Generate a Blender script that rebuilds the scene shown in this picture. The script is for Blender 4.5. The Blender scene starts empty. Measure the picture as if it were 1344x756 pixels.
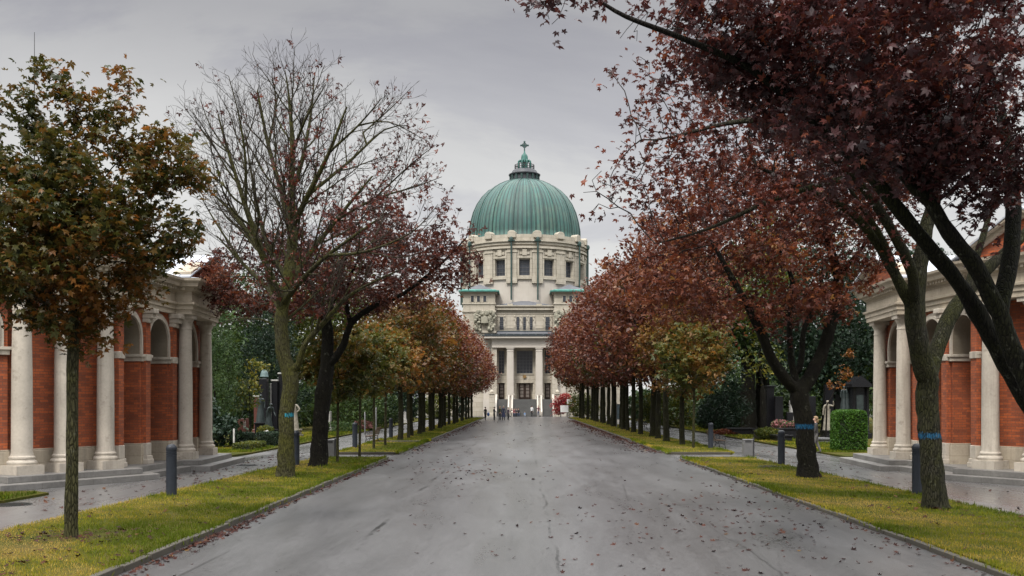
import bpy, math, random
import numpy as np
from mathutils import Vector, Matrix

random.seed(11)
RS = np.random.RandomState(7)
SC = bpy.context.scene
COL = SC.collection
PI = math.pi
R = math.radians

# ------------------------------------------------------------------ measuring
CAM_H = 2.4
FPX = 1307.0            # focal length in photo pixels (35 mm)
VX, VY = 687.0, 527.0   # vanishing point of the avenue


def gx(x, d): return (x - VX) / FPX * d
def gz(y, d): return CAM_H + (VY - y) / FPX * d
def P(x, y, d): return (gx(x, d), d, gz(y, d))
def G(x, y):
    d = CAM_H * FPX / (y - VY)
    return (gx(x, d), d)


# ------------------------------------------------------------------ scene objects
def link(o, parent=None):
    COL.objects.link(o)
    if parent is not None:
        o.parent = parent
    return o


def tag(o, label=None, cat=None, group=None, kind=None):
    if label: o['label'] = label
    if cat: o['category'] = cat
    if group: o['group'] = group
    if kind: o['kind'] = kind
    return o


def empty(name, loc, rz=0.0, label=None, cat=None, group=None):
    o = bpy.data.objects.new(name, None)
    o.empty_display_size = 0.3
    o.location = loc
    o.rotation_euler = (0, 0, rz)
    link(o)
    return tag(o, label, cat, group)


def kids(o): return [c for c in COL.objects if c.parent == o]


def copy_tree(o, parent=None):
    c = o.copy()
    COL.objects.link(c)
    c.parent = parent
    for ch in list(o.children):
        copy_tree(ch, c)
    return c


class MB:
    """collects shapes and links them as one mesh object"""
    def __init__(self, mirror=None):
        self.v, self.f, self.mi = [], [], []
        self.mirror = mirror
        self.m = 0

    def add(self, verts, faces, mi=None):
        b = len(self.v)
        self.v.extend([tuple(p) for p in verts])
        mi = self.m if mi is None else mi
        for f in faces:
            self.f.append([b + i for i in f])
            self.mi.append(mi)
        return self

    def box(self, c, s, rz=0.0, mi=None):
        cx, cy, cz = c
        hx, hy, hz = s[0] / 2, s[1] / 2, s[2] / 2
        co, si = math.cos(rz), math.sin(rz)
        vs = []
        for z in (-hz, hz):
            for x, y in ((-hx, -hy), (hx, -hy), (hx, hy), (-hx, hy)):
                vs.append((cx + x * co - y * si, cy + x * si + y * co, cz + z))
        return self.add(vs, [(3, 2, 1, 0), (4, 5, 6, 7), (0, 1, 5, 4), (1, 2, 6, 5), (2, 3, 7, 6), (3, 0, 4, 7)], mi)

    def bx(self, x0, x1, y0, y1, z0, z1, mi=None):
        return self.box(((x0 + x1) / 2, (y0 + y1) / 2, (z0 + z1) / 2), (abs(x1 - x0), abs(y1 - y0), abs(z1 - z0)), 0, mi)

    def prism(self, poly, z0, z1, mi=None):
        a = sum(poly[i][0] * poly[(i + 1) % len(poly)][1] - poly[(i + 1) % len(poly)][0] * poly[i][1] for i in range(len(poly)))
        if a < 0: poly = poly[::-1]
        n = len(poly)
        vs = [(x, y, z0) for x, y in poly] + [(x, y, z1) for x, y in poly]
        fs = [tuple(range(n))[::-1], tuple(range(n, 2 * n))]
        fs += [(i, (i + 1) % n, n + (i + 1) % n, n + i) for i in range(n)]
        return self.add(vs, fs, mi)

    def lathe(self, prof, c=(0, 0, 0), n=24, mi=None, cap=True, scale=1.0):
        vs, fs = [], []
        for r, z in prof:
            for k in range(n):
                a = 2 * PI * k / n
                vs.append((c[0] + r * scale * math.cos(a), c[1] + r * scale * math.sin(a), c[2] + z))
        for i in range(len(prof) - 1):
            for k in range(n):
                k2 = (k + 1) % n
                fs.append((i * n + k, i * n + k2, (i + 1) * n + k2, (i + 1) * n + k))
        if cap:
            fs.append(tuple(range(n))[::-1])
            fs.append(tuple((len(prof) - 1) * n + k for k in range(n)))
        return self.add(vs, fs, mi)

    def tube(self, pts, rad, n=6, mi=None):
        pts = [Vector(p) for p in pts]
        if not hasattr(rad, '__len__'): rad = [rad] * len(pts)
        vs, fs = [], []
        for i, p in enumerate(pts):
            d = (pts[min(i + 1, len(pts) - 1)] - pts[max(i - 1, 0)])
            d = d.normalized() if d.length > 1e-9 else Vector((0, 0, 1))
            ref = Vector((1, 0, 0)) if abs(d.x) < 0.8 else Vector((0, 1, 0))
            u = d.cross(ref).normalized(); w = d.cross(u)
            for k in range(n):
                a = 2 * PI * k / n
                vs.append(p + (u * math.cos(a) + w * math.sin(a)) * rad[i])
        for i in range(len(pts) - 1):
            for k in range(n):
                k2 = (k + 1) % n
                fs.append((i * n + k2, i * n + k, (i + 1) * n + k, (i + 1) * n + k2))
        fs.append(tuple(range(n)))
        fs.append(tuple((len(pts) - 1) * n + k for k in range(n))[::-1])
        return self.add(vs, fs, mi)

    def ball(self, c, r, n=10, mi=None, jit=0.0):
        if not hasattr(r, '__len__'): r = (r, r, r)
        m = max(4, n // 2)
        vs, fs = [], []
        for i in range(m + 1):
            t = PI * i / m
            for k in range(n):
                a = 2 * PI * k / n
                j = 1 + random.uniform(-jit, jit)
                vs.append((c[0] + r[0] * j * math.sin(t) * math.cos(a), c[1] + r[1] * j * math.sin(t) * math.sin(a), c[2] - r[2] * j * math.cos(t)))
        for i in range(m):
            for k in range(n):
                k2 = (k + 1) % n
                fs.append((i * n + k, i * n + k2, (i + 1) * n + k2, (i + 1) * n + k))
        return self.add(vs, fs, mi)

    def build(self, name, mats, parent=None, smooth=False, bevel=0.0, angle=40):
        if not isinstance(mats, (list, tuple)): mats = [mats]
        v, f = self.v, self.f
        if self.mirror is not None:
            v = [(2 * self.mirror - p[0], p[1], p[2]) for p in v]
            f = [q[::-1] for q in f]
        if parent is not None:
            inv = parent_matrix(parent).inverted()
            v = [tuple(inv @ Vector(p)) for p in v]
        me = bpy.data.meshes.new(name)
        me.from_pydata(v, [], f)
        for m in mats: me.materials.append(m)
        if len(mats) > 1: me.polygons.foreach_set('material_index', self.mi)
        if smooth:
            me.polygons.foreach_set('use_smooth', [True] * len(me.polygons))
            try: me.set_sharp_from_angle(angle=R(angle))
            except Exception: pass
        me.update()
        o = link(bpy.data.objects.new(name, me), parent)
        if bevel:
            b = o.modifiers.new('bevel', 'BEVEL'); b.width = bevel; b.segments = 2
            b.limit_method = 'ANGLE'; b.angle_limit = R(50)
        return o


def parent_matrix(o):
    m = Matrix.Translation(o.location) @ Matrix.Rotation(o.rotation_euler[2], 4, 'Z')
    return parent_matrix(o.parent) @ m if o.parent else m


# ------------------------------------------------------------------ materials
MATS = {}


class NT:
    def __init__(self, name):
        self.m = bpy.data.materials.new(name)
        self.m.use_nodes = True
        self.t = self.m.node_tree
        self.b = self.t.nodes['Principled BSDF']
        self.out = self.t.nodes['Material Output']

    def n(self, kind, **kw):
        nd = self.t.nodes.new(kind)
        for k, val in kw.items():
            if k.startswith('i_'):
                nd.inputs[k[2:].replace('_', ' ')].default_value = val
            else:
                setattr(nd, k, val)
        return nd

    def l(self, a, b): self.t.links.new(a, b)

    def math(self, op, a, b=None, c=None):
        nd = self.t.nodes.new('ShaderNodeMath'); nd.operation = op
        for i, s in enumerate((a, b, c)):
            if s is None: continue
            if isinstance(s, (int, float)): nd.inputs[i].default_value = s
            else: self.l(s, nd.inputs[i])
        return nd.outputs[0]

    def pos(self):
        return self.n('ShaderNodeNewGeometry').outputs['Position']

    def obj(self):
        return self.n('ShaderNodeTexCoord').outputs['Object']

    def mapping(self, vec, scale=(1, 1, 1), loc=(0, 0, 0), rot=(0, 0, 0)):
        m = self.n('ShaderNodeMapping')
        m.inputs['Scale'].default_value = scale
        m.inputs['Location'].default_value = loc
        m.inputs['Rotation'].default_value = rot
        self.l(vec, m.inputs['Vector'])
        return m.outputs[0]

    def noise(self, vec, scale, detail=4, rough=0.55, dist=0.0):
        nd = self.n('ShaderNodeTexNoise')
        nd.inputs['Scale'].default_value = scale
        nd.inputs['Detail'].default_value = detail
        nd.inputs['Roughness'].default_value = rough
        nd.inputs['Distortion'].default_value = dist
        if vec is not None: self.l(vec, nd.inputs['Vector'])
        return nd.outputs['Fac']

    def ramp(self, fac, stops, interp='LINEAR'):
        nd = self.n('ShaderNodeValToRGB')
        cr = nd.color_ramp
        cr.interpolation = interp
        while len(cr.elements) < len(stops): cr.elements.new(0.5)
        for e, (p, c) in zip(cr.elements, stops):
            e.position = p
            e.color = (c[0], c[1], c[2], 1) if hasattr(c, '__len__') else (c, c, c, 1)
        self.l(fac, nd.inputs[0])
        return nd.outputs[0]

    def mix(self, fac, a, b, mode='MIX'):
        nd = self.n('ShaderNodeMix'); nd.data_type = 'RGBA'; nd.blend_type = mode
        for s, i in ((fac, 0), (a, 6), (b, 7)):
            if isinstance(s, (int, float)): nd.inputs[i].default_value = s
            elif isinstance(s, (tuple, list)): nd.inputs[i].default_value = (s[0], s[1], s[2], 1)
            else: self.l(s, nd.inputs[i])
        return nd.outputs[2]

    def base(self, s):
        if isinstance(s, (tuple, list)): self.b.inputs['Base Color'].default_value = (s[0], s[1], s[2], 1)
        else: self.l(s, self.b.inputs['Base Color'])

    def rough(self, s):
        if isinstance(s, (int, float)): self.b.inputs['Roughness'].default_value = s
        else: self.l(s, self.b.inputs['Roughness'])

    def bump(self, h, strength=0.3, dist=0.02):
        nd = self.n('ShaderNodeBump')
        nd.inputs['Strength'].default_value = strength
        nd.inputs['Distance'].default_value = dist
        self.l(h, nd.inputs['Height'])
        self.l(nd.outputs[0], self.b.inputs['Normal'])

    def wallvec(self):
        """vector (along the wall, height, 0) on any upright face"""
        g = self.n('ShaderNodeNewGeometry')
        cr = self.n('ShaderNodeVectorMath', operation='CROSS_PRODUCT')
        cr.inputs[0].default_value = (0, 0, 1)
        self.l(g.outputs['True Normal'], cr.inputs[1])
        dt = self.n('ShaderNodeVectorMath', operation='DOT_PRODUCT')
        self.l(g.outputs['Position'], dt.inputs[0]); self.l(cr.outputs[0], dt.inputs[1])
        sp = self.n('ShaderNodeSeparateXYZ'); self.l(g.outputs['Position'], sp.inputs[0])
        cb = self.n('ShaderNodeCombineXYZ')
        self.l(dt.outputs['Value'], cb.inputs[0]); self.l(sp.outputs[2], cb.inputs[1])
        return cb.outputs[0], sp.outputs[2]


def simple(name, col, rough=0.6, metal=0.0, var=0.25, scale=6.0, bump=0.0, bscale=40.0, coat=0.0, stretch=(1, 1, 1)):
    k = NT(name)
    v = k.mapping(k.obj(), stretch)
    nz = k.noise(v, scale, 5)
    lo = tuple(c * (1 - var) for c in col); hi = tuple(min(1, c * (1 + var)) for c in col)
    k.base(k.ramp(nz, [(0.25, lo), (0.75, hi)]))
    k.rough(k.math('ADD', k.math('MULTIPLY', nz, 0.2), rough - 0.1))
    k.b.inputs['Metallic'].default_value = metal
    if coat: k.b.inputs['Coat Weight'].default_value = coat
    if bump: k.bump(k.noise(v, bscale, 4), bump, 0.01)
    if name in ('bollard_paint', 'black_granite', 'door_wood'): k.b.inputs['Specular IOR Level'].default_value = 0.25
    MATS[name] = k.m
    return k.m


def stone_mat(name, c_lo, c_hi, joint_w=0.0, bw=1.2, bh=0.5, stain=0.5, streak=0.5, stain_c=(0.1, 0.095, 0.085), rough=0.8):
    k = NT(name)
    wv, z = k.wallvec()
    p = k.pos()
    n1 = k.noise(p, 1.1, 6, 0.6)
    n2 = k.noise(p, 14.0, 5, 0.6)
    col = k.ramp(k.math('ADD', k.math('MULTIPLY', n1, 0.65), k.math('MULTIPLY', n2, 0.35)), [(0.3, c_lo), (0.7, c_hi)])
    st = k.noise(k.mapping(p, (2.2, 2.2, 0.16)), 1.0, 6, 0.65)          # weather streaks
    col = k.mix(k.math('MULTIPLY', k.ramp(st, [(0.52, 0.0), (0.75, 1.0)]), streak), col, stain_c)
    sp = k.noise(p, 3.2, 7, 0.7)
    col = k.mix(k.math('MULTIPLY', k.ramp(sp, [(0.56, 0.0), (0.72, 1.0)]), stain), col, stain_c)
    h = n2
    if joint_w:
        bt = k.n('ShaderNodeTexBrick')
        bt.inputs['Scale'].default_value = 1.0
        bt.inputs['Brick Width'].default_value = bw
        bt.inputs['Row Height'].default_value = bh
        bt.inputs['Mortar Size'].default_value = joint_w
        bt.inputs['Color1'].default_value = (1, 1, 1, 1); bt.inputs['Color2'].default_value = (0.86, 0.86, 0.84, 1)
        bt.inputs['Mortar'].default_value = (0.55, 0.53, 0.5, 1)
        k.l(wv, bt.inputs['Vector'])
        col = k.mix(1.0, col, bt.outputs['Color'], 'MULTIPLY')
    k.base(col); k.rough(rough)
    k.bump(h, 0.25, 0.01)
    MATS[name] = k.m
    return k.m


def brick_mat():
    k = NT('orange_brick')
    wv, z = k.wallvec()
    bt = k.n('ShaderNodeTexBrick')
    bt.offset = 0.5
    bt.inputs['Scale'].default_value = 1.0
    bt.inputs['Brick Width'].default_value = 0.27
    bt.inputs['Row Height'].default_value = 0.082
    bt.inputs['Mortar Size'].default_value = 0.008
    bt.inputs['Mortar Smooth'].default_value = 0.3
    bt.inputs['Bias'].default_value = 0.12
    bt.inputs['Color1'].default_value = (0.47, 0.108, 0.028, 1)
    bt.inputs['Color2'].default_value = (0.24, 0.058, 0.022, 1)
    bt.inputs['Mortar'].default_value = (0.15, 0.07, 0.045, 1)
    k.l(wv, bt.inputs['Vector'])
    p = k.pos()
    n1 = k.noise(p, 0.9, 6, 0.65)
    col = k.mix(1.0, bt.outputs['Color'], k.ramp(n1, [(0.25, 0.62), (0.7, 1.12)]), 'MULTIPLY')
    n3 = k.noise(p, 22.0, 3)
    col = k.mix(0.5, col, k.ramp(n3, [(0.3, 0.6), (0.7, 1.25)]), 'MULTIPLY')
    k.base(col); k.rough(0.75)
    k.bump(bt.outputs['Fac'], -0.5, 0.008)
    MATS['brick'] = k.m
    return k.m


def copper_mat(cx, cy, nseg):
    k = NT('green_copper')
    p = k.pos()
    sp = k.n('ShaderNodeSeparateXYZ'); k.l(p, sp.inputs[0])
    ang = k.math('ARCTAN2', k.math('SUBTRACT', sp.outputs[0], cx), k.math('SUBTRACT', cy, sp.outputs[1]))
    cb = k.n('ShaderNodeCombineXYZ')
    k.l(k.math('MULTIPLY', ang, 9.0), cb.inputs[0]); k.l(k.math('MULTIPLY', sp.outputs[2], 0.16), cb.inputs[1])
    n1 = k.noise(cb.outputs[0], 2.4, 6, 0.65)
    n2 = k.noise(p, 0.5, 5, 0.6)
    cb2 = k.n('ShaderNodeCombineXYZ')
    k.l(k.math('MULTIPLY', ang, 40.0), cb2.inputs[0]); k.l(k.math('MULTIPLY', sp.outputs[2], 0.35), cb2.inputs[1])
    n3 = k.noise(cb2.outputs[0], 1.6, 4, 0.6)
    f = k.math('ADD', k.math('MULTIPLY', n1, 0.55), k.math('MULTIPLY', n3, 0.45))
    col = k.ramp(f, [(0.32, (0.012, 0.024, 0.025)), (0.42, (0.04, 0.105, 0.092)), (0.55, (0.042, 0.135, 0.118)), (0.72, (0.095, 0.215, 0.188))])
    col = k.mix(k.math('MULTIPLY', k.ramp(n2, [(0.45, 0.0), (0.8, 1.0)]), 0.45), col, (0.16, 0.18, 0.12))
    # dark drip stains near the foot of the dome
    low = k.ramp(sp.outputs[2], [(0.0, 0.0), (1.0, 1.0)])
    fr = k.math('FRACT', k.math('MULTIPLY', ang, nseg / (2 * PI)))
    seam = k.math('LESS_THAN', k.math('ABSOLUTE', k.math('SUBTRACT', fr, 0.5)), 0.17)
    cell = k.n('ShaderNodeTexWhiteNoise', noise_dimensions='1D'); k.l(k.math('FLOOR', k.math('MULTIPLY', ang, nseg / (2 * PI))), cell.inputs['W'])
    col = k.mix(0.6, col, k.ramp(cell.outputs['Value'], [(0.0, (0.22, 0.28, 0.30)), (0.45, (0.7, 0.72, 0.72)), (1.0, (1.15, 1.05, 1.0))]), 'MULTIPLY')
    col = k.mix(k.math('MULTIPLY', seam, 0.8), col, (0.012, 0.03, 0.03))
    k.base(col); k.rough(0.62)
    k.bump(seam, 0.6, 0.05)
    MATS['copper'] = k.m
    return k.m


def leaf_mat(name, stops, trans=0.3, rough=0.45, spec=0.24):
    """leaf colours by a random number stored per leaf"""
    k = NT(name)
    at = k.n('ShaderNodeAttribute', attribute_name='rnd')
    oi = k.n('ShaderNodeObjectInfo')
    f = k.math('ADD', at.outputs['Fac'], k.math('MULTIPLY', k.math('SUBTRACT', oi.outputs['Random'], 0.5), 0.3))
    col = k.ramp(f, stops)
    k.base(col); k.rough(rough); k.b.inputs['Specular IOR Level'].default_value = spec
    tr = k.n('ShaderNodeBsdfTranslucent'); k.l(k.mix(1.0, col, (1.5, 1.25, 0.9), 'MULTIPLY'), tr.inputs[0])
    mx = k.n('ShaderNodeMixShader'); mx.inputs[0].default_value = trans
    k.l(k.b.outputs[0], mx.inputs[1]); k.l(tr.outputs[0], mx.inputs[2]); k.l(mx.outputs[0], k.out.inputs[0])
    MATS[name] = k.m
    return k.m


def bark_mat(name, dark, light, moss, moss_amt=0.6, twig=(0.03, 0.024, 0.02), band=None, thin=(0.012, 0.05)):
    """bark; moss grows on thick wood; thin twigs (vertex attribute rad) are plain"""
    k = NT(name)
    p = k.pos()
    v = k.mapping(p, (1, 1, 0.22))
    n1 = k.noise(v, 22.0, 6, 0.65)
    n2 = k.noise(p, 1.7, 5, 0.65)
    col = k.ramp(n1, [(0.3, dark), (0.7, light)])
    at = k.n('ShaderNodeAttribute', attribute_name='rad')
    thick = k.ramp(at.outputs['Fac'], [(thin[0], 0.0), (thin[1], 1.0)])
    n4 = k.noise(p, 9.0, 4, 0.7)
    mossf = k.math('MULTIPLY', k.ramp(k.math('ADD', k.math('MULTIPLY', n2, 0.75), k.math('MULTIPLY', n4, 0.25)), [(0.38, 0.0), (0.62, 1.0)]), moss_amt)
    col = k.mix(k.math('MULTIPLY', mossf, thick), col, moss)
    col = k.mix(thick, twig, col)
    if band:                                # a painted ring round the trunk
        z0, z1, c, a0, a1, cx, cy = band
        sp = k.n('ShaderNodeSeparateXYZ'); k.l(p, sp.inputs[0])
        zz = k.math('ADD', sp.outputs[2], k.math('MULTIPLY', k.math('SUBTRACT', k.noise(p, 26.0, 5, 0.8), 0.5), 0.30))
        inb = k.math('MULTIPLY', k.math('GREATER_THAN', zz, z0), k.math('LESS_THAN', zz, z1))
        xx = k.math('SUBTRACT', sp.outputs[0], cx)
        inb = k.math('MULTIPLY', inb, k.math('MULTIPLY', k.math('GREATER_THAN', xx, a0), k.math('LESS_THAN', xx, a1)))
        col = k.mix(k.math('MULTIPLY', inb, k.ramp(n1, [(0.3, 0.35), (0.6, 0.95)])), col, c)
    vor = k.n('ShaderNodeTexVoronoi'); vor.feature = 'DISTANCE_TO_EDGE'; vor.inputs['Scale'].default_value = 1.0
    wv = k.n('ShaderNodeVectorMath', operation='ADD'); k.l(k.mapping(p, (26, 26, 5.5)), wv.inputs[0])
    nc = k.n('ShaderNodeTexNoise'); nc.inputs['Scale'].default_value = 5.0; k.l(p, nc.inputs['Vector']); k.l(nc.outputs['Color'], wv.inputs[1])
    k.l(wv.outputs[0], vor.inputs['Vector'])
    fis = k.ramp(vor.outputs['Distance'], [(0.0, 0.30), (0.16, 1.0)])
    lich = k.math('MULTIPLY', k.math('MULTIPLY', k.ramp(k.noise(p, 7.0, 3, 0.6), [(0.62, 0.0), (0.68, 1.0)]), thick), 0.35)
    col = k.mix(lich, col, (0.13, 0.135, 0.10))
    col = k.mix(thick, col, k.mix(1.0, col, fis, 'MULTIPLY'))
    k.base(col); k.rough(0.9); k.b.inputs['Specular IOR Level'].default_value = 0.15
    k.bump(k.math('ADD', k.math('MULTIPLY', fis, 0.7), k.math('MULTIPLY', n1, 0.5)), 1.0, 0.03)
    MATS[name] = k.m
    return k.m


STONE = stone_mat('weathered_stone', (0.3245, 0.275, 0.2079), (0.5083, 0.438, 0.3419), 0.006, 1.4, 0.62, 0.35, 0.45)
STONE_COL = stone_mat('column_stone', (0.345, 0.305, 0.255), (0.53, 0.475, 0.395), 0.0, 1, 1, 0.6, 0.65, (0.15, 0.125, 0.095))
STONE_DARK = stone_mat('step_stone', (0.11, 0.105, 0.10), (0.24, 0.23, 0.215), 0.006, 1.6, 3.0, 0.4, 0.2, (0.05, 0.05, 0.045), 0.5)
PLASTER_SHADED = stone_mat('plaster', (0.15, 0.125, 0.09), (0.23, 0.195, 0.145), 0.0, 1, 1, 0.25, 0.35)  # arcade interior; deep shade under the arches is mixed into this colour
CHURCH = stone_mat('church_stone', (0.37, 0.333, 0.2664), (0.5032, 0.4588, 0.3848), 0.02, 2.2, 0.75, 0.28, 0.38, (0.1924, 0.1702, 0.1332))
CHURCH_PLAIN = stone_mat('church_render', (0.4144, 0.3774, 0.3256), (0.4884, 0.4514, 0.3996), 0.0, 1, 1, 0.12, 0.2, (0.2516, 0.2294, 0.1924))
CHURCH_DIRTY = stone_mat('church_carving', (0.1872, 0.18, 0.1368), (0.36, 0.3384, 0.2664), 0.0, 1, 1, 0.6, 0.5, (0.0792, 0.0864, 0.0648))
KERB = stone_mat('kerb_stone', (0.031, 0.02666, 0.0186), (0.0775, 0.0682, 0.0527), 0.0, 1, 1, 0.5, 0.3, (0.031, 0.0341, 0.0155))
BRICK = brick_mat()
ZINC = simple('zinc_sheet', (0.36, 0.38, 0.42), 0.45, 0.0, 0.12, 2.0)
LEAD = simple('lead_sheet', (0.10, 0.105, 0.12), 0.5, 0.0, 0.2, 1.0)
DARKSHEET = simple('dark_gutter', (0.022, 0.03, 0.035), 0.5, 0, 0.3, 2.0)
VERDIGRIS = simple('verdigris', (0.05, 0.20, 0.165), 0.6, 0, 0.35, 2.5)
PIPE = simple('pipe_green', (0.025, 0.055, 0.05), 0.5, 0, 0.3, 2.0)
GLASS = simple('window_glass', (0.035, 0.04, 0.05), 0.18, 0, 0.4, 0.35)
MULLION = simple('window_bars', (0.10, 0.10, 0.105), 0.5, 0, 0.1, 3.0)
DOORWOOD = simple('door_wood', (0.028, 0.017, 0.013), 0.45, 0, 0.3, 6.0)
DOORGRILLE = simple('door_grille', (0.16, 0.135, 0.12), 0.5, 0, 0.2, 6.0)
GOLD = simple('medallion_gilt', (0.30, 0.19, 0.08), 0.5, 0.3, 0.3, 3.0)
GRAN_BLACK = simple('black_granite', (0.012, 0.012, 0.014), 0.28, 0, 0.4, 30.0)
GRAN_GREY = simple('grey_granite', (0.10, 0.10, 0.105), 0.5, 0, 0.35, 20.0, 0.2)
GRAN_RED = simple('red_granite', (0.10, 0.035, 0.028), 0.35, 0, 0.3, 20.0)
GRAN_PALE = simple('pale_marble', (0.36, 0.35, 0.33), 0.6, 0, 0.25, 4.0, 0.2)
BRONZE = simple('patinated_bronze', (0.025, 0.036, 0.036), 0.5, 0.0, 0.5, 5.0)
PATINA = simple('pale_patina', (0.09, 0.14, 0.14), 0.6, 0, 0.25, 6.0)
SANDSTONE = simple('statue_sandstone', (0.26, 0.235, 0.19), 0.85, 0, 0.35, 6.0, 0.3)
BOLLARD = simple('bollard_paint', (0.018, 0.0216, 0.0282), 0.42, 0, 0.2, 8.0, 0.05, 120.0)
STEEL = simple('brushed_steel', (0.19, 0.19, 0.19), 0.42, 0.5, 0.12, 6.0)
STEEL_DARK = simple('dark_steel', (0.05, 0.05, 0.052), 0.45, 0.2, 0.2, 6.0)
IRON = simple('cast_iron', (0.014, 0.016, 0.015), 0.45, 0, 0.3, 10.0)
BENCHWOOD = simple('bench_wood', (0.085, 0.05, 0.03), 0.55, 0, 0.3, 5.0, 0.2, 30, 0, (1, 8, 8))
WHITEPAINT = simple('white_paint', (0.72, 0.72, 0.70), 0.5, 0, 0.06, 3.0)
PANELBLUE = simple('map_panel', (0.15, 0.20, 0.23), 0.3, 0, 0.25, 4.0)
GRAVEGLASS = simple('red_grave_light', (0.30, 0.02, 0.015), 0.3, 0, 0.2, 6.0)
SKIN = simple('skin', (0.45, 0.27, 0.20), 0.6, 0, 0.1, 8.0)
SOIL = simple('bare_soil', (0.055, 0.04, 0.03), 0.9, 0, 0.35, 3.0, 0.5)
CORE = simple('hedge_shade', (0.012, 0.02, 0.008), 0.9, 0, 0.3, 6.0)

LEAF = {}
LEAF['plum'] = leaf_mat('plum_leaves', [(0.0, (0.023, 0.0092, 0.0092)), (0.35, (0.0552, 0.0161, 0.0138)), (0.65, (0.09775, 0.0253, 0.0184)), (0.88, (0.1725, 0.0437, 0.02185)), (1.0, (0.2415, 0.07475, 0.0253))], 0.22, 0.38)
LEAF['russet'] = leaf_mat('russet_leaves', [(0.0, (0.042, 0.014, 0.012)), (0.35, (0.092, 0.028, 0.019)), (0.6, (0.14, 0.044, 0.024)), (0.85, (0.20, 0.075, 0.03)), (1.0, (0.23, 0.125, 0.035))], 0.28, 0.42)
LEAF['crimson'] = leaf_mat('crimson_leaves', [(0.0, (0.042, 0.016, 0.013)), (0.4, (0.090, 0.030, 0.020)), (0.7, (0.138, 0.045, 0.027)), (1.0, (0.19, 0.085, 0.038))], 0.25, 0.38)
LEAF['bronze'] = leaf_mat('bronze_leaves', [(0.0, (0.028, 0.032, 0.008)), (0.35, (0.058, 0.052, 0.012)), (0.6, (0.098, 0.056, 0.015)), (0.8, (0.135, 0.05, 0.018)), (1.0, (0.17, 0.10, 0.02))], 0.28, 0.42)
LEAF['olive'] = leaf_mat('olive_leaves', [(0.0, (0.01764, 0.02646, 0.00882)), (0.4, (0.0378, 0.04536, 0.01134)), (0.62, (0.06552, 0.05922, 0.01386)), (0.84, (0.1071, 0.06048, 0.01512)), (1.0, (0.1764, 0.0756, 0.01764))], 0.3, 0.42)
LEAF['orange'] = leaf_mat('orange_leaves', [(0.0, (0.05, 0.04, 0.012)), (0.35, (0.10, 0.05, 0.015)), (0.6, (0.16, 0.058, 0.017)), (0.85, (0.22, 0.085, 0.019)), (1.0, (0.14, 0.10, 0.02))], 0.3, 0.45)
LEAF['darkplum'] = leaf_mat('dark_plum_leaves', [(0.0, (0.0175, 0.00875, 0.01125)), (0.4, (0.0425, 0.01375, 0.01625)), (0.7, (0.0725, 0.02125, 0.02125)), (0.9, (0.1187, 0.0325, 0.025)), (1.0, (0.2, 0.0625, 0.0275))], 0.25, 0.4, 0.38)
LEAF['lightolive'] = leaf_mat('light_olive_leaves', [(0.0, (0.028, 0.04, 0.010)), (0.4, (0.06, 0.07, 0.015)), (0.62, (0.10, 0.088, 0.018)), (0.84, (0.15, 0.085, 0.02)), (1.0, (0.21, 0.09, 0.02))], 0.3, 0.45, 0.24)
LEAF['yellowgreen'] = leaf_mat('yellow_green_leaves', [(0.0, (0.03, 0.047, 0.011)), (0.5, (0.062, 0.082, 0.015)), (0.85, (0.10, 0.11, 0.018)), (1.0, (0.19, 0.16, 0.02))], 0.3, 0.45)
LEAF['green'] = leaf_mat('green_leaves', [(0.0, (0.018, 0.039, 0.0135)), (0.5, (0.036, 0.069, 0.0225)), (1.0, (0.069, 0.108, 0.03))], 0.25, 0.5, 0.2)
LEAF['deepgreen'] = leaf_mat('deep_green_leaves', [(0.0, (0.00805, 0.0184, 0.0115)), (0.5, (0.01495, 0.03105, 0.0184)), (1.0, (0.02875, 0.05175, 0.02645))], 0.2, 0.5, 0.2)
LEAF['hedge'] = leaf_mat('hedge_leaves', [(0.0, (0.02, 0.05625, 0.01)), (0.5, (0.0425, 0.11, 0.015)), (1.0, (0.08125, 0.1625, 0.0225))], 0.25, 0.45, 0.2)
LEAF['scarlet'] = leaf_mat('scarlet_leaves', [(0.0, (0.14, 0.015, 0.02)), (0.5, (0.27, 0.03, 0.035)), (1.0, (0.36, 0.08, 0.06))], 0.3, 0.45)
LEAF['fallen'] = leaf_mat('fallen_leaf_colours', [(0.0, (0.0154, 0.0066, 0.00605)), (0.4, (0.03575, 0.011, 0.0088)), (0.7, (0.066, 0.01925, 0.011)), (0.92, (0.0935, 0.0385, 0.01375)), (1.0, (0.1375, 0.0825, 0.022))], 0.05, 0.6, 0.12)
LEAF['blade'] = leaf_mat('grass_blade_colours', [(0.0, (0.0586, 0.08707, 0.01005)), (0.3, (0.1172, 0.1424, 0.0134)), (0.55, (0.2009, 0.1976, 0.01842)), (0.8, (0.3181, 0.2512, 0.04018)), (1.0, (0.4689, 0.3349, 0.1005))], 0.3, 0.8, 0.03)
LEAF['pinkflower'] = leaf_mat('pink_flowers', [(0.0, (0.05, 0.09, 0.03)), (0.45, (0.06, 0.11, 0.03)), (0.5, (0.4, 0.16, 0.18)), (1.0, (0.55, 0.3, 0.3))], 0.2, 0.5)

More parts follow.
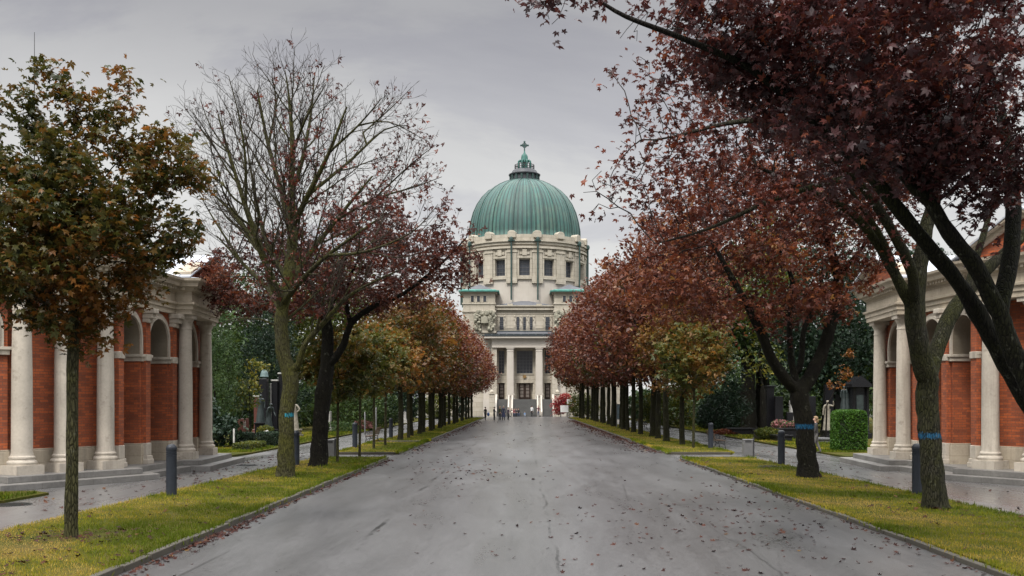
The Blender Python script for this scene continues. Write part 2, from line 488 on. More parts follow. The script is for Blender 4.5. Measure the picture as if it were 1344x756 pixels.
BARK_MOSSY = bark_mat('mossy_bark', (0.0257, 0.02387, 0.01285), (0.07803, 0.0716, 0.04131), (0.08078, 0.08078, 0.01469), 0.8, (0.045, 0.036, 0.03),
                      (1.93, 2.05, (0.02, 0.22, 0.30), 0.02, 0.4, -7.28, 30.5), (0.006, 0.03))
BARK_DARK = bark_mat('dark_bark', (0.0045, 0.00405, 0.0036), (0.01575, 0.0135, 0.0108), (0.01575, 0.0162, 0.0054), 0.35, (0.02, 0.016, 0.014))
BARK_BAND_A = bark_mat('dark_bark_blue_ring', (0.00462, 0.00385, 0.00308), (0.0154, 0.01309, 0.01001), (0.0154, 0.0154, 0.00462), 0.4, (0.02, 0.016, 0.014),
                       (1.57, 1.70, (0.016, 0.115, 0.235), -1, 1, 8.74, 30.5))
BARK_BAND_B = bark_mat('mossy_bark_blue_ring', (0.01326, 0.0126, 0.008619), (0.04641, 0.0431, 0.02984), (0.03646, 0.03978, 0.007956), 0.7, (0.03, 0.024, 0.02),
                       (1.61, 1.72, (0.016, 0.105, 0.215), -1, 1, 8.95, 21.6))
BARK_OVER = bark_mat('overhanging_bark', (0.004, 0.0036, 0.0032), (0.014, 0.0124, 0.0096), (0.0144, 0.0168, 0.0036), 0.7, (0.022, 0.018, 0.016))
BARK_ROW = bark_mat('row_bark', (0.01013, 0.009562, 0.005625), (0.03094, 0.02812, 0.018), (0.03375, 0.03488, 0.01013), 0.7, (0.02, 0.017, 0.014))
BARK_YOUNG = bark_mat('young_bark', (0.028, 0.0256, 0.0144), (0.068, 0.0624, 0.036), (0.06, 0.06, 0.0176), 0.6, (0.03, 0.025, 0.018))
# ------------------------------------------------------------------ trees
import mathutils.noise as mnoise


class Skel:
    def __init__(self): self.p, self.par, self.fr = [], [], []

    def nearest(self, q):
        d = [(Vector(a) - Vector(q)).length_squared for a in self.p]
        return int(np.argmin(d))

    def limb(self, pts, rads, step=0.3, start=None):
        """a limb through the given points; it leaves the nearest wood already there"""
        pts = [Vector(q) for q in pts]
        n = len(pts)
        cur = start if start is not None else (self.nearest(pts[0]) if self.p else -1)
        for i in range(n - 1):
            p0 = pts[max(i - 1, 0)]; p1 = pts[i]; p2 = pts[i + 1]; p3 = pts[min(i + 2, n - 1)]
            k = max(1, int(round((p2 - p1).length / step)))
            for j in range(0 if (i == 0 and not self.p) else 1, k + 1):
                t = j / k
                q = 0.5 * ((2 * p1) + (p2 - p0) * t + (2 * p0 - 5 * p1 + 4 * p2 - p3) * t * t + (3 * p1 - p0 - 3 * p2 + p3) * t ** 3)
                r = rads[i] + (rads[i + 1] - rads[i]) * t
                self.p.append(tuple(q)); self.par.append(cur); self.fr.append(r)
                cur = len(self.p) - 1
        return cur

    def grow(self, attr, D, dk, maxit=120, up=0.1, jit=0.15, rng=RS, di=1e9, minz=None):
        A = np.asarray(attr, dtype=np.float64)
        pos = np.array(self.p, dtype=np.float64)
        ok = np.ones(len(pos), bool) if minz is None else pos[:, 2] >= minz
        idx = np.nonzero(ok)[0]
        nd = np.full(len(A), 1e18); ni = np.zeros(len(A), int)
        for c in range(0, len(idx), 400):
            sub = idx[c:c + 400]
            d = ((A[:, None, :] - pos[None, sub, :]) ** 2).sum(2)
            j = d.argmin(1); dm = d[np.arange(len(A)), j]
            b = dm < nd; nd[b] = dm[b]; ni[b] = sub[j[b]]
        P_ = list(map(tuple, pos)); kidcount = {}
        for it in range(maxit):
            act = (nd > dk * dk) & (nd < di * di)
            A, nd, ni = A[act], nd[act], ni[act]
            if len(A) == 0: break
            pa = np.array([P_[i] for i in ni])
            v = A - pa
            v /= np.linalg.norm(v, axis=1)[:, None] + 1e-9
            un, inv = np.unique(ni, return_inverse=True)
            s = np.zeros((len(un), 3)); np.add.at(s, inv, v)
            s /= np.linalg.norm(s, axis=1)[:, None] + 1e-9
            s += rng.normal(0, jit, s.shape); s[:, 2] += up
            s /= np.linalg.norm(s, axis=1)[:, None] + 1e-9
            newp = []
            for u, dvec in zip(un, s):
                if kidcount.get(u, 0) >= 4: continue
                kidcount[u] = kidcount.get(u, 0) + 1
                q = np.array(P_[u]) + dvec * D
                P_.append(tuple(q)); self.p.append(tuple(q)); self.par.append(int(u)); self.fr.append(0.0)
                newp.append(len(P_) - 1)
            if not newp: break
            np_ = np.array([P_[i] for i in newp])
            for c in range(0, len(newp), 300):
                d = ((A[:, None, :] - np_[None, c:c + 300, :]) ** 2).sum(2)
                j = d.argmin(1); dm = d[np.arange(len(A)), j]
                b = dm < nd; nd[b] = dm[b]; ni[b] = np.array(newp)[c + j[b]]

    def twigs(self, ids, L, level, rng=RS, gap=(.36, .22, .15), maxlev=3, t0=0.15, up=.10):
        """regular side branching along the nodes ids of a branch of length L"""
        pts = [Vector(self.p[i]) for i in ids]
        d = [0.0]
        for a, b in zip(pts, pts[1:]): d.append(d[-1] + (b - a).length)
        tot = d[-1]
        s = tot * t0; az = rng.uniform(0, 6.28)
        while s < tot * 0.985:
            j = min(max(1, int(np.searchsorted(d, s))), len(ids) - 1)
            t = s / tot
            ax = (pts[j] - pts[j - 1]).normalized()
            az += 2.4 + rng.normal(0, .35)
            side = ax.orthogonal().normalized(); side = Matrix.Rotation(az, 3, ax) @ side
            ang = R(rng.uniform(28, 50))
            dr = ax * math.cos(ang) + side * math.sin(ang)
            ln = (L * (.56 * (1 - t) ** .8 + .10) * rng.uniform(.65, 1.25)) if level == 1 else tot * (.42 * (1 - t) + .22) * rng.uniform(.6, 1.2)
            ln = min(ln, (2.9, 1.15, .45)[level - 1])
            if ln > .08:
                n = max(2, int(ln / .13))
                r0 = min(self.fr[ids[j]] * .62, .0035 + .0115 * ln)
                cur = ids[j]; p = pts[j].copy(); new = [cur]
                for q in range(n):
                    dr = (dr + Vector((rng.normal(0, .09), rng.normal(0, .09), up * .6 + rng.normal(0, .07)))).normalized()
                    p = p + dr * (ln / n)
                    self.p.append(tuple(p)); self.par.append(cur); self.fr.append(max(.0042, r0 * (1 - .72 * (q + 1) / n)))
                    cur = len(self.p) - 1; new.append(cur)
                if level < maxlev and len(new) > 2: self.twigs(new, ln, level + 1, rng, gap, maxlev, .2, up)
            s += gap[level - 1] * rng.uniform(.6, 1.4)

    def limb_ids(self, end):
        """nodes of the limb that ends at node end, from its fork outwards"""
        out = [end]
        while self.par[out[-1]] >= 0 and abs(out[-1] - self.par[out[-1]]) == 1: out.append(self.par[out[-1]])
        return out[::-1]

    def radii(self, tip=0.006, e=2.4, cap=None):
        n = len(self.p); acc = np.zeros(n)
        r = np.zeros(n)
        for i in range(n - 1, -1, -1):
            ri = (acc[i]) ** (1 / e) if acc[i] > 0 else tip
            if self.fr[i] > 0: ri = self.fr[i]
            elif cap: ri = min(ri, cap)
            r[i] = ri
            if self.par[i] >= 0: acc[self.par[i]] += ri ** e
        for i in range(n):          # never thicker than the wood it grows from
            if self.par[i] >= 0: r[i] = min(r[i], r[self.par[i]])
        self.r = r
        return r

    def mesh(self, name, mat, parent, base=(0, 0, 0), minr=0.0):
        n = len(self.p); ch = [[] for _ in range(n)]; roots = []
        for i in range(n):
            (ch[self.par[i]] if self.par[i] >= 0 else roots).append(i)
        V, F, A = [], [], []
        P_ = [Vector(q) - Vector(base) for q in self.p]
        stack = [(i, None) for i in roots]
        while stack:
            i, frm = stack.pop()
            chain = [] if frm is None else [frm]
            cur = i
            while True:
                chain.append(cur)
                cs = sorted(ch[cur], key=lambda c: -self.r[c])
                for c in cs[1:]: stack.append((c, cur))
                if not cs: break
                cur = cs[0]
            if self.r[chain[-1 if len(chain) < 2 else 1]] < minr: continue
            rm = max(self.r[c] for c in chain[1 if frm is not None else 0:])
            k = 18 if rm > 0.12 else 9 if rm > 0.05 else 5 if rm > 0.02 else 3
            b = len(V)
            pts = [P_[c] for c in chain]
            u = None
            for t, c in enumerate(chain):
                d = pts[min(t + 1, len(pts) - 1)] - pts[max(t - 1, 0)]
                d = d.normalized() if d.length > 1e-9 else Vector((0, 0, 1))
                if u is None:
                    ref = Vector((1, 0, 0)) if abs(d.x) < 0.8 else Vector((0, 1, 0))
                    u = d.cross(ref).normalized()
                else:
                    u = (u - d * u.dot(d))
                    u = u.normalized() if u.length > 1e-6 else d.orthogonal().normalized()
                w = d.cross(u)
                rr = self.r[c]
                if t == 0 and frm is not None: rr = min(self.r[frm], rm * 1.25)
                for q in range(k):
                    a = 2 * PI * q / k
                    rd = u * math.cos(a) + w * math.sin(a)
                    lump = 1.0
                    if rr > 0.045:
                        s_ = pts[t] + rd * rr
                        lump += 0.05 * math.sin(a * 3 + pts[t].z * 1.3) + 0.20 * mnoise.noise(s_ * 3.1) + 0.13 * mnoise.noise(Vector((s_.x * 13, s_.y * 13, s_.z * 5)))
                    if rr > 0.09: lump += max(0, 1 - pts[t].z / .5) ** 2 * .3 * (.35 + .65 * math.sin(a * 5 + self.p[0][0] * 3) ** 2)
                    V.append(pts[t] + rd * rr * lump); A.append(rr)
            for t in range(len(chain) - 1):
                for q in range(k):
                    q2 = (q + 1) % k
                    F.append((b + t * k + q, b + t * k + q2, b + (t + 1) * k + q2, b + (t + 1) * k + q))
            F.append(tuple(b + (len(chain) - 1) * k + q for q in range(k)))
        me = bpy.data.meshes.new(name)
        me.from_pydata([tuple(v) for v in V], [], F)
        me.materials.append(mat)
        me.polygons.foreach_set('use_smooth', [True] * len(me.polygons))
        at = me.attributes.new('rad', 'FLOAT', 'POINT'); at.data.foreach_set('value', A)
        me.update()
        return link(bpy.data.objects.new(name, me), parent)


def leaf_template(kind):
    V, F = [], []
    lobes = {'maple': [(90, 1.0), (38, 0.86), (142, 0.86), (-14, 0.55), (194, 0.55)], 'three': [(90, 1.0), (28, 0.8), (152, 0.8)]}.get(kind)
    if lobes:
        for a, L in lobes:
            b = len(V); w = 25 if kind == 'maple' else 27
            for aa, rr, z in ((a, 0, 0), (a - w, 0.58 * L, 0.09), (a, L, -0.24 * L), (a + w, 0.58 * L, 0.09)):
                V.append((rr * math.cos(R(aa)), rr * math.sin(R(aa)) - 0.25, z))
            F.append((b, b + 1, b + 2, b + 3))
    elif kind == 'oval':
        V = [(0, -0.5, 0), (0.3, 0, 0.06), (0, 0.55, -0.1), (-0.3, 0, 0.06)]; F = [(0, 1, 2, 3)]
    elif kind == 'needle':
        V = [(0, -0.5, 0), (0.14, 0, 0.03), (0, 0.6, -0.05), (-0.14, 0, 0.03)]; F = [(0, 1, 2, 3)]
    elif kind == 'blade':
        V = [(-0.09, 0, 0), (0.09, 0, 0), (0.02, 1.0, 0.25)]; F = [(0, 1, 2)]
    return np.array(V, float), np.array(F, int)


def poly_cloud(name, Vt, Ft, pos, t, b, n, size, rnd, mat, parent):
    """one mesh of N placed copies of a small template"""
    N = len(pos); k = len(Vt); m, c = Ft.shape
    co = pos[:, None, :] + size[:, None, None] * (Vt[None, :, 0:1] * t[:, None, :] + Vt[None, :, 1:2] * b[:, None, :] + Vt[None, :, 2:3] * n[:, None, :])
    fi = (np.arange(N)[:, None, None] * k + Ft[None]).reshape(-1)
    me = bpy.data.meshes.new(name)
    me.vertices.add(N * k); me.vertices.foreach_set('co', co.reshape(-1).astype(np.float32))
    me.loops.add(len(fi)); me.loops.foreach_set('vertex_index', fi.astype(np.int32))
    me.polygons.add(N * m)
    me.polygons.foreach_set('loop_start', (np.arange(N * m) * c).astype(np.int32))
    me.materials.append(mat)
    at = me.attributes.new('rnd', 'FLOAT', 'FACE')
    at.data.foreach_set('value', np.repeat(rnd, m).astype(np.float32))
    me.update(calc_edges=True); me.validate()
    return link(bpy.data.objects.new(name, me), parent)


def wave(p, f, seed=0.0):
    """smooth clumpy noise in -1..1"""
    x, y, z = p[:, 0] * f, p[:, 1] * f, p[:, 2] * f
    return (np.sin(x * 1.7 + y * 0.9 + seed) + np.sin(y * 1.9 - z * 1.3 + seed * 2) + np.sin(z * 2.1 + x * 1.1 - seed) + np.sin((x + y + z) * 1.37 + 2.1 + seed)) / 4


def unit(a): return a / (np.linalg.norm(a, axis=1)[:, None] + 1e-9)


def scatter_leaves(name, pos, size, mat, parent, kind='three', up=0.8, spread=0.75, clump=0.5, seed=0.0, hue=0.0, rng=RS):
    N = len(pos)
    n = unit(rng.normal(0, spread, (N, 3)) + np.array([0, 0, up]))
    t = unit(np.cross(n, unit(rng.normal(0, 1, (N, 3)))))
    b = np.cross(n, t)
    sz = size * np.clip(np.exp(rng.normal(0, .28, N)), .5, 1.45)
    rnd = np.clip(0.5 + hue + 0.22 * rng.normal(0, 1, N) + clump * 0.5 * wave(pos, 0.9, seed) + 0.12 * wave(pos, 3.1, seed + 1), 0, 1)
    V, F = leaf_template(kind)
    return poly_cloud(name, V, F, pos, t, b, n, sz, rnd, mat, parent)


def in_ellipsoids(ells, n, rng=RS, shell=0.0):
    """random points in a union of ellipsoids (cx,cy,cz,rx,ry,rz[,weight])"""
    w = np.array([(e[3] * e[4] * e[5]) ** 0.85 * (e[6] if len(e) > 6 else 1) for e in ells]); w /= w.sum()
    which = rng.choice(len(ells), n, p=w)
    d = unit(rng.normal(0, 1, (n, 3)))
    r = rng.uniform(shell ** 3, 1, n) ** (1 / 3)
    E = np.array([e[:6] for e in ells])[which]
    return E[:, :3] + d * r[:, None] * E[:, 3:6]


def leaf_spots(sk, thr, per, rad, rng=RS, minz=None, flat=0.7):
    P_ = np.array(sk.p)
    ids = np.nonzero(sk.r < thr)[0]
    if minz is not None: ids = ids[P_[ids, 2] > minz]
    rep = np.repeat(ids, per)
    off = rng.normal(0, rad, (len(rep), 3)); off[:, 2] *= flat
    return P_[rep] + off


def clump_leaves(ells, nclump, per, crad, rng=RS, shell=0.35, flat=0.6):
    c = in_ellipsoids(ells, nclump, rng, shell)
    rep = np.repeat(c, per, axis=0)
    sc = np.repeat(rng.uniform(0.55, 1.3, nclump), per)
    off = rng.normal(0, crad, (len(rep), 3)) * sc[:, None]; off[:, 2] *= flat
    return rep + off


def tree_root(name, x, y, label, cat='tree', group=None, rz=0.0):
    return empty(name, (x, y, 0), rz, label, cat, group)


def simple_tree(x, y, name, label, ells, trunk_h, trunk_r, leafmat, bark, nclump, per, crad, size, kind='oval', group=None,
                up=0.6, shell=0.35, seed=0.0, nattr=160, flat=0.6, D=0.5, hue=0.0):
    """trunk, limbs and a crown of leaf clumps; ellipsoids are relative to the trunk's foot"""
    root = tree_root(name, x, y, label, group=group)
    sk = Skel()
    lean = random.uniform(-0.15, 0.15)
    sk.limb([(0, 0, -0.1), (0, 0, 0.25), (lean * 0.5, 0, trunk_h * 0.5), (lean, 0, trunk_h)], [trunk_r * 1.35, trunk_r * 1.05, trunk_r * 0.95, trunk_r * 0.85], 0.4)
    sk.grow(in_ellipsoids(ells, nattr), D, D * 1.3, 80, 0.15, 0.18, minz=trunk_h * 0.75)
    sk.radii(0.012, 2.3)
    sk.mesh('trunk', bark, root)
    pts = clump_leaves(ells, nclump, per, crad, shell=shell, flat=flat)
    scatter_leaves('crown', pts, size, leafmat, root, kind, up, 0.8, 0.55, seed, hue)
    return root


def rel(ells, x, y): return [(e[0] - x, e[1] - y) + tuple(e[2:]) for e in ells]


# ---- the young maple beside the left path ---------------------------------------------------
def young_maple():
    x, y = -7.72, 17.0
    root = tree_root('young_maple', x, y, 'slender young maple with a full olive and bronze crown before the left arcade')
    sk = Skel()
    sk.limb([(0, 0, -0.1), (0.0, 0, 0.1), (0.02, 0, 1.6), (0.03, 0, 3.2), (0.06, 0, 4.6), (0.05, 0, 6.0)], [0.135, 0.105, 0.098, 0.092, 0.07, 0.045], 0.25)
    E = [(-0.25, 0, 5.1, 1.95, 1.9, 1.15), (0.2, 0, 6.0, 1.5, 1.5, 1.0), (0.05, 0.1, 3.75, .85, 1.0, 0.6, 1.0), (-.7, 0, 4.2, .9, 1, .7), (-1.0, 0, 5.7, 1.5, 1.3, 1.2),
         (1.55, 0, 6.55, 0.6, 0.6, 0.8, 0.9), (1.05, 0, 7.35, 0.30, 0.35, 0.85, 2.2), (0.15, 0, 7.3, 0.38, 0.4, 0.75, 2.0), (-0.7, 0, 7.4, 0.5, 0.45, 0.75, 1.6), (.6, 0, 6.9, .35, .4, .5, 1.5),
         (1.9, 0, 5.7, 0.5, 0.6, 0.9), (-1.6, 0, 7.2, 0.5, 0.4, 0.55), (.9, 0, 4.5, 0.8, 0.8, 0.55)]
    sk.grow(in_ellipsoids(E, 760), 0.2, 0.25, 90, 0.25, 0.12, minz=2.7)
    sk.radii(0.005, 2.35)
    sk.mesh('trunk', BARK_YOUNG, root)
    pts = leaf_spots(sk, 0.011, 27, 0.15, minz=2.9)
    pts = pts[RS.uniform(0, 1, len(pts)) < np.clip(.92 + .9 * (wave(pts, 1.9, 2.5) + .4 * wave(pts, 4.3, 5.0)), .3, 1)]
    keep = RS.permutation(len(pts))[:36000]
    scatter_leaves('crown', pts[keep], 0.097, LEAF['olive'], root, 'maple', 0.9, 0.6, 0.7, 0.3, 0.08)


# ---- the almost bare tree ------------------------------------------------------------------
def bare_tree():
    x, y = -7.28, 30.5
    root = tree_root('bare_maple', x, y, 'tall almost leafless maple with a mossy trunk and a wide fan of fine twigs')
    W = lambda px, py, dy=0.0: (gx(px, y + dy) - x, dy, gz(py, y + dy))
    sk = Skel(); ends = []
    sk.limb([(0, 0, -0.1), (0.0, 0, 0.15), (0.03, 0, 1.2), W(377, 540), W(382, 500), W(371, 460), W(369, 420), W(371, 400)],
            [0.33, 0.265, 0.235, 0.225, 0.27, 0.21, 0.20, 0.19], 0.22)
    ends.append(sk.limb([W(371, 405), W(364, 385, -.3), W(345, 335, -.8), W(322, 270, -1.2), W(300, 200, -1.3), W(286, 150, -1.3)], [0.15, 0.13, 0.10, 0.07, 0.045, 0.02]))
    ends.append(sk.limb([W(371, 402), W(378, 370, .1), W(384, 320, .2), W(382, 260, .2), W(384, 190, .3), W(379, 125, .3), W(374, 92, .3)], [0.19, 0.18, 0.16, 0.12, 0.075, 0.035, 0.012]))
    ends.append(sk.limb([W(384, 318, .2), W(372, 262, .9), W(352, 190, 1.5), W(338, 120, 1.7)], [0.12, 0.09, 0.06, 0.03]))
    ends.append(sk.limb([W(383, 300, .2), W(405, 255, -.3), W(432, 200, -.8), W(455, 140, -1)], [0.10, 0.08, 0.055, 0.025]))
    ends.append(sk.limb([W(376, 380, .1), W(398, 345, 1.1), W(440, 290, 1.8), W(488, 232, 2.2)], [0.12, 0.10, 0.065, 0.03]))
    ends.append(sk.limb([W(372, 398), W(392, 372, -1.2), W(430, 335, -2.2), W(500, 285, -2.8)], [0.11, 0.085, 0.055, 0.025]))
    ends.append(sk.limb([W(370, 410), W(352, 380, 1), W(318, 345, 2), W(285, 310, 2.4)], [0.10, 0.075, 0.05, 0.02]))
    ends.append(sk.limb([W(383, 488), W(392, 478, -.1), W(400, 452, -.3), W(430, 418, -.5), W(450, 395, -.6), W(480, 375, -.8), W(530, 352, -1)], [0.13, 0.105, 0.085, 0.075, 0.06, 0.04, 0.018]))
    ends.append(sk.limb([W(368, 432), W(345, 420, -.4), W(310, 418, -.6), W(290, 425, -.7)], [0.035, 0.028, 0.02, 0.008]))
    ends.append(sk.limb([W(369, 425), W(390, 408, .4), W(420, 380, .7), W(445, 350, 1)], [0.05, 0.04, 0.028, 0.012]))
    ends.append(sk.limb([W(384, 250, .3), W(398, 205, .9), W(408, 150, 1.4), W(413, 95, 1.6)], [.085, .06, .04, .012]))
    ends.append(sk.limb([W(384, 200, .3), W(402, 155, -.4), W(428, 110, -.9)], [.055, .035, .012]))
    ends.append(sk.limb([W(345, 335, -.8), W(310, 285, -.2), W(275, 250, .2), W(256, 232, .3)], [.07, .05, .028, .01]))
    ends.append(sk.limb([W(322, 270, -1.2), W(322, 210, -1.8), W(313, 150, -2.2), W(300, 100, -2.3)], [.05, .04, .024, .01]))
    ends.append(sk.limb([W(440, 290, 1.8), W(490, 262, 1.4), W(545, 245, 1.2), W(580, 232, 1.2)], [.055, .038, .02, .008]))
    ends.append(sk.limb([W(405, 255, -.3), W(455, 215, .3), W(505, 170, .8), W(535, 165, .9)], [.065, .045, .025, .01]))
    ends.append(sk.limb([W(432, 200, -.8), W(470, 165, -1.5), W(500, 130, -1.9)], [.045, .03, .01]))
    ends.append(sk.limb([W(300, 200, -1.3), W(276, 165, -1.0), W(262, 128, -.9)], [.03, .02, .008]))
    ends.append(sk.limb([W(352, 190, 1.5), W(362, 135, 2.0), W(356, 95, 2.2)], [.045, .03, .01]))
    ends.append(sk.limb([W(318, 345, 2), W(282, 290, 2.4), W(262, 255, 2.5)], [.045, .03, .01]))
    ends.append(sk.limb([W(430, 335, -2.2), W(480, 330, -2.9), W(540, 305, -3.2), W(575, 268, -3.2)], [.05, .038, .02, .008]))
    ends.append(sk.limb([W(378, 370, .1), W(350, 318, 1.6), W(335, 255, 2.4), W(322, 180, 2.7)], [.10, .07, .045, .014]))
    ends.append(sk.limb([W(470, 180, .6), W(515, 140, .9), W(540, 115, 1)], [.03, .018, .006]))
    ends.append(sk.limb([W(470, 165, -1.5), W(510, 160, -1.6), W(560, 185, -1.7)], [.03, .02, .006]))
    ends.append(sk.limb([W(490, 262, 1.4), W(540, 215, 1.6), W(572, 190, 1.6)], [.035, .022, .006]))
    for e in ends:
        ids = sk.limb_ids(e)
        if len(ids) < 3: continue
        L = sum((Vector(sk.p[a]) - Vector(sk.p[b])).length for a, b in zip(ids, ids[1:]))
        sk.twigs(ids, L, 1, t0=.12)
    sk.radii(0.004, 2.6)
    sk.mesh('trunk', BARK_MOSSY, root)
    P_ = np.array(sk.p)
    right = P_[:, 0] > 0.0
    prob = np.where(right, 0.26 * np.clip(1.15 - (P_[:, 2] - 5.5) / 7.0, 0.08, 1) * (wave(P_, 0.8, 2.0) > -0.15), 0.012) * (sk.r < 0.0075)
    ids = np.nonzero(RS.uniform(0, 1, len(P_)) < prob)[0]
    rep = np.repeat(ids, 3)
    scatter_leaves('leaves', P_[rep] + RS.normal(0, 0.08, (len(rep), 3)), 0.092, LEAF['plum'], root, 'three', 0.4, 0.8, 0.4, 1.0, 0.1)


# ---- the dark red maple behind the bare one ------------------------------------------------
def left_plum():
    x, y = -7.33, 35.6
    root = tree_root('plum_maple', x, y, 'dark red maple with a black forked trunk, growing just behind the almost leafless tree')
    W = lambda px, py, dy=0.0: (gx(px, y + dy) - x, dy, gz(py, y + dy))
    sk = Skel()
    sk.limb([(0, 0, -0.1), (0, 0, 0.15), (0.05, 0, 1.0), W(421, 560), W(424, 525), W(428, 490), W(430, 450), W(428, 420)], [0.40, 0.32, 0.29, 0.28, 0.29, 0.25, 0.22, 0.19], 0.25)
    sk.limb([W(430, 480), W(440, 470, -.1), W(452, 450, -.2), W(460, 425, -.3), W(490, 402, -.6), W(530, 385, -.9), W(580, 345, -1.2), W(612, 312, -1.2)], [0.16, 0.14, 0.125, 0.115, 0.095, 0.075, 0.045, 0.02])
    sk.limb([W(428, 422), W(410, 380, .6), W(370, 335, 1), W(320, 310, 1.2)], [0.15, 0.12, 0.08, 0.03])
    sk.limb([W(428, 422), W(440, 380, .5), W(455, 330, 1), W(468, 295, 1)], [0.15, 0.12, 0.08, 0.03])
    sk.limb([W(460, 425, -.3), W(455, 395, -.6), W(465, 350, -1.0), W(500, 310, -1.4)], [0.08, 0.07, 0.05, 0.02])
    C = lambda px, py, rx, ry, rz, dy=0, w=1: (gx(px, y + dy) - x, dy, gz(py, y + dy), rx * y / FPX, ry, rz * y / FPX, w)
    E = [C(345, 375, 95, 3.2, 48, 1.5), C(450, 350, 95, 3.4, 60, 1.0), C(530, 345, 65, 2.6, 45, -.5), C(595, 345, 45, 1.8, 42, -1.0), C(590, 312, 40, 1.2, 24, -1.2), C(620, 345, 24, 1.0, 34, -1.2), C(455, 310, 50, 2.4, 36, 1.5, .7), C(500, 275, 40, 1.6, 34, .5, .7), C(350, 320, 40, 1.6, 34, 1.2, .7), C(290, 370, 44, 2.0, 50, 1.8), C(515, 385, 70, 2.0, 25, -.5), C(400, 400, 110, 2.4, 22, .5)]
    sk.grow(in_ellipsoids(E, 1500), 0.3, 0.36, 80, 0.05, 0.16, minz=4.6)
    sk.radii(0.007, 2.4, 0.1)
    sk.mesh('trunk', BARK_DARK, root)
    pts = leaf_spots(sk, 0.014, 18, 0.19, minz=4.0)
    pts = pts[RS.uniform(0, 1, len(pts)) < np.clip(.62 + 1.3 * (wave(pts, 1.1, 2.0) + .4 * wave(pts, 2.6, 5.0)), .08, 1)]
    keep = RS.permutation(len(pts))[:44000]
    scatter_leaves('crown', pts[keep], 0.125, LEAF['russet'], root, 'three', 0.8, 0.65, 0.5, 2.0, -0.14)


# ---- the right-hand trees ------------------------------------------------------------------
def ringed_russet():
    x, y = 8.74, 30.5
    root = tree_root('russet_maple', x, y, 'russet maple whose dark trunk with a blue painted ring splits low into three limbs')
    W = lambda px, py, dy=0.0: (gx(px, y + dy) - x, dy, gz(py, y + dy))
    sk = Skel()
    sk.limb([(0, 0, -0.1), (0, 0, 0.05), (-.06, 0, 0.4), W(1057, 580), W(1054, 545), W(1049, 520), W(1048, 512)], [0.46, 0.38, 0.31, 0.28, 0.29, 0.31, 0.29], 0.2)
    sk.limb([W(1048, 514), W(1030, 497, -.2), W(1012, 470, -.5), W(1000, 440, -.8), W(980, 400, -1.2), W(950, 345, -1.6), W(925, 300, -1.8)], [0.19, 0.175, 0.155, 0.135, 0.11, 0.07, 0.03])
    sk.limb([W(1048, 512), W(1042, 490, .3), W(1038, 465, .5), W(1036, 420, .9), W(1040, 370, 1.2), W(1020, 320, 1.4), W(1000, 270, 1.5)], [0.13, 0.11, 0.10, 0.085, 0.07, 0.05, 0.02])
    sk.limb([W(1046, 495, .3), W(1052, 470, .5), W(1056, 430, 1), W(1075, 390, 1.4), W(1080, 340, 1.6)], [0.11, 0.10, 0.085, 0.06, 0.03])
    sk.limb([W(1050, 515), W(1064, 495, .1), W(1082, 455, .2), W(1094, 410, .3), W(1100, 365, .4), W(1090, 325, .4), W(1082, 280, .3), W(1086, 230, .2)], [0.225, 0.21, 0.19, 0.18, 0.16, 0.125, 0.095, 0.05])
    sk.limb([W(1100, 362, .4), W(1118, 342, .2), W(1136, 318, .1), W(1150, 280, 0)], [0.08, 0.065, 0.05, 0.02])
    C = lambda px, py, rx, ry, rz, dy=0, w=1: (gx(px, y + dy) - x, dy, gz(py, y + dy), rx * y / FPX, ry, rz * y / FPX, w)
    E = [C(960, 330, 110, 3.6, 62, 0), C(1075, 290, 85, 3.4, 75, 0.5), C(900, 385, 75, 3.0, 45, 0), C(1000, 405, 95, 3.2, 35, .5), C(1130, 350, 45, 2.2, 40, .5, .6), C(870, 345, 60, 2.4, 45, 0), C(960, 250, 90, 3, 50, 0), C(900, 290, 70, 2.4, 45, 1), C(1060, 400, 70, 2.5, 30, 1)]
    sk.grow(in_ellipsoids(E, 1500), 0.3, 0.36, 80, 0.06, 0.16, minz=4.2)
    sk.radii(0.007, 2.4, 0.1)
    sk.mesh('trunk', BARK_BAND_A, root)
    pts = leaf_spots(sk, 0.014, 18, 0.2, minz=4.0)
    pts = pts[RS.uniform(0, 1, len(pts)) < np.clip(.65 + 1.3 * (wave(pts, 1.1, 6.0) + .4 * wave(pts, 2.6, 8.0)), .1, 1)]
    keep = RS.permutation(len(pts))[:38000]
    scatter_leaves('crown', pts[keep], 0.125, LEAF['russet'], root, 'three', 0.8, 0.65, 0.6, 4.0, -0.04)


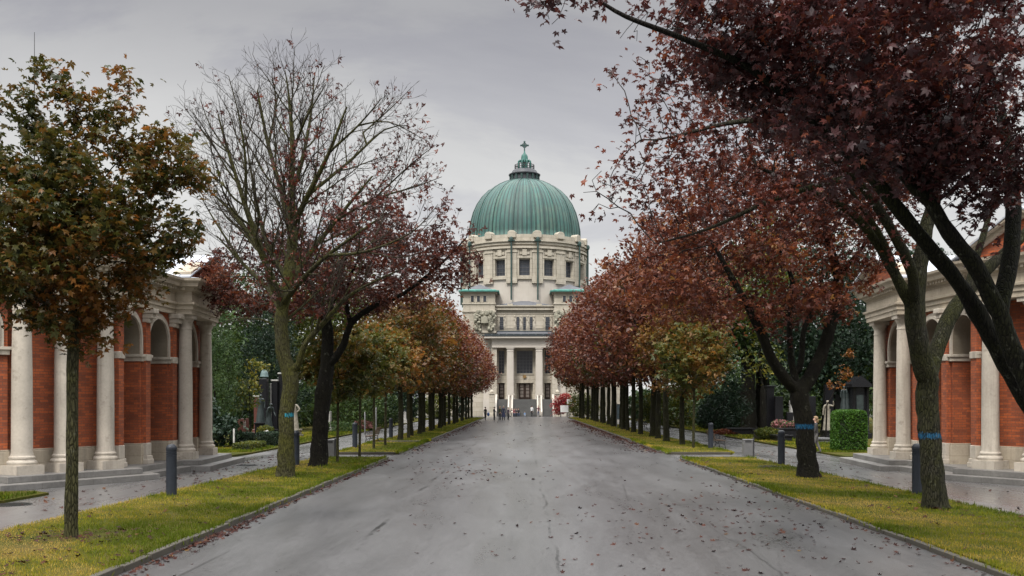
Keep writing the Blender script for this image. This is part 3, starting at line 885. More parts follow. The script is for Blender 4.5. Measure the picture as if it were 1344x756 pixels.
def ringed_plum():
    x, y = 8.95, 21.6
    root = tree_root('plum_maple', x, y, 'plum leaved maple with a leaning mossy trunk and a blue painted ring')
    W = lambda px, py, dy=0.0: (gx(px, y + dy) - x, dy, gz(py, y + dy))
    sk = Skel()
    sk.limb([(0.03, 0, -0.1), (0, 0, 0.05), (-.05, 0, 0.35), W(1222, 600), W(1219, 560), W(1217, 528), W(1216, 515), W(1218, 500)], [0.33, 0.285, 0.255, 0.235, 0.23, 0.275, 0.285, 0.24], 0.18)
    sk.limb([W(1218, 503), W(1210, 470, -.1), W(1203, 430, -.2), W(1200, 395, -.2), W(1207, 350, -.2), W(1215, 300, 0), W(1228, 260, .2), W(1232, 220, .3), W(1236, 150, .3)], [0.235, 0.215, 0.205, 0.20, 0.165, 0.145, 0.12, 0.095, 0.05], 0.2)
    sk.limb([W(1201, 405, -.2), W(1188, 385, -.3), W(1174, 360, -.4), W(1150, 318, -.6), W(1124, 285, -.8), W(1095, 265, -1), W(1040, 240, -1.3), W(985, 215, -1.5)], [0.15, 0.125, 0.11, 0.095, 0.085, 0.07, 0.05, 0.02], 0.2)
    sk.limb([W(1178, 365, -.4), W(1162, 322, -.7), W(1140, 285, -1.2), W(1110, 240, -1.8)], [0.085, 0.07, 0.06, 0.025], 0.2)
    sk.limb([W(1218, 500), W(1226, 470, .2), W(1240, 430, .4), W(1262, 392, .6), W(1292, 356, .8), W(1330, 322, 1.0), W(1380, 270, 1.1)], [0.20, 0.18, 0.165, 0.155, 0.14, 0.125, 0.07], 0.2)
    sk.limb([W(1268, 386, .6), W(1282, 335, .9), W(1296, 290, 1.2), W(1310, 230, 1.4)], [0.09, 0.08, 0.065, 0.03], 0.2)
    sk.limb([W(1200, 395, -.2), W(1190, 340, -1.4), W(1120, 230, -2.6), W(1010, 160, -3.4), W(880, 180, -3.8)], [0.13, 0.11, 0.08, 0.055, 0.02], 0.25)
    sk.limb([W(1120, 230, -2.6), W(1020, 260, -2.8), W(930, 300, -2.8), W(860, 320, -2.6)], [0.06, 0.05, 0.03, 0.012], 0.25)
    C = lambda px, py, rx, ry, rz, dy=0, w=1: (gx(px, y + dy) - x, dy, gz(py, y + dy), rx * (y + dy) / FPX, ry, rz * (y + dy) / FPX, w)
    E = [C(1010, 190, 150, 3.0, 80, -1.5), C(880, 170, 80, 2.0, 55, -3.2, .75), C(1000, 275, 90, 2.2, 55, -2.0), C(845, 250, 88, 1.7, 42, -3, 1.1), C(905, 215, 90, 1.6, 45, -3, .8), C(1120, 240, 80, 2.6, 70, -1), C(1180, 150, 150, 3.4, 90, 1.0), C(1060, 95, 160, 3, 70, 0), C(930, 85, 90, 2, 55, -2.5, .6), C(1185, 315, 45, 1.2, 45, -1.2, .35), C(850, 110, 60, 1.5, 60, -3, .5)]
    sk.grow(in_ellipsoids(E, 1900), 0.26, 0.32, 90, 0.04, 0.16, minz=4.4)
    sk.radii(0.006, 2.4, 0.08)
    sk.mesh('trunk', BARK_BAND_B, root)
    pts = leaf_spots(sk, 0.0125, 24, 0.17, minz=4.2)
    px_ = (pts[:, 0] + x) / (pts[:, 1] + y) * FPX + VX
    pts = pts[RS.uniform(0, 1, len(pts)) < np.clip(.30 + (px_ - 850) / 260 * .5, .30, .8) * (.35 + .65 * (wave(pts, 1.5, 3.0) > -.05))]
    keep = RS.permutation(len(pts))[:62000]
    scatter_leaves('crown', pts[keep], 0.083, LEAF['plum'], root, 'maple', 0.8, 0.65, 0.5, 5.0, 0.08)


def overhanging_plum():
    x, y = 9.3, 13.2
    root = tree_root('plum_maple', x, y, 'great plum leaved maple whose two thick dark limbs lean in at the right edge')
    W = lambda px, py, dy=0.0: (gx(px, y + dy) - x, dy, gz(py, y + dy))
    sk = Skel()
    sk.limb([(0.1, 0, -0.1), (0.05, 0, 0.05), (0, 0, 0.4), (-0.25, 0, 1.1), (-1.0, 0, 1.75)], [0.42, 0.36, 0.33, 0.30, 0.28], 0.16)
    sk.limb([(-1.0, 0, 1.75), W(1385, 540), W(1336, 474), W(1312, 412, -.1), W(1282, 352, -.2), W(1245, 305, -.4), W(1218, 262, -.3), W(1192, 238, .0), W(1160, 190, .6), W(1120, 130, 1.2), W(1070, 70, 1.6), W(1010, 20, 1.8), W(940, -20, 1.8)], [0.24, 0.175, 0.128, 0.115, 0.107, 0.10, 0.088, 0.075, 0.07, 0.055, 0.042, 0.03, 0.012], 0.14)
    sk.limb([(-1.0, 0, 1.75), W(1380, 552, .5), W(1328, 490, .6), W(1288, 420, .5), W(1256, 370, .4), W(1222, 328, .3), W(1196, 296, .2), W(1168, 262, .1), W(1130, 215, 0), W(1060, 150, .1), W(985, 90, 0), W(900, 52, -.4), W(822, 22, -.8), W(772, -4, -1), W(720, 0, -1.1)], [0.24, 0.16, 0.122, 0.115, 0.108, 0.10, 0.09, 0.095, 0.08, 0.062, 0.05, 0.038, 0.028, 0.018, 0.008], 0.14)
    sk.limb([W(1218, 262, -.3), W(1210, 190, .4), W(1230, 100, 1.0), W(1220, 0, 1.2)], [0.10, 0.085, 0.06, 0.03])
    sk.limb([W(1312, 412, -.1), W(1330, 300, .3), W(1320, 180, .8), W(1290, 60, 1.2)], [0.12, 0.10, 0.08, 0.04])
    sk.limb([W(1150, 230, .1), W(1090, 130, .8), W(1040, 40, 1.4), W(1000, -40, 1.6)], [0.08, 0.065, 0.045, 0.02])
    C = lambda px, py, rx, ry, rz, dy=0, w=1: (gx(px, y + dy) - x, dy, gz(py, y + dy), rx * (y + dy) / FPX, ry, rz * (y + dy) / FPX, w)
    E = [C(1180, 70, 190, 2.6, 150, -.7), C(1300, 150, 120, 2.4, 110, -.6), C(1150, 195, 120, 1.0, 50, -1.2, .8), C(1120, 110, 130, 1.0, 90, -1.6, .8), C(1050, 60, 150, 2.2, 110, .5), C(1210, 215, 110, 1.6, 45, .4, .5), C(940, 20, 110, 1.4, 60, -.5), C(1100, 150, 110, 2, 80, 0), C(800, 12, 110, 1.0, 26, -.9, .8), C(715, 0, 42, .7, 26, -1, 1.0), C(1130, -60, 260, 2.6, 80, 0), C(1340, 330, 60, 1.0, 30, .6, .3), C(905, 95, 55, 1.0, 45, 0, .5)]
    sk.grow(in_ellipsoids(E, 1900), 0.2, 0.25, 110, 0.02, 0.15, minz=4.0)
    sk.radii(0.0045, 2.4, 0.06)
    sk.mesh('trunk', BARK_OVER, root)
    pts = leaf_spots(sk, 0.011, 26, 0.13, minz=4.0)
    gap = wave(pts, 1.25, 9.0) + .5 * wave(pts, 2.7, 4.0)
    pts = pts[RS.uniform(0, 1, len(pts)) < np.clip(.55 + 1.8 * gap, .05, 1)]
    keep = RS.permutation(len(pts))[:60000]
    scatter_leaves('crown', pts[keep], 0.08, LEAF['darkplum'], root, 'maple', 0.8, 0.6, 0.4, 6.0, -0.04)


# ---- the avenue rows -----------------------------------------------------------------------
def row_tree(label, mat, H, rad, bark, group, name, tr=0.19, nleaf=8600, bottom=3.3, seed=0, leaf=0.24, nattr=420, hue=0.0):
    root = tree_root(name, 0, 0, label, group=group)
    sk = Skel()
    rng = np.random.RandomState(50 + seed)
    fork = bottom + 0.5
    sk.limb([(0, 0, -0.1), (0, 0, 0.2), (0.04 * (seed % 3 - 1), 0, fork * .5), (0, 0, fork)], [tr * 1.4, tr * 1.06, tr * 0.95, tr * 0.85], 0.4)
    m = (H + bottom) / 2; hz = (H - bottom) / 2
    E = [(0, 0, m - 0.1 * hz, rad, rad, hz * 0.9), (0, 0, H - hz * 0.55, rad * .62, rad * .62, hz * .55)]
    for k in range(7):
        a = 2 * PI * k / 7 + seed
        E.append((math.cos(a) * rad * .62, math.sin(a) * rad * .62, m + rng.uniform(-.5, .35) * hz, rad * .45, rad * .45, hz * rng.uniform(.3, .5)))
    for q in range(16):
        d = unit(rng.normal(0, 1, (1, 3)))[0]; d[2] = abs(d[2]) * 1.1 - .35
        c = np.array([0, 0, m]) + d * np.array([rad, rad, hz]) * rng.uniform(.80, 1.02)
        E.append((c[0], c[1], c[2], rad * .2, rad * .2, hz * .17, 2.2))
    sk.grow(in_ellipsoids(E, nattr, rng), 0.45, 0.5, 70, 0.15, 0.16, rng, minz=fork * .8)
    sk.radii(0.012, 2.3)
    sk.mesh('trunk', bark, root)
    pts = np.concatenate([leaf_spots(sk, 0.03, 6, 0.26, rng, minz=bottom - 0.4), clump_leaves(E, nleaf // 26, 18, rad * 0.09, rng, 0.5)])
    pts = pts[rng.permutation(len(pts))[:nleaf]]
    scatter_leaves('crown', pts, leaf, LEAF[mat], root, 'oval' if leaf > 0.2 else 'three', 0.7, 0.75, 0.65, seed * 1.7, hue, rng)
    return root


def spin_copy(proto, x, y, rz, s, label, sz=None):
    o = copy_tree(proto)
    o.location = (x, y, 0); o.rotation_euler = (0, 0, rz); o.scale = (s, s, s if sz is None else sz)
    o['label'] = label
    return o
# ------------------------------------------------------------------ architecture helpers
def v2(p): return Vector((p[0], p[1]))


def offset_path(path, d):
    """open polyline moved d to the left-hand side of its direction, corners mitred"""
    pts = [v2(p) for p in path]; out = []
    for i, p in enumerate(pts):
        ds = []
        if i > 0: ds.append((p - pts[i - 1]).normalized())
        if i < len(pts) - 1: ds.append((pts[i + 1] - p).normalized())
        ns = [Vector((-q.y, q.x)) for q in ds]
        n = ns[0] if len(ns) == 1 else (ns[0] + ns[1])
        if len(ns) == 2:
            n = n.normalized(); n = n / max(0.35, n.dot(ns[0]))
        out.append((p.x + n.x * d, p.y + n.y * d))
    return out


def sweep(mb, path, prof):
    """closed profile of (outward, z) carried along an open plan path"""
    lines = [offset_path(path, d) for d, z in prof]
    n, m = len(path), len(prof)
    vs = [(lines[j][i][0], lines[j][i][1], prof[j][1]) for i in range(n) for j in range(m)]
    fs = []
    for i in range(n - 1):
        for j in range(m):
            j2 = (j + 1) % m
            fs.append((i * m + j, (i + 1) * m + j, (i + 1) * m + j2, i * m + j2))
    fs.append(tuple(range(m))); fs.append(tuple((n - 1) * m + j for j in range(m))[::-1])
    mb.add(vs, fs)


class WallRun:
    """an upright wall from a to b (plan), outer face on its left, with arched openings (s0, s1, spring height)"""
    def __init__(self, a, b, thick, z0, z1, openings=()):
        self.a, self.b = v2(a), v2(b)
        self.L = (self.b - self.a).length
        self.u = (self.b - self.a) / self.L
        self.n = Vector((-self.u.y, self.u.x))
        self.t, self.z0, self.z1, self.op = thick, z0, z1, sorted(openings)

    def pt(self, s, out, z):
        q = self.a + self.u * s + self.n * out
        return (q.x, q.y, z)

    def slab(self, mb, s0, s1, o0, o1, z0, z1):
        vs = [self.pt(s, o, z) for z in (z0, z1) for s, o in ((s0, o0), (s1, o0), (s1, o1), (s0, o1))]
        mb.add(vs, [(3, 2, 1, 0), (4, 5, 6, 7), (0, 1, 5, 4), (1, 2, 6, 5), (2, 3, 7, 6), (3, 0, 4, 7)])

    def wall(self, mb):
        s = 0.0
        for (a, b, sp) in self.op:
            if a > s + 1e-4: self.slab(mb, s, a, -self.t, 0, self.z0, self.z1)
            self.arch_fill(mb, a, b, sp)
            s = b
        if s < self.L - 1e-4: self.slab(mb, s, self.L, -self.t, 0, self.z0, self.z1)

    def arch_fill(self, mb, a, b, sp, n=18):
        r = (b - a) / 2; c = (a + b) / 2
        arc = [(c - r * math.cos(PI * k / n), sp + r * math.sin(PI * k / n)) for k in range(n + 1)]
        for o, flip in ((0, False), (-self.t, True)):
            vs, fs = [], []
            for s, z in arc: vs += [self.pt(s, o, z), self.pt(s, o, self.z1)]
            for k in range(n):
                q = (2 * k, 2 * k + 1, 2 * k + 3, 2 * k + 2)
                fs.append(q if flip else q[::-1])
            mb.add(vs, fs)
        vs, fs = [], []
        for s, z in arc: vs += [self.pt(s, 0, z), self.pt(s, -self.t, z)]
        for k in range(n): fs.append((2 * k, 2 * k + 2, 2 * k + 3, 2 * k + 1))
        mb.add(vs, fs)

    def soffit(self, mb, a, b, sp, g=0.004, n=18):
        """stone lining of the opening's upper half"""
        r = (b - a) / 2 - g; c = (a + b) / 2
        arc = [(c - r * math.cos(PI * k / n), sp + r * math.sin(PI * k / n)) for k in range(n + 1)]
        vs, fs = [], []
        for s, z in arc: vs += [self.pt(s, -0.002, z), self.pt(s, -self.t + .002, z)]
        for k in range(n): fs.append((2 * k, 2 * k + 2, 2 * k + 3, 2 * k + 1))
        mb.add(vs, fs)

    def archivolt(self, mb, a, b, sp, w=0.2, pr=0.06, z0=None, n=20):
        r = (b - a) / 2; c = (a + b) / 2
        line = [(c - r * math.cos(PI * k / n), sp + r * math.sin(PI * k / n), c - (r + w) * math.cos(PI * k / n), sp + (r + w) * math.sin(PI * k / n)) for k in range(n + 1)]
        if z0 is not None:
            line = [(a, z0, a - w, z0)] + line + [(b, z0, b + w, z0)]
        vs, fs = [], []
        for s0, za, s1, zb in line:
            vs += [self.pt(s0, 0.0, za), self.pt(s0, pr, za), self.pt((s0 + s1) / 2, pr, (za + zb) / 2), self.pt((s0 + s1) / 2, pr * .55, (za + zb) / 2), self.pt(s1, pr * .55, zb), self.pt(s1, 0.0, zb)]
        m = 6
        for k in range(len(line) - 1):
            for j in range(m - 1):
                fs.append((k * m + j, k * m + j + 1, (k + 1) * m + j + 1, (k + 1) * m + j))
        fs.append(tuple(range(m))[::-1]); fs.append(tuple((len(line) - 1) * m + j for j in range(m)))
        mb.add(vs, fs)


COLUMN_PROF = [(0.40, 0.26), (0.40, 0.30), (0.415, 0.33), (0.40, 0.37), (0.35, 0.40), (0.34, 0.43), (0.36, 0.46), (0.355, 0.50), (0.315, 0.53), (0.292, 0.62),
               (0.29, 1.6), (0.282, 2.8), (0.262, 3.9), (0.25, 4.48), (0.265, 4.49), (0.265, 4.53), (0.25, 4.55), (0.25, 4.68), (0.275, 4.72), (0.33, 4.80), (0.345, 4.85)]


def column(name, x, y, z0, z1, rs, rz, parent, mir):
    m = MB(mir)
    k = (z1 - z0 - 0.13) / 4.85
    m.box((x, y, z0 + 0.13), (0.86 * rs, 0.86 * rs, 0.26), rz)
    m.lathe([(r * rs, z * (k if z > 0.6 else 1.0) if z > 0.6 else z) for r, z in COLUMN_PROF], (x, y, z0), 28)
    m.box((x, y, z1 - 0.065), (0.74 * rs, 0.74 * rs, 0.13), rz)
    return m.build(name, STONE_COL, parent, smooth=True, angle=35)


def pavilion(mir, label):
    """curved brick and stone arcade facing the avenue; mir is the avenue axis for the right-hand one"""
    fx = (lambda x: 2 * mir - x) if mir is not None else (lambda x: x)
    root = empty('arcade_pavilion', (fx(-14.0), 33.5, 0), 0, label, 'pavilion', 'facing arcade pavilions')
    B = lambda: MB(mir)
    Z1, ZC = 5.48, 0.34
    P4, P3, P2, P15, PA = (-12.35, 38.7), (-12.1, 35.65), (-12.80, 30.5), (-13.53, 29.3), (-14.2, 28.2)
    u = Vector((-0.52, -0.855)); nb = Vector((-0.855, 0.52))
    off = lambda p, s, o: (p[0] + u.x * s + nb.x * -o, p[1] + u.y * s + nb.y * -o)
    # wall runs travel away -> towards the camera with the road on the LEFT, so list them from far to near
    runs = [
        WallRun((-12.62, 39.05), (-12.50, 35.25), 0.8, ZC, Z1, [(0.78, 2.7, 4.35)]),
        WallRun((-12.41, 35.22), (-12.70, 30.98), 0.85, ZC, Z1, [(0.42, 1.96, 4.45), (2.56, 4.02, 4.45)]),
        WallRun(off(P2, -0.40, -0.47), off(PA, 0.42, -0.47), 0.8, ZC, Z1, []),
        WallRun((-14.62, 28.22), (-19.4, 24.63), 0.8, ZC, Z1, [(0.30, 2.0, 4.45), (2.7, 4.4, 4.45)]),
    ]
    # the left-hand side of (far -> near) must be the road side
    w = B()
    for r in runs: r.n = -r.n if r.n.x < 0 else r.n
    for r in runs: r.wall(w)
    # rear wall of the arcade, brick below and plaster above
    rear = [(-15.6, 39.0), (-15.9, 32.0), (-17.4, 28.9), (-21.5, 26.0)]
    for a, b in zip(rear[:-1], rear[1:]):
        q = WallRun(a, b, 0.4, 0.3, 3.8); q.n = -q.n if q.n.x < 0 else q.n; q.slab(w, 0, q.L, -0.4, 0, 0.3, 3.8)
    w.bx(-15.55, -13.85, 38.3, 39.0, ZC, 1.8)
    w.build('brick_wall', BRICK, root)
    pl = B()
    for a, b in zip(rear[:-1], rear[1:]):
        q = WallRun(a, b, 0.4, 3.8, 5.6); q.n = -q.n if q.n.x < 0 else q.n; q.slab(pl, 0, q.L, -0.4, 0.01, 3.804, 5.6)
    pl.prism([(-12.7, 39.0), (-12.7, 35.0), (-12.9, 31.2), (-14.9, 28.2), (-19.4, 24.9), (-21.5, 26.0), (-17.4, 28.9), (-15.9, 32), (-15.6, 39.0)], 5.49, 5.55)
    pl.build('plaster_vault', PLASTER_SHADED, root)
    # stone trim on the runs: arch surrounds, imposts, plinths, soffits
    for r in runs:
        for (a, b, sp) in r.op:
            m = B(); r.archivolt(m, a, b, sp, 0.2, 0.07, 3.96); m.build('arch_surround', STONE_COL, root)
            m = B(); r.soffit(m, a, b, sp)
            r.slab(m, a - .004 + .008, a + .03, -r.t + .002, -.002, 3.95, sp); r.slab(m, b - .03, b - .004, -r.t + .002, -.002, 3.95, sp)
            m.build('arch_lining', PLASTER_SHADED, root)
    imp, pli = B(), B()
    for r in runs:
        edges = [0.0]
        for (a, b, sp) in r.op: edges += [a, b]
        edges.append(r.L)
        for s0, s1 in zip(edges[::2], edges[1::2]):
            if r.op:
                r.slab(imp, s0 - .05, s1 + .05, -r.t - .05, 0.09, 3.72, 3.86); r.slab(imp, s0 - .10, s1 + .10, -r.t - .08, 0.14, 3.86, 3.95)
            r.slab(pli, s0 - .05, s1 + .05, -r.t - .04, 0.07, ZC - .02, 0.98); r.slab(pli, s0 - .03, s1 + .03, -r.t - .02, 0.045, 0.98, 1.03)
            if imp.v: imp.build('impost', STONE_COL, root, bevel=0.012)
            pli.build('plinth', STONE, root, bevel=0.012)
            imp, pli = B(), B()
    # brick pilaster strips with scroll brackets between the arches
    for r, ss in ((runs[1], (0.17, 2.26, 4.15)), (runs[0], (3.4,)), (runs[3], (2.35,))):
        for s in ss:
            m = B(); r.slab(m, s - .17, s + .17, 0.002, 0.15, 1.03, 5.02); m.build('brick_pilaster', BRICK, root)
            m = B()
            r.slab(m, s - .20, s + .20, 0.0, 0.22, ZC, .62); r.slab(m, s - .22, s + .22, 0, .25, ZC, .5); r.slab(m, s - .185, s + .185, 0.0, 0.18, .62, 1.035)
            m.build('pilaster_base', STONE_COL, root, bevel=0.02)
            m = B(); r.slab(m, s - .19, s + .19, 0.0, 0.19, 3.74, 3.96); m.build('pilaster_band', STONE_COL, root, bevel=0.02)
            m = B()
            r.slab(m, s - .15, s + .15, 0.0, 0.26, 5.0, 5.14); r.slab(m, s - .15, s + .15, 0.0, 0.36, 5.14, 5.3); r.slab(m, s - .19, s + .19, 0.0, 0.44, 5.3, 5.47)
            m.build('scroll_bracket', STONE_COL, root, bevel=0.03)
    rz2 = math.atan2(u.y, u.x)
    for p, rs, rz in ((P4, 1.0, 0.06), (P3, 1.0, 0.06), (P2, 1.02, rz2), (P15, 1.05, rz2), (PA, 1.12, rz2)):
        column('column', p[0], p[1], ZC, Z1 + .0, rs * .86, rz, root, mir)
    # entablature path, far -> near, road side on its left
    f2 = lambda p, s, o: (p[0] + u.x * s - nb.x * o, p[1] + u.y * s - nb.y * o)
    path = [(-16.0, 39.25), (-11.98, 39.14), (-11.73, 35.22), (-12.28, 35.18), (-12.56, 31.1), f2(P2, -.46, .36), f2(PA, .46, .40), (-14.62, 27.98), (-19.6, 24.25)]
    prof = [(-.55, Z1 + .004), (0, Z1 + .004), (0, 5.64), (.04, 5.66), (.04, 5.80), (.11, 5.83), (.12, 5.90), (0.0, 5.93), (0, 6.28), (.07, 6.32), (.1, 6.40), (.27, 6.45), (.31, 6.56), (.40, 6.64), (.42, 6.72), (-.55, 6.72)]
    m = B(); p2 = path
    sw = offset_path(p2, 1.0)
    if sw[3][0] < p2[3][0]: prof = [(-d, z) for d, z in prof]
    sweep(m, p2, prof); m.build('entablature', STONE, root)
    for (a, b) in zip(path[1:-1], path[2:]):
        dm = B()
        q = WallRun(a, b, .1, 0, 1); q.n = -q.n if q.n.x < 0 else q.n
        s = 0.18
        while s < q.L - .1:
            q.slab(dm, s, s + .1, 0.002, 0.19, 6.33, 6.445); s += 0.2
        if dm.v: dm.build('dentil_course', STONE, root)
    # roofs: lean-to zinc over the arcade, gables over the two porticoes
    m = B()
    fr = offset_path(path, 0.36 if sw[3][0] > p2[3][0] else -0.36)
    back = [(-16.6, 39.6), (-16.4, 37), (-16.4, 35.5), (-16.6, 34), (-16.9, 32), (-17.6, 29.8), (-18.6, 28.6), (-19.2, 28.2), (-22.5, 25.9)]
    vs = [(x, y, 6.735) for x, y in fr] + [(x, y, 7.25) for x, y in back]
    n = len(fr)
    m.add(vs, [(i, i + 1, n + i + 1, n + i) for i in range(n - 1)])
    m.build('zinc_roof', ZINC, root)

    def gable(c, along, half, front, depth, zb, zt, name):
        """gable roof whose ridge runs back along -front; along is the unit vector of the gable face"""
        a = Vector(along); f = Vector(front); c = Vector(c)
        Q = lambda s, d, z: ((c + a * s + f * d).x, (c + a * s + f * d).y, z)
        t = B(); t.add([Q(-half + .1, 0, zb), Q(half - .1, 0, zb), Q(0, 0, zt - .16), Q(-half + .1, -.3, zb), Q(half - .1, -.3, zb), Q(0, -.3, zt - .16)],
                       [(0, 1, 2), (5, 4, 3), (0, 2, 5, 3), (1, 4, 5, 2), (0, 3, 4, 1)])
        t.build('gable_wall', BRICK, root)
        k = B()
        for sg in (-1, 1):
            for (o, th, z) in ((0.16, .16, 0.0), (0.32, .10, 0.16)):
                vs = []
                for (s, zz) in ((sg * (half + .05), zb - .03), (0, zt - .20)):
                    for d in (-.32, o):
                        vs += [Q(s, d, zz + z), Q(s, d, zz + z + th)]
                k.add(vs, [(0, 1, 3, 2), (4, 6, 7, 5), (0, 2, 6, 4), (1, 5, 7, 3), (2, 3, 7, 6), (0, 4, 5, 1)])
        k.build('raking_cornice', STONE, root)
        z = B()
        for sg in (-1, 1):
            a0, a1 = (half + .22), 0
            za, zt2 = zb + .05, zt + .12
            vs = [Q(sg * a0, .36, za), Q(0, .36, zt2), Q(0, -depth, zt2), Q(sg * a0, -depth, za)]
            vs += [(p[0], p[1], p[2] - .05) for p in vs]
            z.add(vs, [(0, 1, 2, 3), (7, 6, 5, 4), (0, 4, 5, 1), (1, 5, 6, 2), (2, 6, 7, 3), (3, 7, 4, 0)])
            # standing seams
            d = .05
            while d < depth - .1:
                p, q = Q(sg * a0, -d, za + .012), Q(0, -d, zt2 + .012)
                z.tube([p, q], .018, 4)
                d += .62
        z.build('gable_roof', ZINC, root)

    gable((-11.86, 37.18), (0.065, 0.998), 2.12, (0.998, -0.065), 5.0, 6.735, 7.75, 'end')
    mid = ((P2[0] + PA[0]) / 2 + .30, (P2[1] + PA[1]) / 2 - .18)
    gable(mid, (-u.x, -u.y), 2.0, (-nb.x, -nb.y), 5.0, 6.735, 8.0, 'mid')
    # steps
    sg = 1 if sw[3][0] > p2[3][0] else -1
    for o, z0, z1, nm in ((0.42, 0.172, 0.345, 'step'), (0.85, -0.02, 0.17, 'step')):
        f = offset_path(path, sg * o)
        m = B(); m.prism(f + [(-21, 26.2), (-16.2, 32.0), (-16.0, f[0][1])], z0, z1)
        m.build('step', STONE_DARK, root, bevel=0.015)
    if mir is None:
        m = B(); m.tube([(-14.83, 30.2, 7.2), (-14.83, 30.2, 10.5), (-14.83, 30.2, 13.6)], [.03, .02, .008], 5); m.build('lightning_rod', STEEL_DARK, root)
    return root


# ------------------------------------------------------------------ the domed church
CX, DC = 0.19, 178.0          # axis and depth of the dome


def church():
    root = empty('domed_church', (CX, DC, 0), 0, 'pale stone church with a ribbed green copper dome and columned portico closing the avenue', 'church')
    S = lambda px, d: px * d / FPX
    # ---- drum with sixteen windows
    rd = S(79.2, DC)
    zt, zb = gz(323, DC), gz(404, DC)
    wz0, wz1 = gz(371.5, DC), gz(351.5, DC)
    wa = math.asin(6.7 / 79.2)
    A0 = -PI / 2
    pt = lambda a, r, z: (CX + r * math.cos(a), DC + r * math.sin(a), z)
    dr, plain = MB(), MB()
    zplain = gz(376, DC)

    def patch(mb, a0, a1, z0, z1, r, n=3):
        vs = [pt(a0 + (a1 - a0) * k / n, r, z) for k in range(n + 1) for z in (z0, z1)]
        mb.add(vs, [(2 * k, 2 * k + 2, 2 * k + 3, 2 * k + 1) for k in range(n)])

    def block(mb, a0, a1, z0, z1, r0, r1, n=3):
        vs = []
        for k in range(n + 1):
            a = a0 + (a1 - a0) * k / n
            vs += [pt(a, r0, z0), pt(a, r1, z0), pt(a, r1, z1), pt(a, r0, z1)]
        fs = []
        for k in range(n):
            b = 4 * k
            fs += [(b, b + 4, b + 5, b + 1), (b + 1, b + 5, b + 6, b + 2), (b + 2, b + 6, b + 7, b + 3), (b + 3, b + 7, b + 4, b)]
        fs += [(0, 1, 2, 3), (4 * n + 3, 4 * n + 2, 4 * n + 1, 4 * n)]
        mb.add(vs, fs)

    st = 2 * PI / 16
    for k in range(16):
        a = A0 + st * k
        patch(dr, a - st / 2, a - wa, zplain, zt, rd); patch(dr, a + wa, a + st / 2, zplain, zt, rd)
        patch(dr, a - wa, a + wa, zplain, wz0, rd); patch(dr, a - wa, a + wa, wz1, zt, rd)
        for z, f in ((wz0, 1), (wz1, -1)):
            dr.add([pt(a - wa, rd, z), pt(a + wa, rd, z), pt(a + wa, rd - .7, z), pt(a - wa, rd - .7, z)], [(0, 1, 2, 3)[::f]])
        for sgn in (-1, 1):
            dr.add([pt(a + sgn * wa, rd, wz0), pt(a + sgn * wa, rd - .7, wz0), pt(a + sgn * wa, rd - .7, wz1), pt(a + sgn * wa, rd, wz1)], [(0, 1, 2, 3)])
        patch(plain, a - st / 2, a + st / 2, zb - 6, zplain, rd + .02, 6)
    dr.build('drum', CHURCH, root)
    plain.build('drum_base', CHURCH_PLAIN, root)
    tr = MB()
    for k in range(16):
        a = A0 + st * k
        hw = wa * 1.35
        block(tr, a - hw * 1.3, a + hw * 1.3, gz(376, DC), gz(372.5, DC), rd - .05, rd + .35)           # sill
        for sgn in (-1, 1):
            c = a + sgn * wa * 1.18
            block(tr, c - wa * .16, c + wa * .16, wz0 - .1, gz(339.5, DC), rd - .05, rd + .14)                  # jambs
        block(tr, a - hw, a + hw, gz(350, DC), gz(347.5, DC), rd - .05, rd + .2)
        block(tr, a - wa * .4, a + wa * .4, gz(347, DC), gz(339.5, DC), rd - .05, rd + .3)              # carved key
        block(tr, a - wa * .9, a + wa * .9, gz(345.5, DC), gz(342.5, DC), rd - .05, rd + .17)
        c = a + st / 2
        block(tr, c - .075, c + .075, gz(373, DC), gz(338, DC), rd - .05, rd + .22)                    # pilasters
        block(tr, c - .085, c + .085, gz(381, DC), gz(373, DC), rd - .05, rd + .45)
        block(tr, c - .085, c + .085, gz(343, DC), gz(340.5, DC), rd - .05, rd + .34)
    for z0, z1, o in ((338, 335.5, .42), (333, 329.5, .25), (329.5, 328, .5), (328, 320.5, .12)):
        tr.lathe([(rd - .3, gz(z0, DC)), (rd + o, gz(z0, DC)), (rd + o, gz(z1, DC)), (rd - .3, gz(z1, DC))], (CX, DC, 0), 96, cap=False)
    tr.build('drum_mouldings', CHURCH, root, smooth=True, angle=30)
    for k in range(16):
        a = A0 + st * k + st / 2
        m = MB()
        c = pt(a, rd + .1, 0)
        co, si = math.cos(a), math.sin(a)
        hw = S(5.0, DC)
        prof = [(-hw, gz(325, DC)), (hw, gz(325, DC)), (hw, gz(318.6, DC)), (hw * .8, gz(317.2, DC)), (hw * .45, gz(316.0, DC)), (-hw * .45, gz(316.0, DC)), (-hw * .8, gz(317.2, DC)), (-hw, gz(318.6, DC))]
        vs = [(c[0] - si * s + co * d, c[1] + co * s + si * d, z) for d in (-.9, .35) for s, z in prof]
        n = len(prof)
        m.add(vs, [tuple(range(n))[::-1], tuple(range(n, 2 * n))] + [(i, (i + 1) % n, n + (i + 1) % n, n + i) for i in range(n)])
        m.build('parapet_block', CHURCH, root, bevel=0.05)
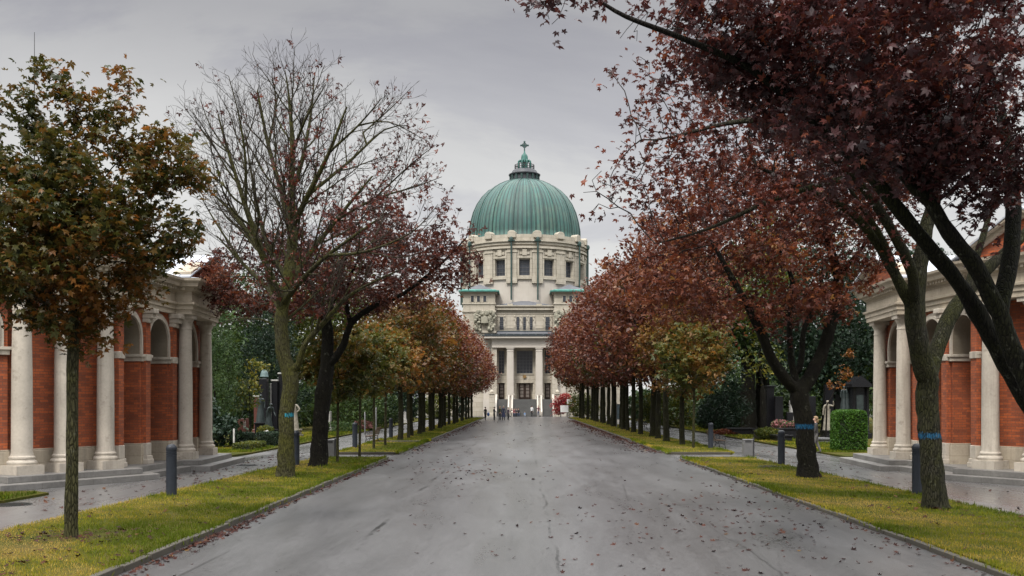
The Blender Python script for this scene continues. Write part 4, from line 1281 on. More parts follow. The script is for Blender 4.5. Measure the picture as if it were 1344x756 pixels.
    for k in range(16):
        a = A0 + st * k
        f = MB()
        block(f, a - wa, a - wa * .9, wz0, wz1, rd - .62, rd - .45); block(f, a + wa * .9, a + wa, wz0, wz1, rd - .62, rd - .45)
        block(f, a - wa, a + wa, wz0, wz0 + .14, rd - .62, rd - .45); block(f, a - wa, a + wa, wz1 - .14, wz1, rd - .62, rd - .45)
        for q in (-.33, .33): block(f, a + wa * (q - .02), a + wa * (q + .02), wz0, wz1, rd - .6, rd - .5, 1)
        for q in (.25, .5, .75): block(f, a - wa, a + wa, wz0 + (wz1 - wz0) * q - .03, wz0 + (wz1 - wz0) * q + .03, rd - .6, rd - .51, 2)
        o = f.build('drum_window', MULLION, root)
        g = MB(); patch(g, a - wa, a + wa, wz0, wz1, rd - .58); g.build('pane', GLASS, o)
    for kk in (0, 1, 4, 5, 8, 9, 12, 13):      # rain pipes stand in pairs
        sgn = -1 if kk % 2 else 1
        a = A0 + (kk // 2) * PI / 4 * 1 + sgn * st / 2 if kk % 2 == 0 else A0 + (kk // 2) * PI / 4 - st / 2
        a = A0 + (kk // 4) * PI / 2 + (1 if kk % 4 == 0 else -1) * st / 2
        m = MB(); q0, q1 = pt(a, rd + .62, gz(402, DC)), pt(a, rd + .62, gz(327, DC))
        m.tube([q0, q1], .14, 8); m.ball(pt(a, rd + .62, gz(327.5, DC)), (.35, .35, .5), 8)
        b0, b1 = pt(a - .05, rd + .55, gz(329, DC)), pt(a + .05, rd + .55, gz(329, DC)); m.tube([b0, b1], .13, 6)
        m.build('rain_pipe', PIPE, root, smooth=True)
    for a in (A0 + 2.5 * st, A0 - 2.5 * st):
        m = MB(); m.tube([pt(a, rd + .62, gz(402, DC)), pt(a, rd + .62, gz(327, DC))], .14, 8); m.ball(pt(a, rd + .62, gz(327.5, DC)), (.35, .35, .5), 8)
        m.tube([pt(a - .05, rd + .55, gz(329, DC)), pt(a + .05, rd + .55, gz(329, DC))], .13, 6)
        m.build('rain_pipe', PIPE, root, smooth=True)
    # ---- dome
    copper = copper_mat(CX, DC, 80)
    prof = [(S(r, DC), gz(y, DC)) for r, y in ((74.5, 321.5), (74.5, 319.5), (73.4, 318), (73.2, 312), (72.9, 304), (71.2, 294), (67.9, 282), (63.0, 271), (56.2, 261), (47.8, 252.5), (38.5, 246.2), (29.0, 241.6), (20.0, 238.6))]
    m = MB()
    N = 192
    vs, fs = [], []
    for i, (r, z) in enumerate(prof):
        for k in range(N):
            a = 2 * PI * k / N + A0
            q = (a - A0) / st
            fq = abs((q + .5) % 1 - .5)             # 0 on the window axis, .5 between
            bulge = 1 + (0.008 * math.cos(2 * PI * (q % 1))) * (1 if i > 2 else 0)
            vs.append(pt(a, r * bulge, z))
    for i in range(len(prof) - 1):
        for k in range(N):
            k2 = (k + 1) % N
            fs.append((i * N + k, i * N + k2, (i + 1) * N + k2, (i + 1) * N + k))
    m.add(vs, fs)
    m.build('dome', copper, root, smooth=True, angle=60)
    for k in range(16):
        a = A0 + st * k + st / 2
        m = MB()
        m.tube([pt(a, r - .02, z) for r, z in prof[2:]], [.13] * len(prof[2:]), 6)
        m.build('dome_rib', PIPE, root, smooth=True)
    m = MB(); m.lathe([(S(75, DC), gz(323, DC)), (S(77.5, DC), gz(323, DC)), (S(77.5, DC), gz(320.5, DC)), (S(74, DC), gz(320, DC))], (CX, DC, 0), 96, cap=False)
    m.build('dome_gutter', DARKSHEET, root, smooth=True, angle=30)
    # ---- lantern
    ln = MB()
    ln.lathe([(S(r, DC), gz(y, DC)) for r, y in ((20.3, 241.5), (19.6, 238.6), (18.4, 237.6), (18.4, 231.6), (20.7, 230.8), (20.9, 229.6), (18, 228.9), (17, 227), (15.8, 224.6), (13.2, 223.2), (3, 223))], (CX, DC, 0), 32)
    ln.build('lantern_base', simple('lantern_lead', (0.035, 0.038, 0.045), 0.5, 0, 0.25, 1.0), root, smooth=True, angle=30)
    for k in range(16):
        ln = MB(); a = A0 + st * (k + .5); q = pt(a, S(18.7, DC), 0)
        ln.tube([(q[0], q[1], gz(238, DC)), (q[0], q[1], gz(231, DC))], .22, 6)
        ln.build('lantern_post', PIPE, root)
    ln = MB()
    for k in range(24):
        a = A0 + 2 * PI * k / 24; q = pt(a, S(12.6, DC), 0)
        ln.tube([(q[0], q[1], gz(223.5, DC)), (q[0], q[1], gz(216.6, DC))], .06, 4)
    for y in (217, 220): ln.tube([pt(2 * PI * k / 24, S(12.6, DC), gz(y, DC)) for k in range(25)], .05, 4)
    ln.build('lantern_railing', STEEL_DARK, root)
    ln = MB()
    ln.lathe([(S(r, DC), gz(y, DC)) for r, y in ((3.6, 224), (3.6, 214), (5.4, 213.4), (5.2, 211.5), (4.6, 209), (4.3, 205.6), (3.4, 203.2), (1.7, 201.8), (1.0, 200.2), (.7, 197), (.5, 192.5))], (CX, DC, 0), 16)
    for k in range(8):
        a = A0 + PI / 4 * k + PI / 8
        q = [pt(a, S(r, DC), gz(y, DC)) for r, y in ((8.6, 223.5), (8.6, 215), (8.2, 212.4), (6.6, 211), (4.6, 212))]
        ln.tube(q, .17, 6)
    ln.build('lantern_turret', simple('turret_copper', (0.025, 0.115, 0.095), 0.6, 0, 0.4, 1.5), root, smooth=True, angle=40)
    ln = MB(); z = gz(190.8, DC)
    ln.box((CX, DC, gz(191.8, DC)), (.22, .22, S(11.6, DC))); ln.box((CX, DC, z), (S(9, DC), .2, .24))
    ln.tube([(CX + .36 * math.cos(t * PI / 6), DC, z + .36 * math.sin(t * PI / 6)) for t in range(13)], .11, 5)
    for dx, dz in ((0, S(4.6, DC)), (S(4.4, DC), 0), (-S(4.4, DC), 0)): ln.ball((CX + dx, DC, z + dz), .2, 8)
    ln.build('cross', simple('cross_copper', (0.02, 0.055, 0.05), 0.5, 0, 0.3, 2.0), root)

    # ---- body, towers, attic
    dt = 164.0
    X = lambda px, d: (px - 688.5) * d / FPX + CX
    bd = MB()
    bd.bx(X(612, 170), X(765, 170), 169, 190, -.05, gz(401, 169))
    bd.bx(X(560, 176), X(817, 176), 175, 190, -.05, gz(430, 175))
    bd.build('nave_walls', CHURCH, root)
    for sg in (-1, 1):
        xl = lambda px: CX - sg * (px - 688.5) * dt / FPX if sg > 0 else CX + (px - 688.5) * dt / FPX
        x0, x1 = sorted((xl(607.5), xl(649.5)))
        xc = (x0 + x1) / 2
        t = MB()
        t.bx(x0, x1, dt, dt + 6.5, -.05, gz(383.6, dt))
        for y0, y1, o in ((399.5, 397.5, .14), (384.6, 382.8, .3), (410, 407.5, .18), (437, 434.5, .2)):
            t.bx(x0 - o, x1 + o, dt - o, dt + 6.5 + o, gz(y0, dt), gz(y1, dt))
        t.build('corner_tower', CHURCH, root, bevel=0.03)
        m = MB(); zb_, zt_ = gz(382.7, dt), gz(373.3, dt + 3.3)
        o = .55
        m.add([(x0 - o, dt - o, zb_), (x1 + o, dt - o, zb_), (x1 + o, dt + 6.5 + o, zb_), (x0 - o, dt + 6.5 + o, zb_), (xc, dt + 3.3, zt_)], [(0, 1, 4), (1, 2, 4), (2, 3, 4), (3, 0, 4), (3, 2, 1, 0)])
        m.build('tower_roof', LEAD, root)
        m = MB()
        for (a, b, c, d) in ((x0 - .7, x1 + .7, dt - .72, dt - .5), (x0 - .7, x0 - .5, dt - .5, dt + 7), (x1 + .5, x1 + .7, dt - .5, dt + 7)):
            m.bx(a, b, c, d, zb_ - .05, zb_ + .16)
        m.add([(x0 - .55, dt - .57, zb_ + .03), (x1 + .55, dt - .57, zb_ + .03), (x1 + .05, dt - .05, zb_ + .36), (x0 - .05, dt - .05, zb_ + .36)], [(0, 1, 2, 3)])
        m.build('tower_eaves', VERDIGRIS, root)
        for px in (620, 628, 636.3):
            xx = xl(px)
            m = MB(); m.bx(xx - .24, xx + .24, dt - .06, dt - .012, gz(396, dt), gz(388.5, dt)); w_ = m.build('tower_window', GLASS, root)
            m = MB()
            for s_ in (-1, 1): m.bx(xx + s_ * .30 - .06, xx + s_ * .30 + .06, dt - .12, dt - .004, gz(396.5, dt), gz(388, dt))
            m.bx(xx - .36, xx + .36, dt - .14, dt - .004, gz(388, dt), gz(387, dt)); m.build('window_surround', CHURCH, w_)
        # carved relief: shield between standing winged figures
        m = MB()
        xr = xl(636)
        rnd = random.Random(5)
        for s_ in (-1, 1):
            for k in range(26):
                yy = 411 + k * .9
                m.ball((xr + s_ * S(9.0, dt) + rnd.uniform(-.45, .45), dt - .35 + rnd.uniform(-.15, .2), gz(yy, dt)), (rnd.uniform(.18, .42), .4, rnd.uniform(.25, .5)), 7, jit=.15)
            m.ball((xr + s_ * S(8.4, dt), dt - .6, gz(409.6, dt)), (.3, .3, .36), 8)
            for k in range(7): m.ball((xr + s_ * S(5.5 - k * .5, dt), dt - .35, gz(409.5 + k * .5, dt)), (.3, .25, .3), 6, jit=.2)
        m.ball((xr, dt - .2, gz(420.5, dt)), (S(4.6, dt), .5, S(6.5, dt)), 12)
        m.bx(xr - .55, xr + .55, dt - .85, dt - .6, gz(424.5, dt), gz(416, dt))
        for k in range(40): m.ball((xr + rnd.uniform(-1.5, 1.5), dt - .25, gz(rnd.uniform(409, 414), dt)), (rnd.uniform(.12, .3),) * 3, 6, jit=.2)
        m.build('carved_relief', CHURCH_DIRTY, root, smooth=True)
    da = 165.0
    at = MB()
    xa0, xa1 = X(649, da), X(728, da)
    at.bx(xa0, xa1, da, da + 5, gz(440, da), gz(406.5, da))
    for y0, y1, o in ((412.5, 411.5, .08), (407, 405.2, .5), (405.2, 402.5, .3), (402.5, 401, .6), (431.2, 429.8, .1)):
        at.bx(xa0 + .01, xa1 - .01, da - o, da + 5, gz(y0, da), gz(y1, da))
    for px in (669.5, 707.5): at.bx(X(px - 3.5, da), X(px + 3.5, da), da - .5, da + 1, gz(402, da), gz(398.8, da))
    for px in (654.3, 662.4, 675.6, 684, 692.7, 701, 714.4, 723.2):
        at.bx(X(px - 1.5, da), X(px + 1.5, da), da - .16, da + .2, gz(429, da), gz(416, da)); at.ball((X(px, da), da - .1, gz(415.5, da)), (.2, .2, .2), 8)
        at.ball((X(px - .9, da), da - .14, gz(419, da)), (.12, .15, .3), 6); at.ball((X(px + .9, da), da - .14, gz(422, da)), (.12, .15, .3), 6)
    at.build('attic_wall', CHURCH, root)
    for px, hw in ((658.4, 2.7), (679.8, 1.75), (688.4, 1.75), (697.2, 1.75), (718.6, 2.7)):
        m = MB(); m.bx(X(px - hw, da), X(px + hw, da), da - .10, da - .05, gz(432.6, da), gz(416, da)); o = m.build('attic_window', GLASS, root)
        m = MB()
        for z in range(5): m.bx(X(px - hw, da), X(px + hw, da), da - .13, da - .105, gz(419 + z * 2.9, da), gz(418.6 + z * 2.9, da))
        m.build('window_bars', MULLION, o)
    m = MB(); zb_ = gz(400.6, da)
    m.add([(xa0 + .3, da, zb_), (xa1 - .3, da, zb_), (xa1 - .3, da + 5, zb_), (xa0 + .3, da + 5, zb_), (X(688.5, da), da + 2.6, gz(394.2, da + 2.6))], [(0, 1, 4), (1, 2, 4), (2, 3, 4), (3, 0, 4)])
    m.build('attic_roof', LEAD, root)

    # ---- portico
    dp, dw = 162.0, 164.2
    Xp = lambda px: X(px, dp); Zp = lambda y: gz(y, dp)
    e = MB()
    ex0, ex1 = X(645.5, dp), X(731.5, dp)
    e.bx(ex0, ex1, dp, 166, Zp(456.2), Zp(452.6)); e.bx(ex0 - .05, ex1 + .05, dp - .06, 166, Zp(452.6), Zp(451.8))
    e.bx(ex0, ex1, dp, 166, Zp(451.8), Zp(445)); e.bx(ex0 - .2, ex1 + .2, dp - .2, 166, Zp(445), Zp(444.2))
    e.bx(X(634, dp), X(743, dp), dp - .75, 166, Zp(444.2), Zp(441.4))
    e.bx(X(634, dp), ex0 - .01, dp + 1.4, 169, -.05, Zp(444.25)); e.bx(ex1 + .01, X(743, dp), dp + 1.4, 169, -.05, Zp(444.25))
    e.build('portico_entablature', CHURCH_PLAIN, root, bevel=0.03)
    m = MB(); m.bx(X(633, dp), X(744, dp), dp - .85, 165.5, Zp(441.35), Zp(440.2)); m.bx(X(636, dp), X(741, dp), dp - .4, 165.3, Zp(440.2), Zp(438.2))
    for k in range(9): m.ball((X(664.6 - 19 + k * 9.6, dp), dp - .6, Zp(440.0)), (.16, .16, .2), 6)
    m.build('portico_gutter', DARKSHEET, root)
    m = MB(); zz = Zp(438.1)
    m.add([(X(652, dp), dp - .3, zz), (X(725, dp), dp - .3, zz), (X(724, dp), 164.85, Zp(433.6)), (X(653, dp), 164.85, Zp(433.6))], [(0, 1, 2, 3)])
    m.build('portico_roof', LEAD, root)
    m = MB(); m.bx(X(651.5, dp), X(726, dp), 164.5, 164.84, Zp(434.2), Zp(432.6)); m.build('attic_gutter', DARKSHEET, root)
    fl = gz(524.0, 161.7)
    for cx in (669.7, 707.6):
        m = MB(); hw = 4.75 * dp / FPX
        x = Xp(cx)
        pr = [(hw * 1.16, fl), (hw * 1.16, fl + .3), (hw * 1.04, fl + .42), (hw * 1.0, fl + .6), (hw * .98, Zp(475)), (hw * .93, Zp(461.5)), (hw * 1.0, Zp(461)), (hw * 1.0, Zp(460.4)), (hw * .94, Zp(460.2)), (hw * .95, Zp(458.6)), (hw * 1.14, Zp(457.6)), (hw * 1.16, Zp(456.2))]
        n = 8; vs, fs = [], []
        ring = [(-1, -.8), (-.8, -1), (.8, -1), (1, -.8), (1, .8), (.8, 1), (-.8, 1), (-1, .8)]
        for r, z in pr:
            for a, b in ring: vs.append((x + a * r, dp + hw * 1.0 + .05 + b * r, z))
        for i in range(len(pr) - 1):
            for k in range(n): fs.append((i * n + k, i * n + (k + 1) % n, (i + 1) * n + (k + 1) % n, (i + 1) * n + k))
        m.add(vs, fs); m.build('portico_column', CHURCH_PLAIN, root)
    w = MB()
    wy = lambda y: gz(y, dw)
    Xw = lambda px: X(px, dw)
    bays = [(654.9, 661.4, 460.5, 490), (678.2, 699.0, 460.5, 490), (715.8, 722.3, 460.5, 490)]
    doors = [(654.6, 662.2, 503, 524), (681.2, 696.2, 503, 524), (714.9, 722.6, 503, 524)]
    segs = [645.5, 654.7, 662.0, 678.2, 699.0, 715.3, 722.5, 731.5]
    w.bx(X(634, dw), X(743, dw), dw + .9, 168, -.05, wy(456))
    for a, b in ((644, 654.5), (662.3, 677.9), (699.3, 714.7), (722.7, 733)): w.bx(Xw(a), Xw(b), dw, dw + .95, fl, wy(456))
    for (a, b) in ((654.5, 662.3), (677.9, 699.3), (714.7, 722.7)):
        w.bx(Xw(a), Xw(b), dw + .012, dw + .95, wy(502.8), wy(490.4)); w.bx(Xw(a), Xw(b), dw + .012, dw + .95, wy(460.2), wy(456))
        w.bx(Xw(a - 1), Xw(b + 1), dw - .12, dw, wy(491.6), wy(490.3)); w.bx(Xw(a - .8), Xw(b + .8), dw - .1, dw, wy(502.6), wy(501))
        for s_, q in ((a - .5, 1), (b + .5, 1)): w.bx(Xw(s_ - .55), Xw(s_ + .55), dw - .1, dw - .001, wy(490.2), wy(459)); 
    w.bx(Xw(645.6), Xw(652.5), dp + .3, dw, fl, wy(456)); w.bx(Xw(724.4), Xw(731.4), dp + .3, dw, fl, wy(456))
    w.build('portico_wall', CHURCH, root)
    for (a, b, y0, y1) in bays:
        m = MB(); nx = 5 if b - a > 10 else 2
        for k in range(nx + 1):
            xx = Xw(a + (b - a) * k / nx); m.bx(xx - .05, xx + .05, dw + .44, dw + .54, wy(y1), wy(y0))
        for k in range(8): m.bx(Xw(a), Xw(b), dw + .45, dw + .53, wy(y1) + (wy(y0) - wy(y1)) * k / 7 - .04, wy(y1) + (wy(y0) - wy(y1)) * k / 7 + .04)
        o = m.build('portico_window', MULLION, root)
        m = MB(); m.bx(Xw(a - .5), Xw(b + .5), dw + .56, dw + .6, wy(y1), wy(y0)); m.build('pane', GLASS, o)
    for (a, b, y0, y1) in doors:
        m = MB(); m.bx(Xw(a), Xw(b), dw + .35, dw + .5, fl, wy(y0)); o = m.build('church_door', DOORWOOD, root)
        m = MB(); nl = 2 if b - a > 10 else 1
        for q in range(nl):
            xa = a + (b - a) * (q + .22) / nl; xb = a + (b - a) * (q + .78) / nl
            for k in range(4):
                za, zb2 = fl + .35 + k * .56, fl + .35 + k * .56 + .44
                m.bx(Xw(xa), Xw(xb), dw + .32, dw + .345, za, zb2)
                m.tube([(Xw(xa), dw + .31, za), (Xw(xb), dw + .31, zb2)], .03, 4); m.tube([(Xw(xa), dw + .31, zb2), (Xw(xb), dw + .31, za)], .03, 4)
        m.build('door_grille', DOORGRILLE, o)
    m = MB(); m.tube([(Xw(688.5), dw + .08, wy(494.4)), (Xw(688.5), dw - .18, wy(494.4))], S(2.4, dw), 20); m.tube([(Xw(688.5), dw - .1, wy(494.4)), (Xw(688.5), dw - .26, wy(494.4))], S(1.5, dw), 16)
    m.build('medallion', GOLD, root)
    # ---- steps with balustrades
    n = 16; s0 = 157.2
    m = MB()
    for k in range(n):
        m.bx(X(650, 157.5), X(727, 157.5), s0 + k * .28, 161.75, k * fl / n - .02 if k else -.05, (k + 1) * fl / n)
    m.build('entrance_steps', simple('dark_steps', (0.075, 0.075, 0.072), 0.6, 0, 0.2, 1.0), root)
    m = MB(); m.bx(X(634, dp), X(743, dp), 161.76, 164.3, -.05, fl - .003); m.build('portico_floor', CHURCH_PLAIN, root)
    for a, b in ((666.2, 673.0), (704.8, 711.7)):
        m = MB(); xa, xb = X(a, 158), X(b, 158)
        for xx in (xa + .12, xb - .12):
            m.add([(xx + s_, y, z) for s_ in (-.12, .12) for y, z in ((s0 - .1, 0), (s0 - .1, .75), (161.7, fl + .75), (161.7, 0))], [(0, 1, 2, 3), (7, 6, 5, 4), (0, 4, 5, 1), (1, 5, 6, 2), (2, 6, 7, 3)])
        for k in range(7):
            y = s0 + .2 + k * .62; z = (y - s0) / 4.5 * fl
            m.bx(xa + .24, xb - .24, y, y + .25, 0, z + .55)
        m.bx(xa - .25, xb + .25, 161.6, 161.76, fl + .75, fl + .95)
        m.build('stair_balustrade', CHURCH_PLAIN, root)
    for a in (650.6, 726.4):
        m = MB(); xx = X(a, 158)
        m.add([(xx + s_, y, z) for s_ in (-.14, .14) for y, z in ((s0 - .2, -.05), (s0 - .2, .8), (161.7, fl + .8), (161.7, -.05))], [(0, 1, 2, 3), (7, 6, 5, 4), (0, 4, 5, 1), (1, 5, 6, 2), (2, 6, 7, 3)])
        m.build('stair_balustrade', CHURCH_PLAIN, root)
    for a in (645.6, 731.5):
        m = MB(); xx = X(a, 158); q = S(3.4, 158)
        m.bx(xx - q, xx + q, 157.4, 157.4 + 2 * q, -.05, gz(517.5, 158)); m.bx(xx - q * 1.25, xx + q * 1.25, 157.3, 157.5 + 2 * q, -.05, .5)
        m.bx(xx - q * 1.2, xx + q * 1.2, 157.3, 157.5 + 2 * q, gz(517.5, 158), gz(516, 158)); m.ball((xx, 157.4 + q, gz(514.6, 158)), (q * .9, q * .9, .32), 14)
        m.ball((xx, 157.4 + q, gz(512.6, 158)), (.14, .14, .3), 8)
        m.build('stair_pedestal', CHURCH, root, bevel=0.03)
    return root
# ------------------------------------------------------------------ setting
def asphalt_mat(name, wet, base_lo, base_hi, seams):
    k = NT(name)
    p = k.pos()
    fine = k.noise(p, 42.0, 4, 0.8)
    mid = k.noise(p, 11.0, 6, 0.7)
    big = k.noise(k.mapping(p, (0.5, 0.12, 1)), 1.0, 8, 0.7, 0.4)
    streak = k.noise(k.mapping(p, (0.75, 0.13, 1)), 1.0, 7, 0.66, 0.5)
    col = k.ramp(k.math('ADD', k.math('MULTIPLY', mid, 0.5), k.math('MULTIPLY', fine, 0.5)), [(0.36, base_lo), (0.64, base_hi)])
    damp = k.ramp(k.math('ADD', k.math('MULTIPLY', big, 0.5), k.math('MULTIPLY', streak, 0.5)), [(0.42, 0.0), (0.60, 1.0)])
    col = k.mix(k.math('MULTIPLY', damp, 0.32), col, tuple(c * 0.45 for c in base_lo))
    sp = k.n('ShaderNodeSeparateXYZ'); k.l(p, sp.inputs[0])
    lane = k.noise(k.mapping(p, (1.3, 0.05, 0)), 1.0, 5, 0.65)          # worn and patched lanes along the road
    col = k.mix(0.36, col, k.ramp(lane, [(0.35, 0.62), (0.65, 1.25)]), 'MULTIPLY')
    pit = k.noise(p, 38.0, 3, 0.7)
    col = k.mix(k.math('MULTIPLY', k.ramp(pit, [(0.56, 0.0), (0.66, 1.0)]), 0.75), col, (0.02, 0.02, 0.021))
    spk = k.noise(k.mapping(p, (1, 1, 1), (7, 3, 0)), 75.0, 2, 0.6)
    col = k.mix(k.math('MULTIPLY', k.ramp(spk, [(0.58, 0.0), (0.68, 1.0)]), 0.6), col, (0.30, 0.29, 0.28))
    for x0, w, s, amt in seams:
        wob = k.math('MULTIPLY', k.math('SUBTRACT', k.noise(k.mapping(p, (0, 0.35, 0)), 1.0, 6, 0.7), 0.5), 0.5)
        d = k.math('ABSOLUTE', k.math('SUBTRACT', k.math('ADD', sp.outputs[0], wob), x0))
        line = k.math('LESS_THAN', d, w)
        brk = k.ramp(k.noise(k.mapping(p, (0.4, 0.3, 1), (s, s, 0)), 1.0, 5, 0.7), [(0.47, 0.0), (0.56, 1.0)])
        col = k.mix(k.math('MULTIPLY', k.math('MULTIPLY', line, brk), amt), col, (0.008, 0.008, 0.008))
    crk = k.n('ShaderNodeTexVoronoi'); crk.feature = 'DISTANCE_TO_EDGE'; crk.inputs['Scale'].default_value = 0.35
    k.l(k.mapping(k.mix(0.12, p, k.n('ShaderNodeTexNoise').outputs['Color']), (1, 0.5, 1)), crk.inputs['Vector'])
    cl = k.math('MULTIPLY', k.math('LESS_THAN', crk.outputs['Distance'], 0.006), k.ramp(big, [(0.5, 0.0), (0.62, 1.0)]))
    col = k.mix(k.math('MULTIPLY', cl, 0.6), col, (0.012, 0.012, 0.012))
    k.base(col)
    k.rough(k.math('ADD', k.math('MULTIPLY', damp, -wet), k.math('ADD', k.math('MULTIPLY', mid, 0.14), 0.29)))
    k.bump(k.math('ADD', k.math('MULTIPLY', fine, 0.6), k.math('MULTIPLY', mid, 0.4)), 0.22, 0.006)
    MATS[name] = k.m
    return k.m


def turf_mat():
    k = NT('turf_ground')
    p = k.pos()
    n1 = k.noise(p, 0.55, 6, 0.65); n2 = k.noise(p, 9.0, 5, 0.7)
    f = k.math('ADD', k.math('MULTIPLY', n1, 0.6), k.math('MULTIPLY', n2, 0.4))
    col = k.ramp(f, [(0.3, (0.03, 0.032, 0.008)), (0.45, (0.045, 0.05, 0.009)), (0.58, (0.075, 0.062, 0.018)), (0.75, (0.10, 0.072, 0.028))])
    k.base(col); k.rough(0.95); k.b.inputs['Specular IOR Level'].default_value = 0.05; k.bump(n2, 0.8, 0.03)
    return k.m


ASPHALT = asphalt_mat('wet_asphalt', 0.09, (0.05, 0.049, 0.051), (0.112, 0.110, 0.112), [(-2.75, 0.045, 3.0, 1.0), (0.5, 0.025, 9.0, 0.85), (3.6, 0.018, 17.0, 0.5)])
FOOTWAY = asphalt_mat('footway_asphalt', 0.20, (0.085, 0.083, 0.083), (0.145, 0.142, 0.141), [(-11.0, 0.012, 5.0, 0.4), (11.9, 0.012, 8.0, 0.4)])
TURF = turf_mat()


def struct(o, label=None):
    o['kind'] = 'structure'
    if label: o['label'] = label
    return o


m = MB(); m.add([(-900, -200, -0.03), (900, -200, -0.03), (900, 1500, -0.03), (-900, 1500, -0.03)], [(0, 1, 2, 3)])
struct(m.build('ground', simple('cemetery_soil', (0.035, 0.036, 0.018), 0.95, 0, 0.4, 0.6)))
m = MB(); m.add([(-5.7, -12, 0), (6.6, -12, 0), (6.6, 146.5, 0), (-5.7, 146.5, 0)], [(0, 1, 2, 3)])
m.add([(-24, 146.5, 0), (24, 146.5, 0), (24, 161.5, 0), (-24, 161.5, 0)], [(0, 1, 2, 3)])
struct(m.build('road', ASPHALT))
m = MB()
for sx in (-1, 1):
    xa, xb = (-5.7, -18) if sx < 0 else (6.6, 19)
    m.add([(xa, -12, -.004), (xb, -12, -.004), (xb, 41.3, -.004), (xa, 41.3, -.004)], [(0, 1, 2, 3)])
    xb = -12.4 if sx < 0 else 13.7
    m.add([(xa, 41.3, -.004), (xb, 41.3, -.004), (xb, 146.5, -.004), (xa, 146.5, -.004)], [(0, 1, 2, 3)])
struct(m.build('path', FOOTWAY))

VERGES = [  # inner near x, inner far x, kerb x, y0, y1
    (-9.75, -8.45, -5.6, 6.0, 41.4), (-8.45, -8.6, -5.6, 45.0, 57.1), (-8.6, -8.8, -5.6, 58.4, 145.5),
    (10.45, 9.35, 6.5, 6.0, 41.4), (9.45, 9.5, 6.5, 45.0, 145.5)]
for xi0, xi1, xk, y0, y1 in VERGES:
    m = MB()
    s = 1 if xk > 0 else -1
    m.prism([(xi0, y0), (xi1, y1), (xk + s * .13, y1 - .13), (xk + s * .13, y0 + .13)], -0.02, 0.095)
    struct(m.build('verge', TURF))
km = MB()
rk = random.Random(3)
for xi0, xi1, xk, y0, y1 in VERGES:
    s = 1 if xk > 0 else -1
    low = -.045 if s > 0 else -.018
    y = y0
    while y < y1 - .2:
        L = min(1.0, y1 - y)
        km.box((xk + s * .062 + rk.uniform(-.012, .012), y + L / 2, .03 + low + rk.uniform(-.012, .008)), (.125, L - .035, .18), rk.uniform(-.008, .008)); y += 1.0
    for yy in (y0 + .06, y1 - .06):
        km.box(((xi0 + xk) / 2 if yy < y0 + 1 else (xi1 + xk) / 2, yy, .03), (abs((xi0 if yy < y0 + 1 else xi1) - xk) - .14, .11, .17))
struct(km.build('kerb', KERB, bevel=0.012))
# lawns of the burial ground, and the small bed by the left arcade
m = MB()
for pts in ([(-12.5, 46), (-12.6, 144), (-60, 144), (-60, 46)], [(13.8, 46), (13.9, 144), (60, 144), (60, 46)], [(-12.9, 41.6), (-12.5, 46), (-30, 46), (-30, 41.6)], [(13.8, 42.6), (13.8, 46), (30, 46), (30, 42.6)],
            [(-12.3, 23.6), (-12.2, 25.6), (-12.9, 26.2), (-18, 24.2), (-18, 20.0), (-13.5, 21)]):
    m.prism(pts, -0.02, 0.06)
struct(m.build('lawn', TURF))


def blades(name, n, sampler, size, label, z=0.09, wide=1.0, tone=0.0):
    x, y = sampler(n)
    pos = np.stack([x, y, np.full(len(x), z)], 1)
    d_ = np.hypot((x + 7.7) / .95, (y - 17.0) / .75)       # worn soil round the young trunk, bare spots elsewhere
    bare = (wave(pos, 2.1, 7.0) + .5 * wave(pos, 6.0, 3.0)) > .62
    pos = pos[(RS.uniform(0, 1, len(x)) < np.clip((d_ - .5) * 1.6, .12, 1)) & ((RS.uniform(0, 1, len(x)) < .3) | ~bare)]
    y = pos[:, 1]
    N = len(pos)
    az = RS.uniform(0, 2 * PI, N); tilt = RS.normal(0, 0.42, N)
    t = np.stack([np.cos(az), np.sin(az), np.zeros(N)], 1)
    nrm = np.stack([-np.sin(az), np.cos(az), np.zeros(N)], 1)
    b = np.stack([-np.sin(az) * np.sin(tilt), np.cos(az) * np.sin(tilt), np.cos(tilt)], 1)
    f = 1 + np.clip((y - 14) / 55, 0, 2.2)
    patch_ = 1.5 * (wave(pos, 1.0, 1.0) * 0.7 + wave(pos * np.array([1.6, 1, 1]), 0.45, 4.0) * 0.6 + wave(pos, 3.3, 2.0) * 0.35 + wave(pos, 7.7, 5.0) * 0.2)
    rnd = np.clip(0.36 + tone + 0.58 * patch_ + RS.normal(0, 0.14, N), 0, 1)
    sz = size * RS.uniform(0.5, 1.3, N) * np.clip(1.0 - 0.28 * patch_, .5, 1.5) * f ** 0.5
    V, F = leaf_template('blade')
    o = poly_cloud(name, V * np.array([wide, 1, 1]), F, pos, t * f[:, None] ** 0.7, b, nrm, sz, rnd, LEAF['blade'], None)
    return tag(o, label, kind='stuff')


def verge_sampler(vs, edge=0.0):
    def f(n):
        X, Y = [], []
        tot = sum((abs(v[0] - v[2])) * (max(v[3], 9.5) ** -0.6 - v[4] ** -0.6) for v in vs)
        for xi0, xi1, xk, y0, y1 in vs:
            y0 = max(y0, 9.5)
            k = int(n * abs(xi0 - xk) * (y0 ** -0.6 - y1 ** -0.6) / tot)
            uu = RS.uniform(0, 1, k); y = (y0 ** -0.6 + uu * (y1 ** -0.6 - y0 ** -0.6)) ** (-1 / 0.6)
            t = (y - y0) / (y1 - y0); xi = xi0 + (xi1 - xi0) * t
            s = 1 if xk > 0 else -1
            q = RS.uniform(0, 1, k)
            X.append(xk + s * .09 + (xi - xk - s * .07) * q); Y.append(y)
        return np.concatenate(X), np.concatenate(Y)
    return f


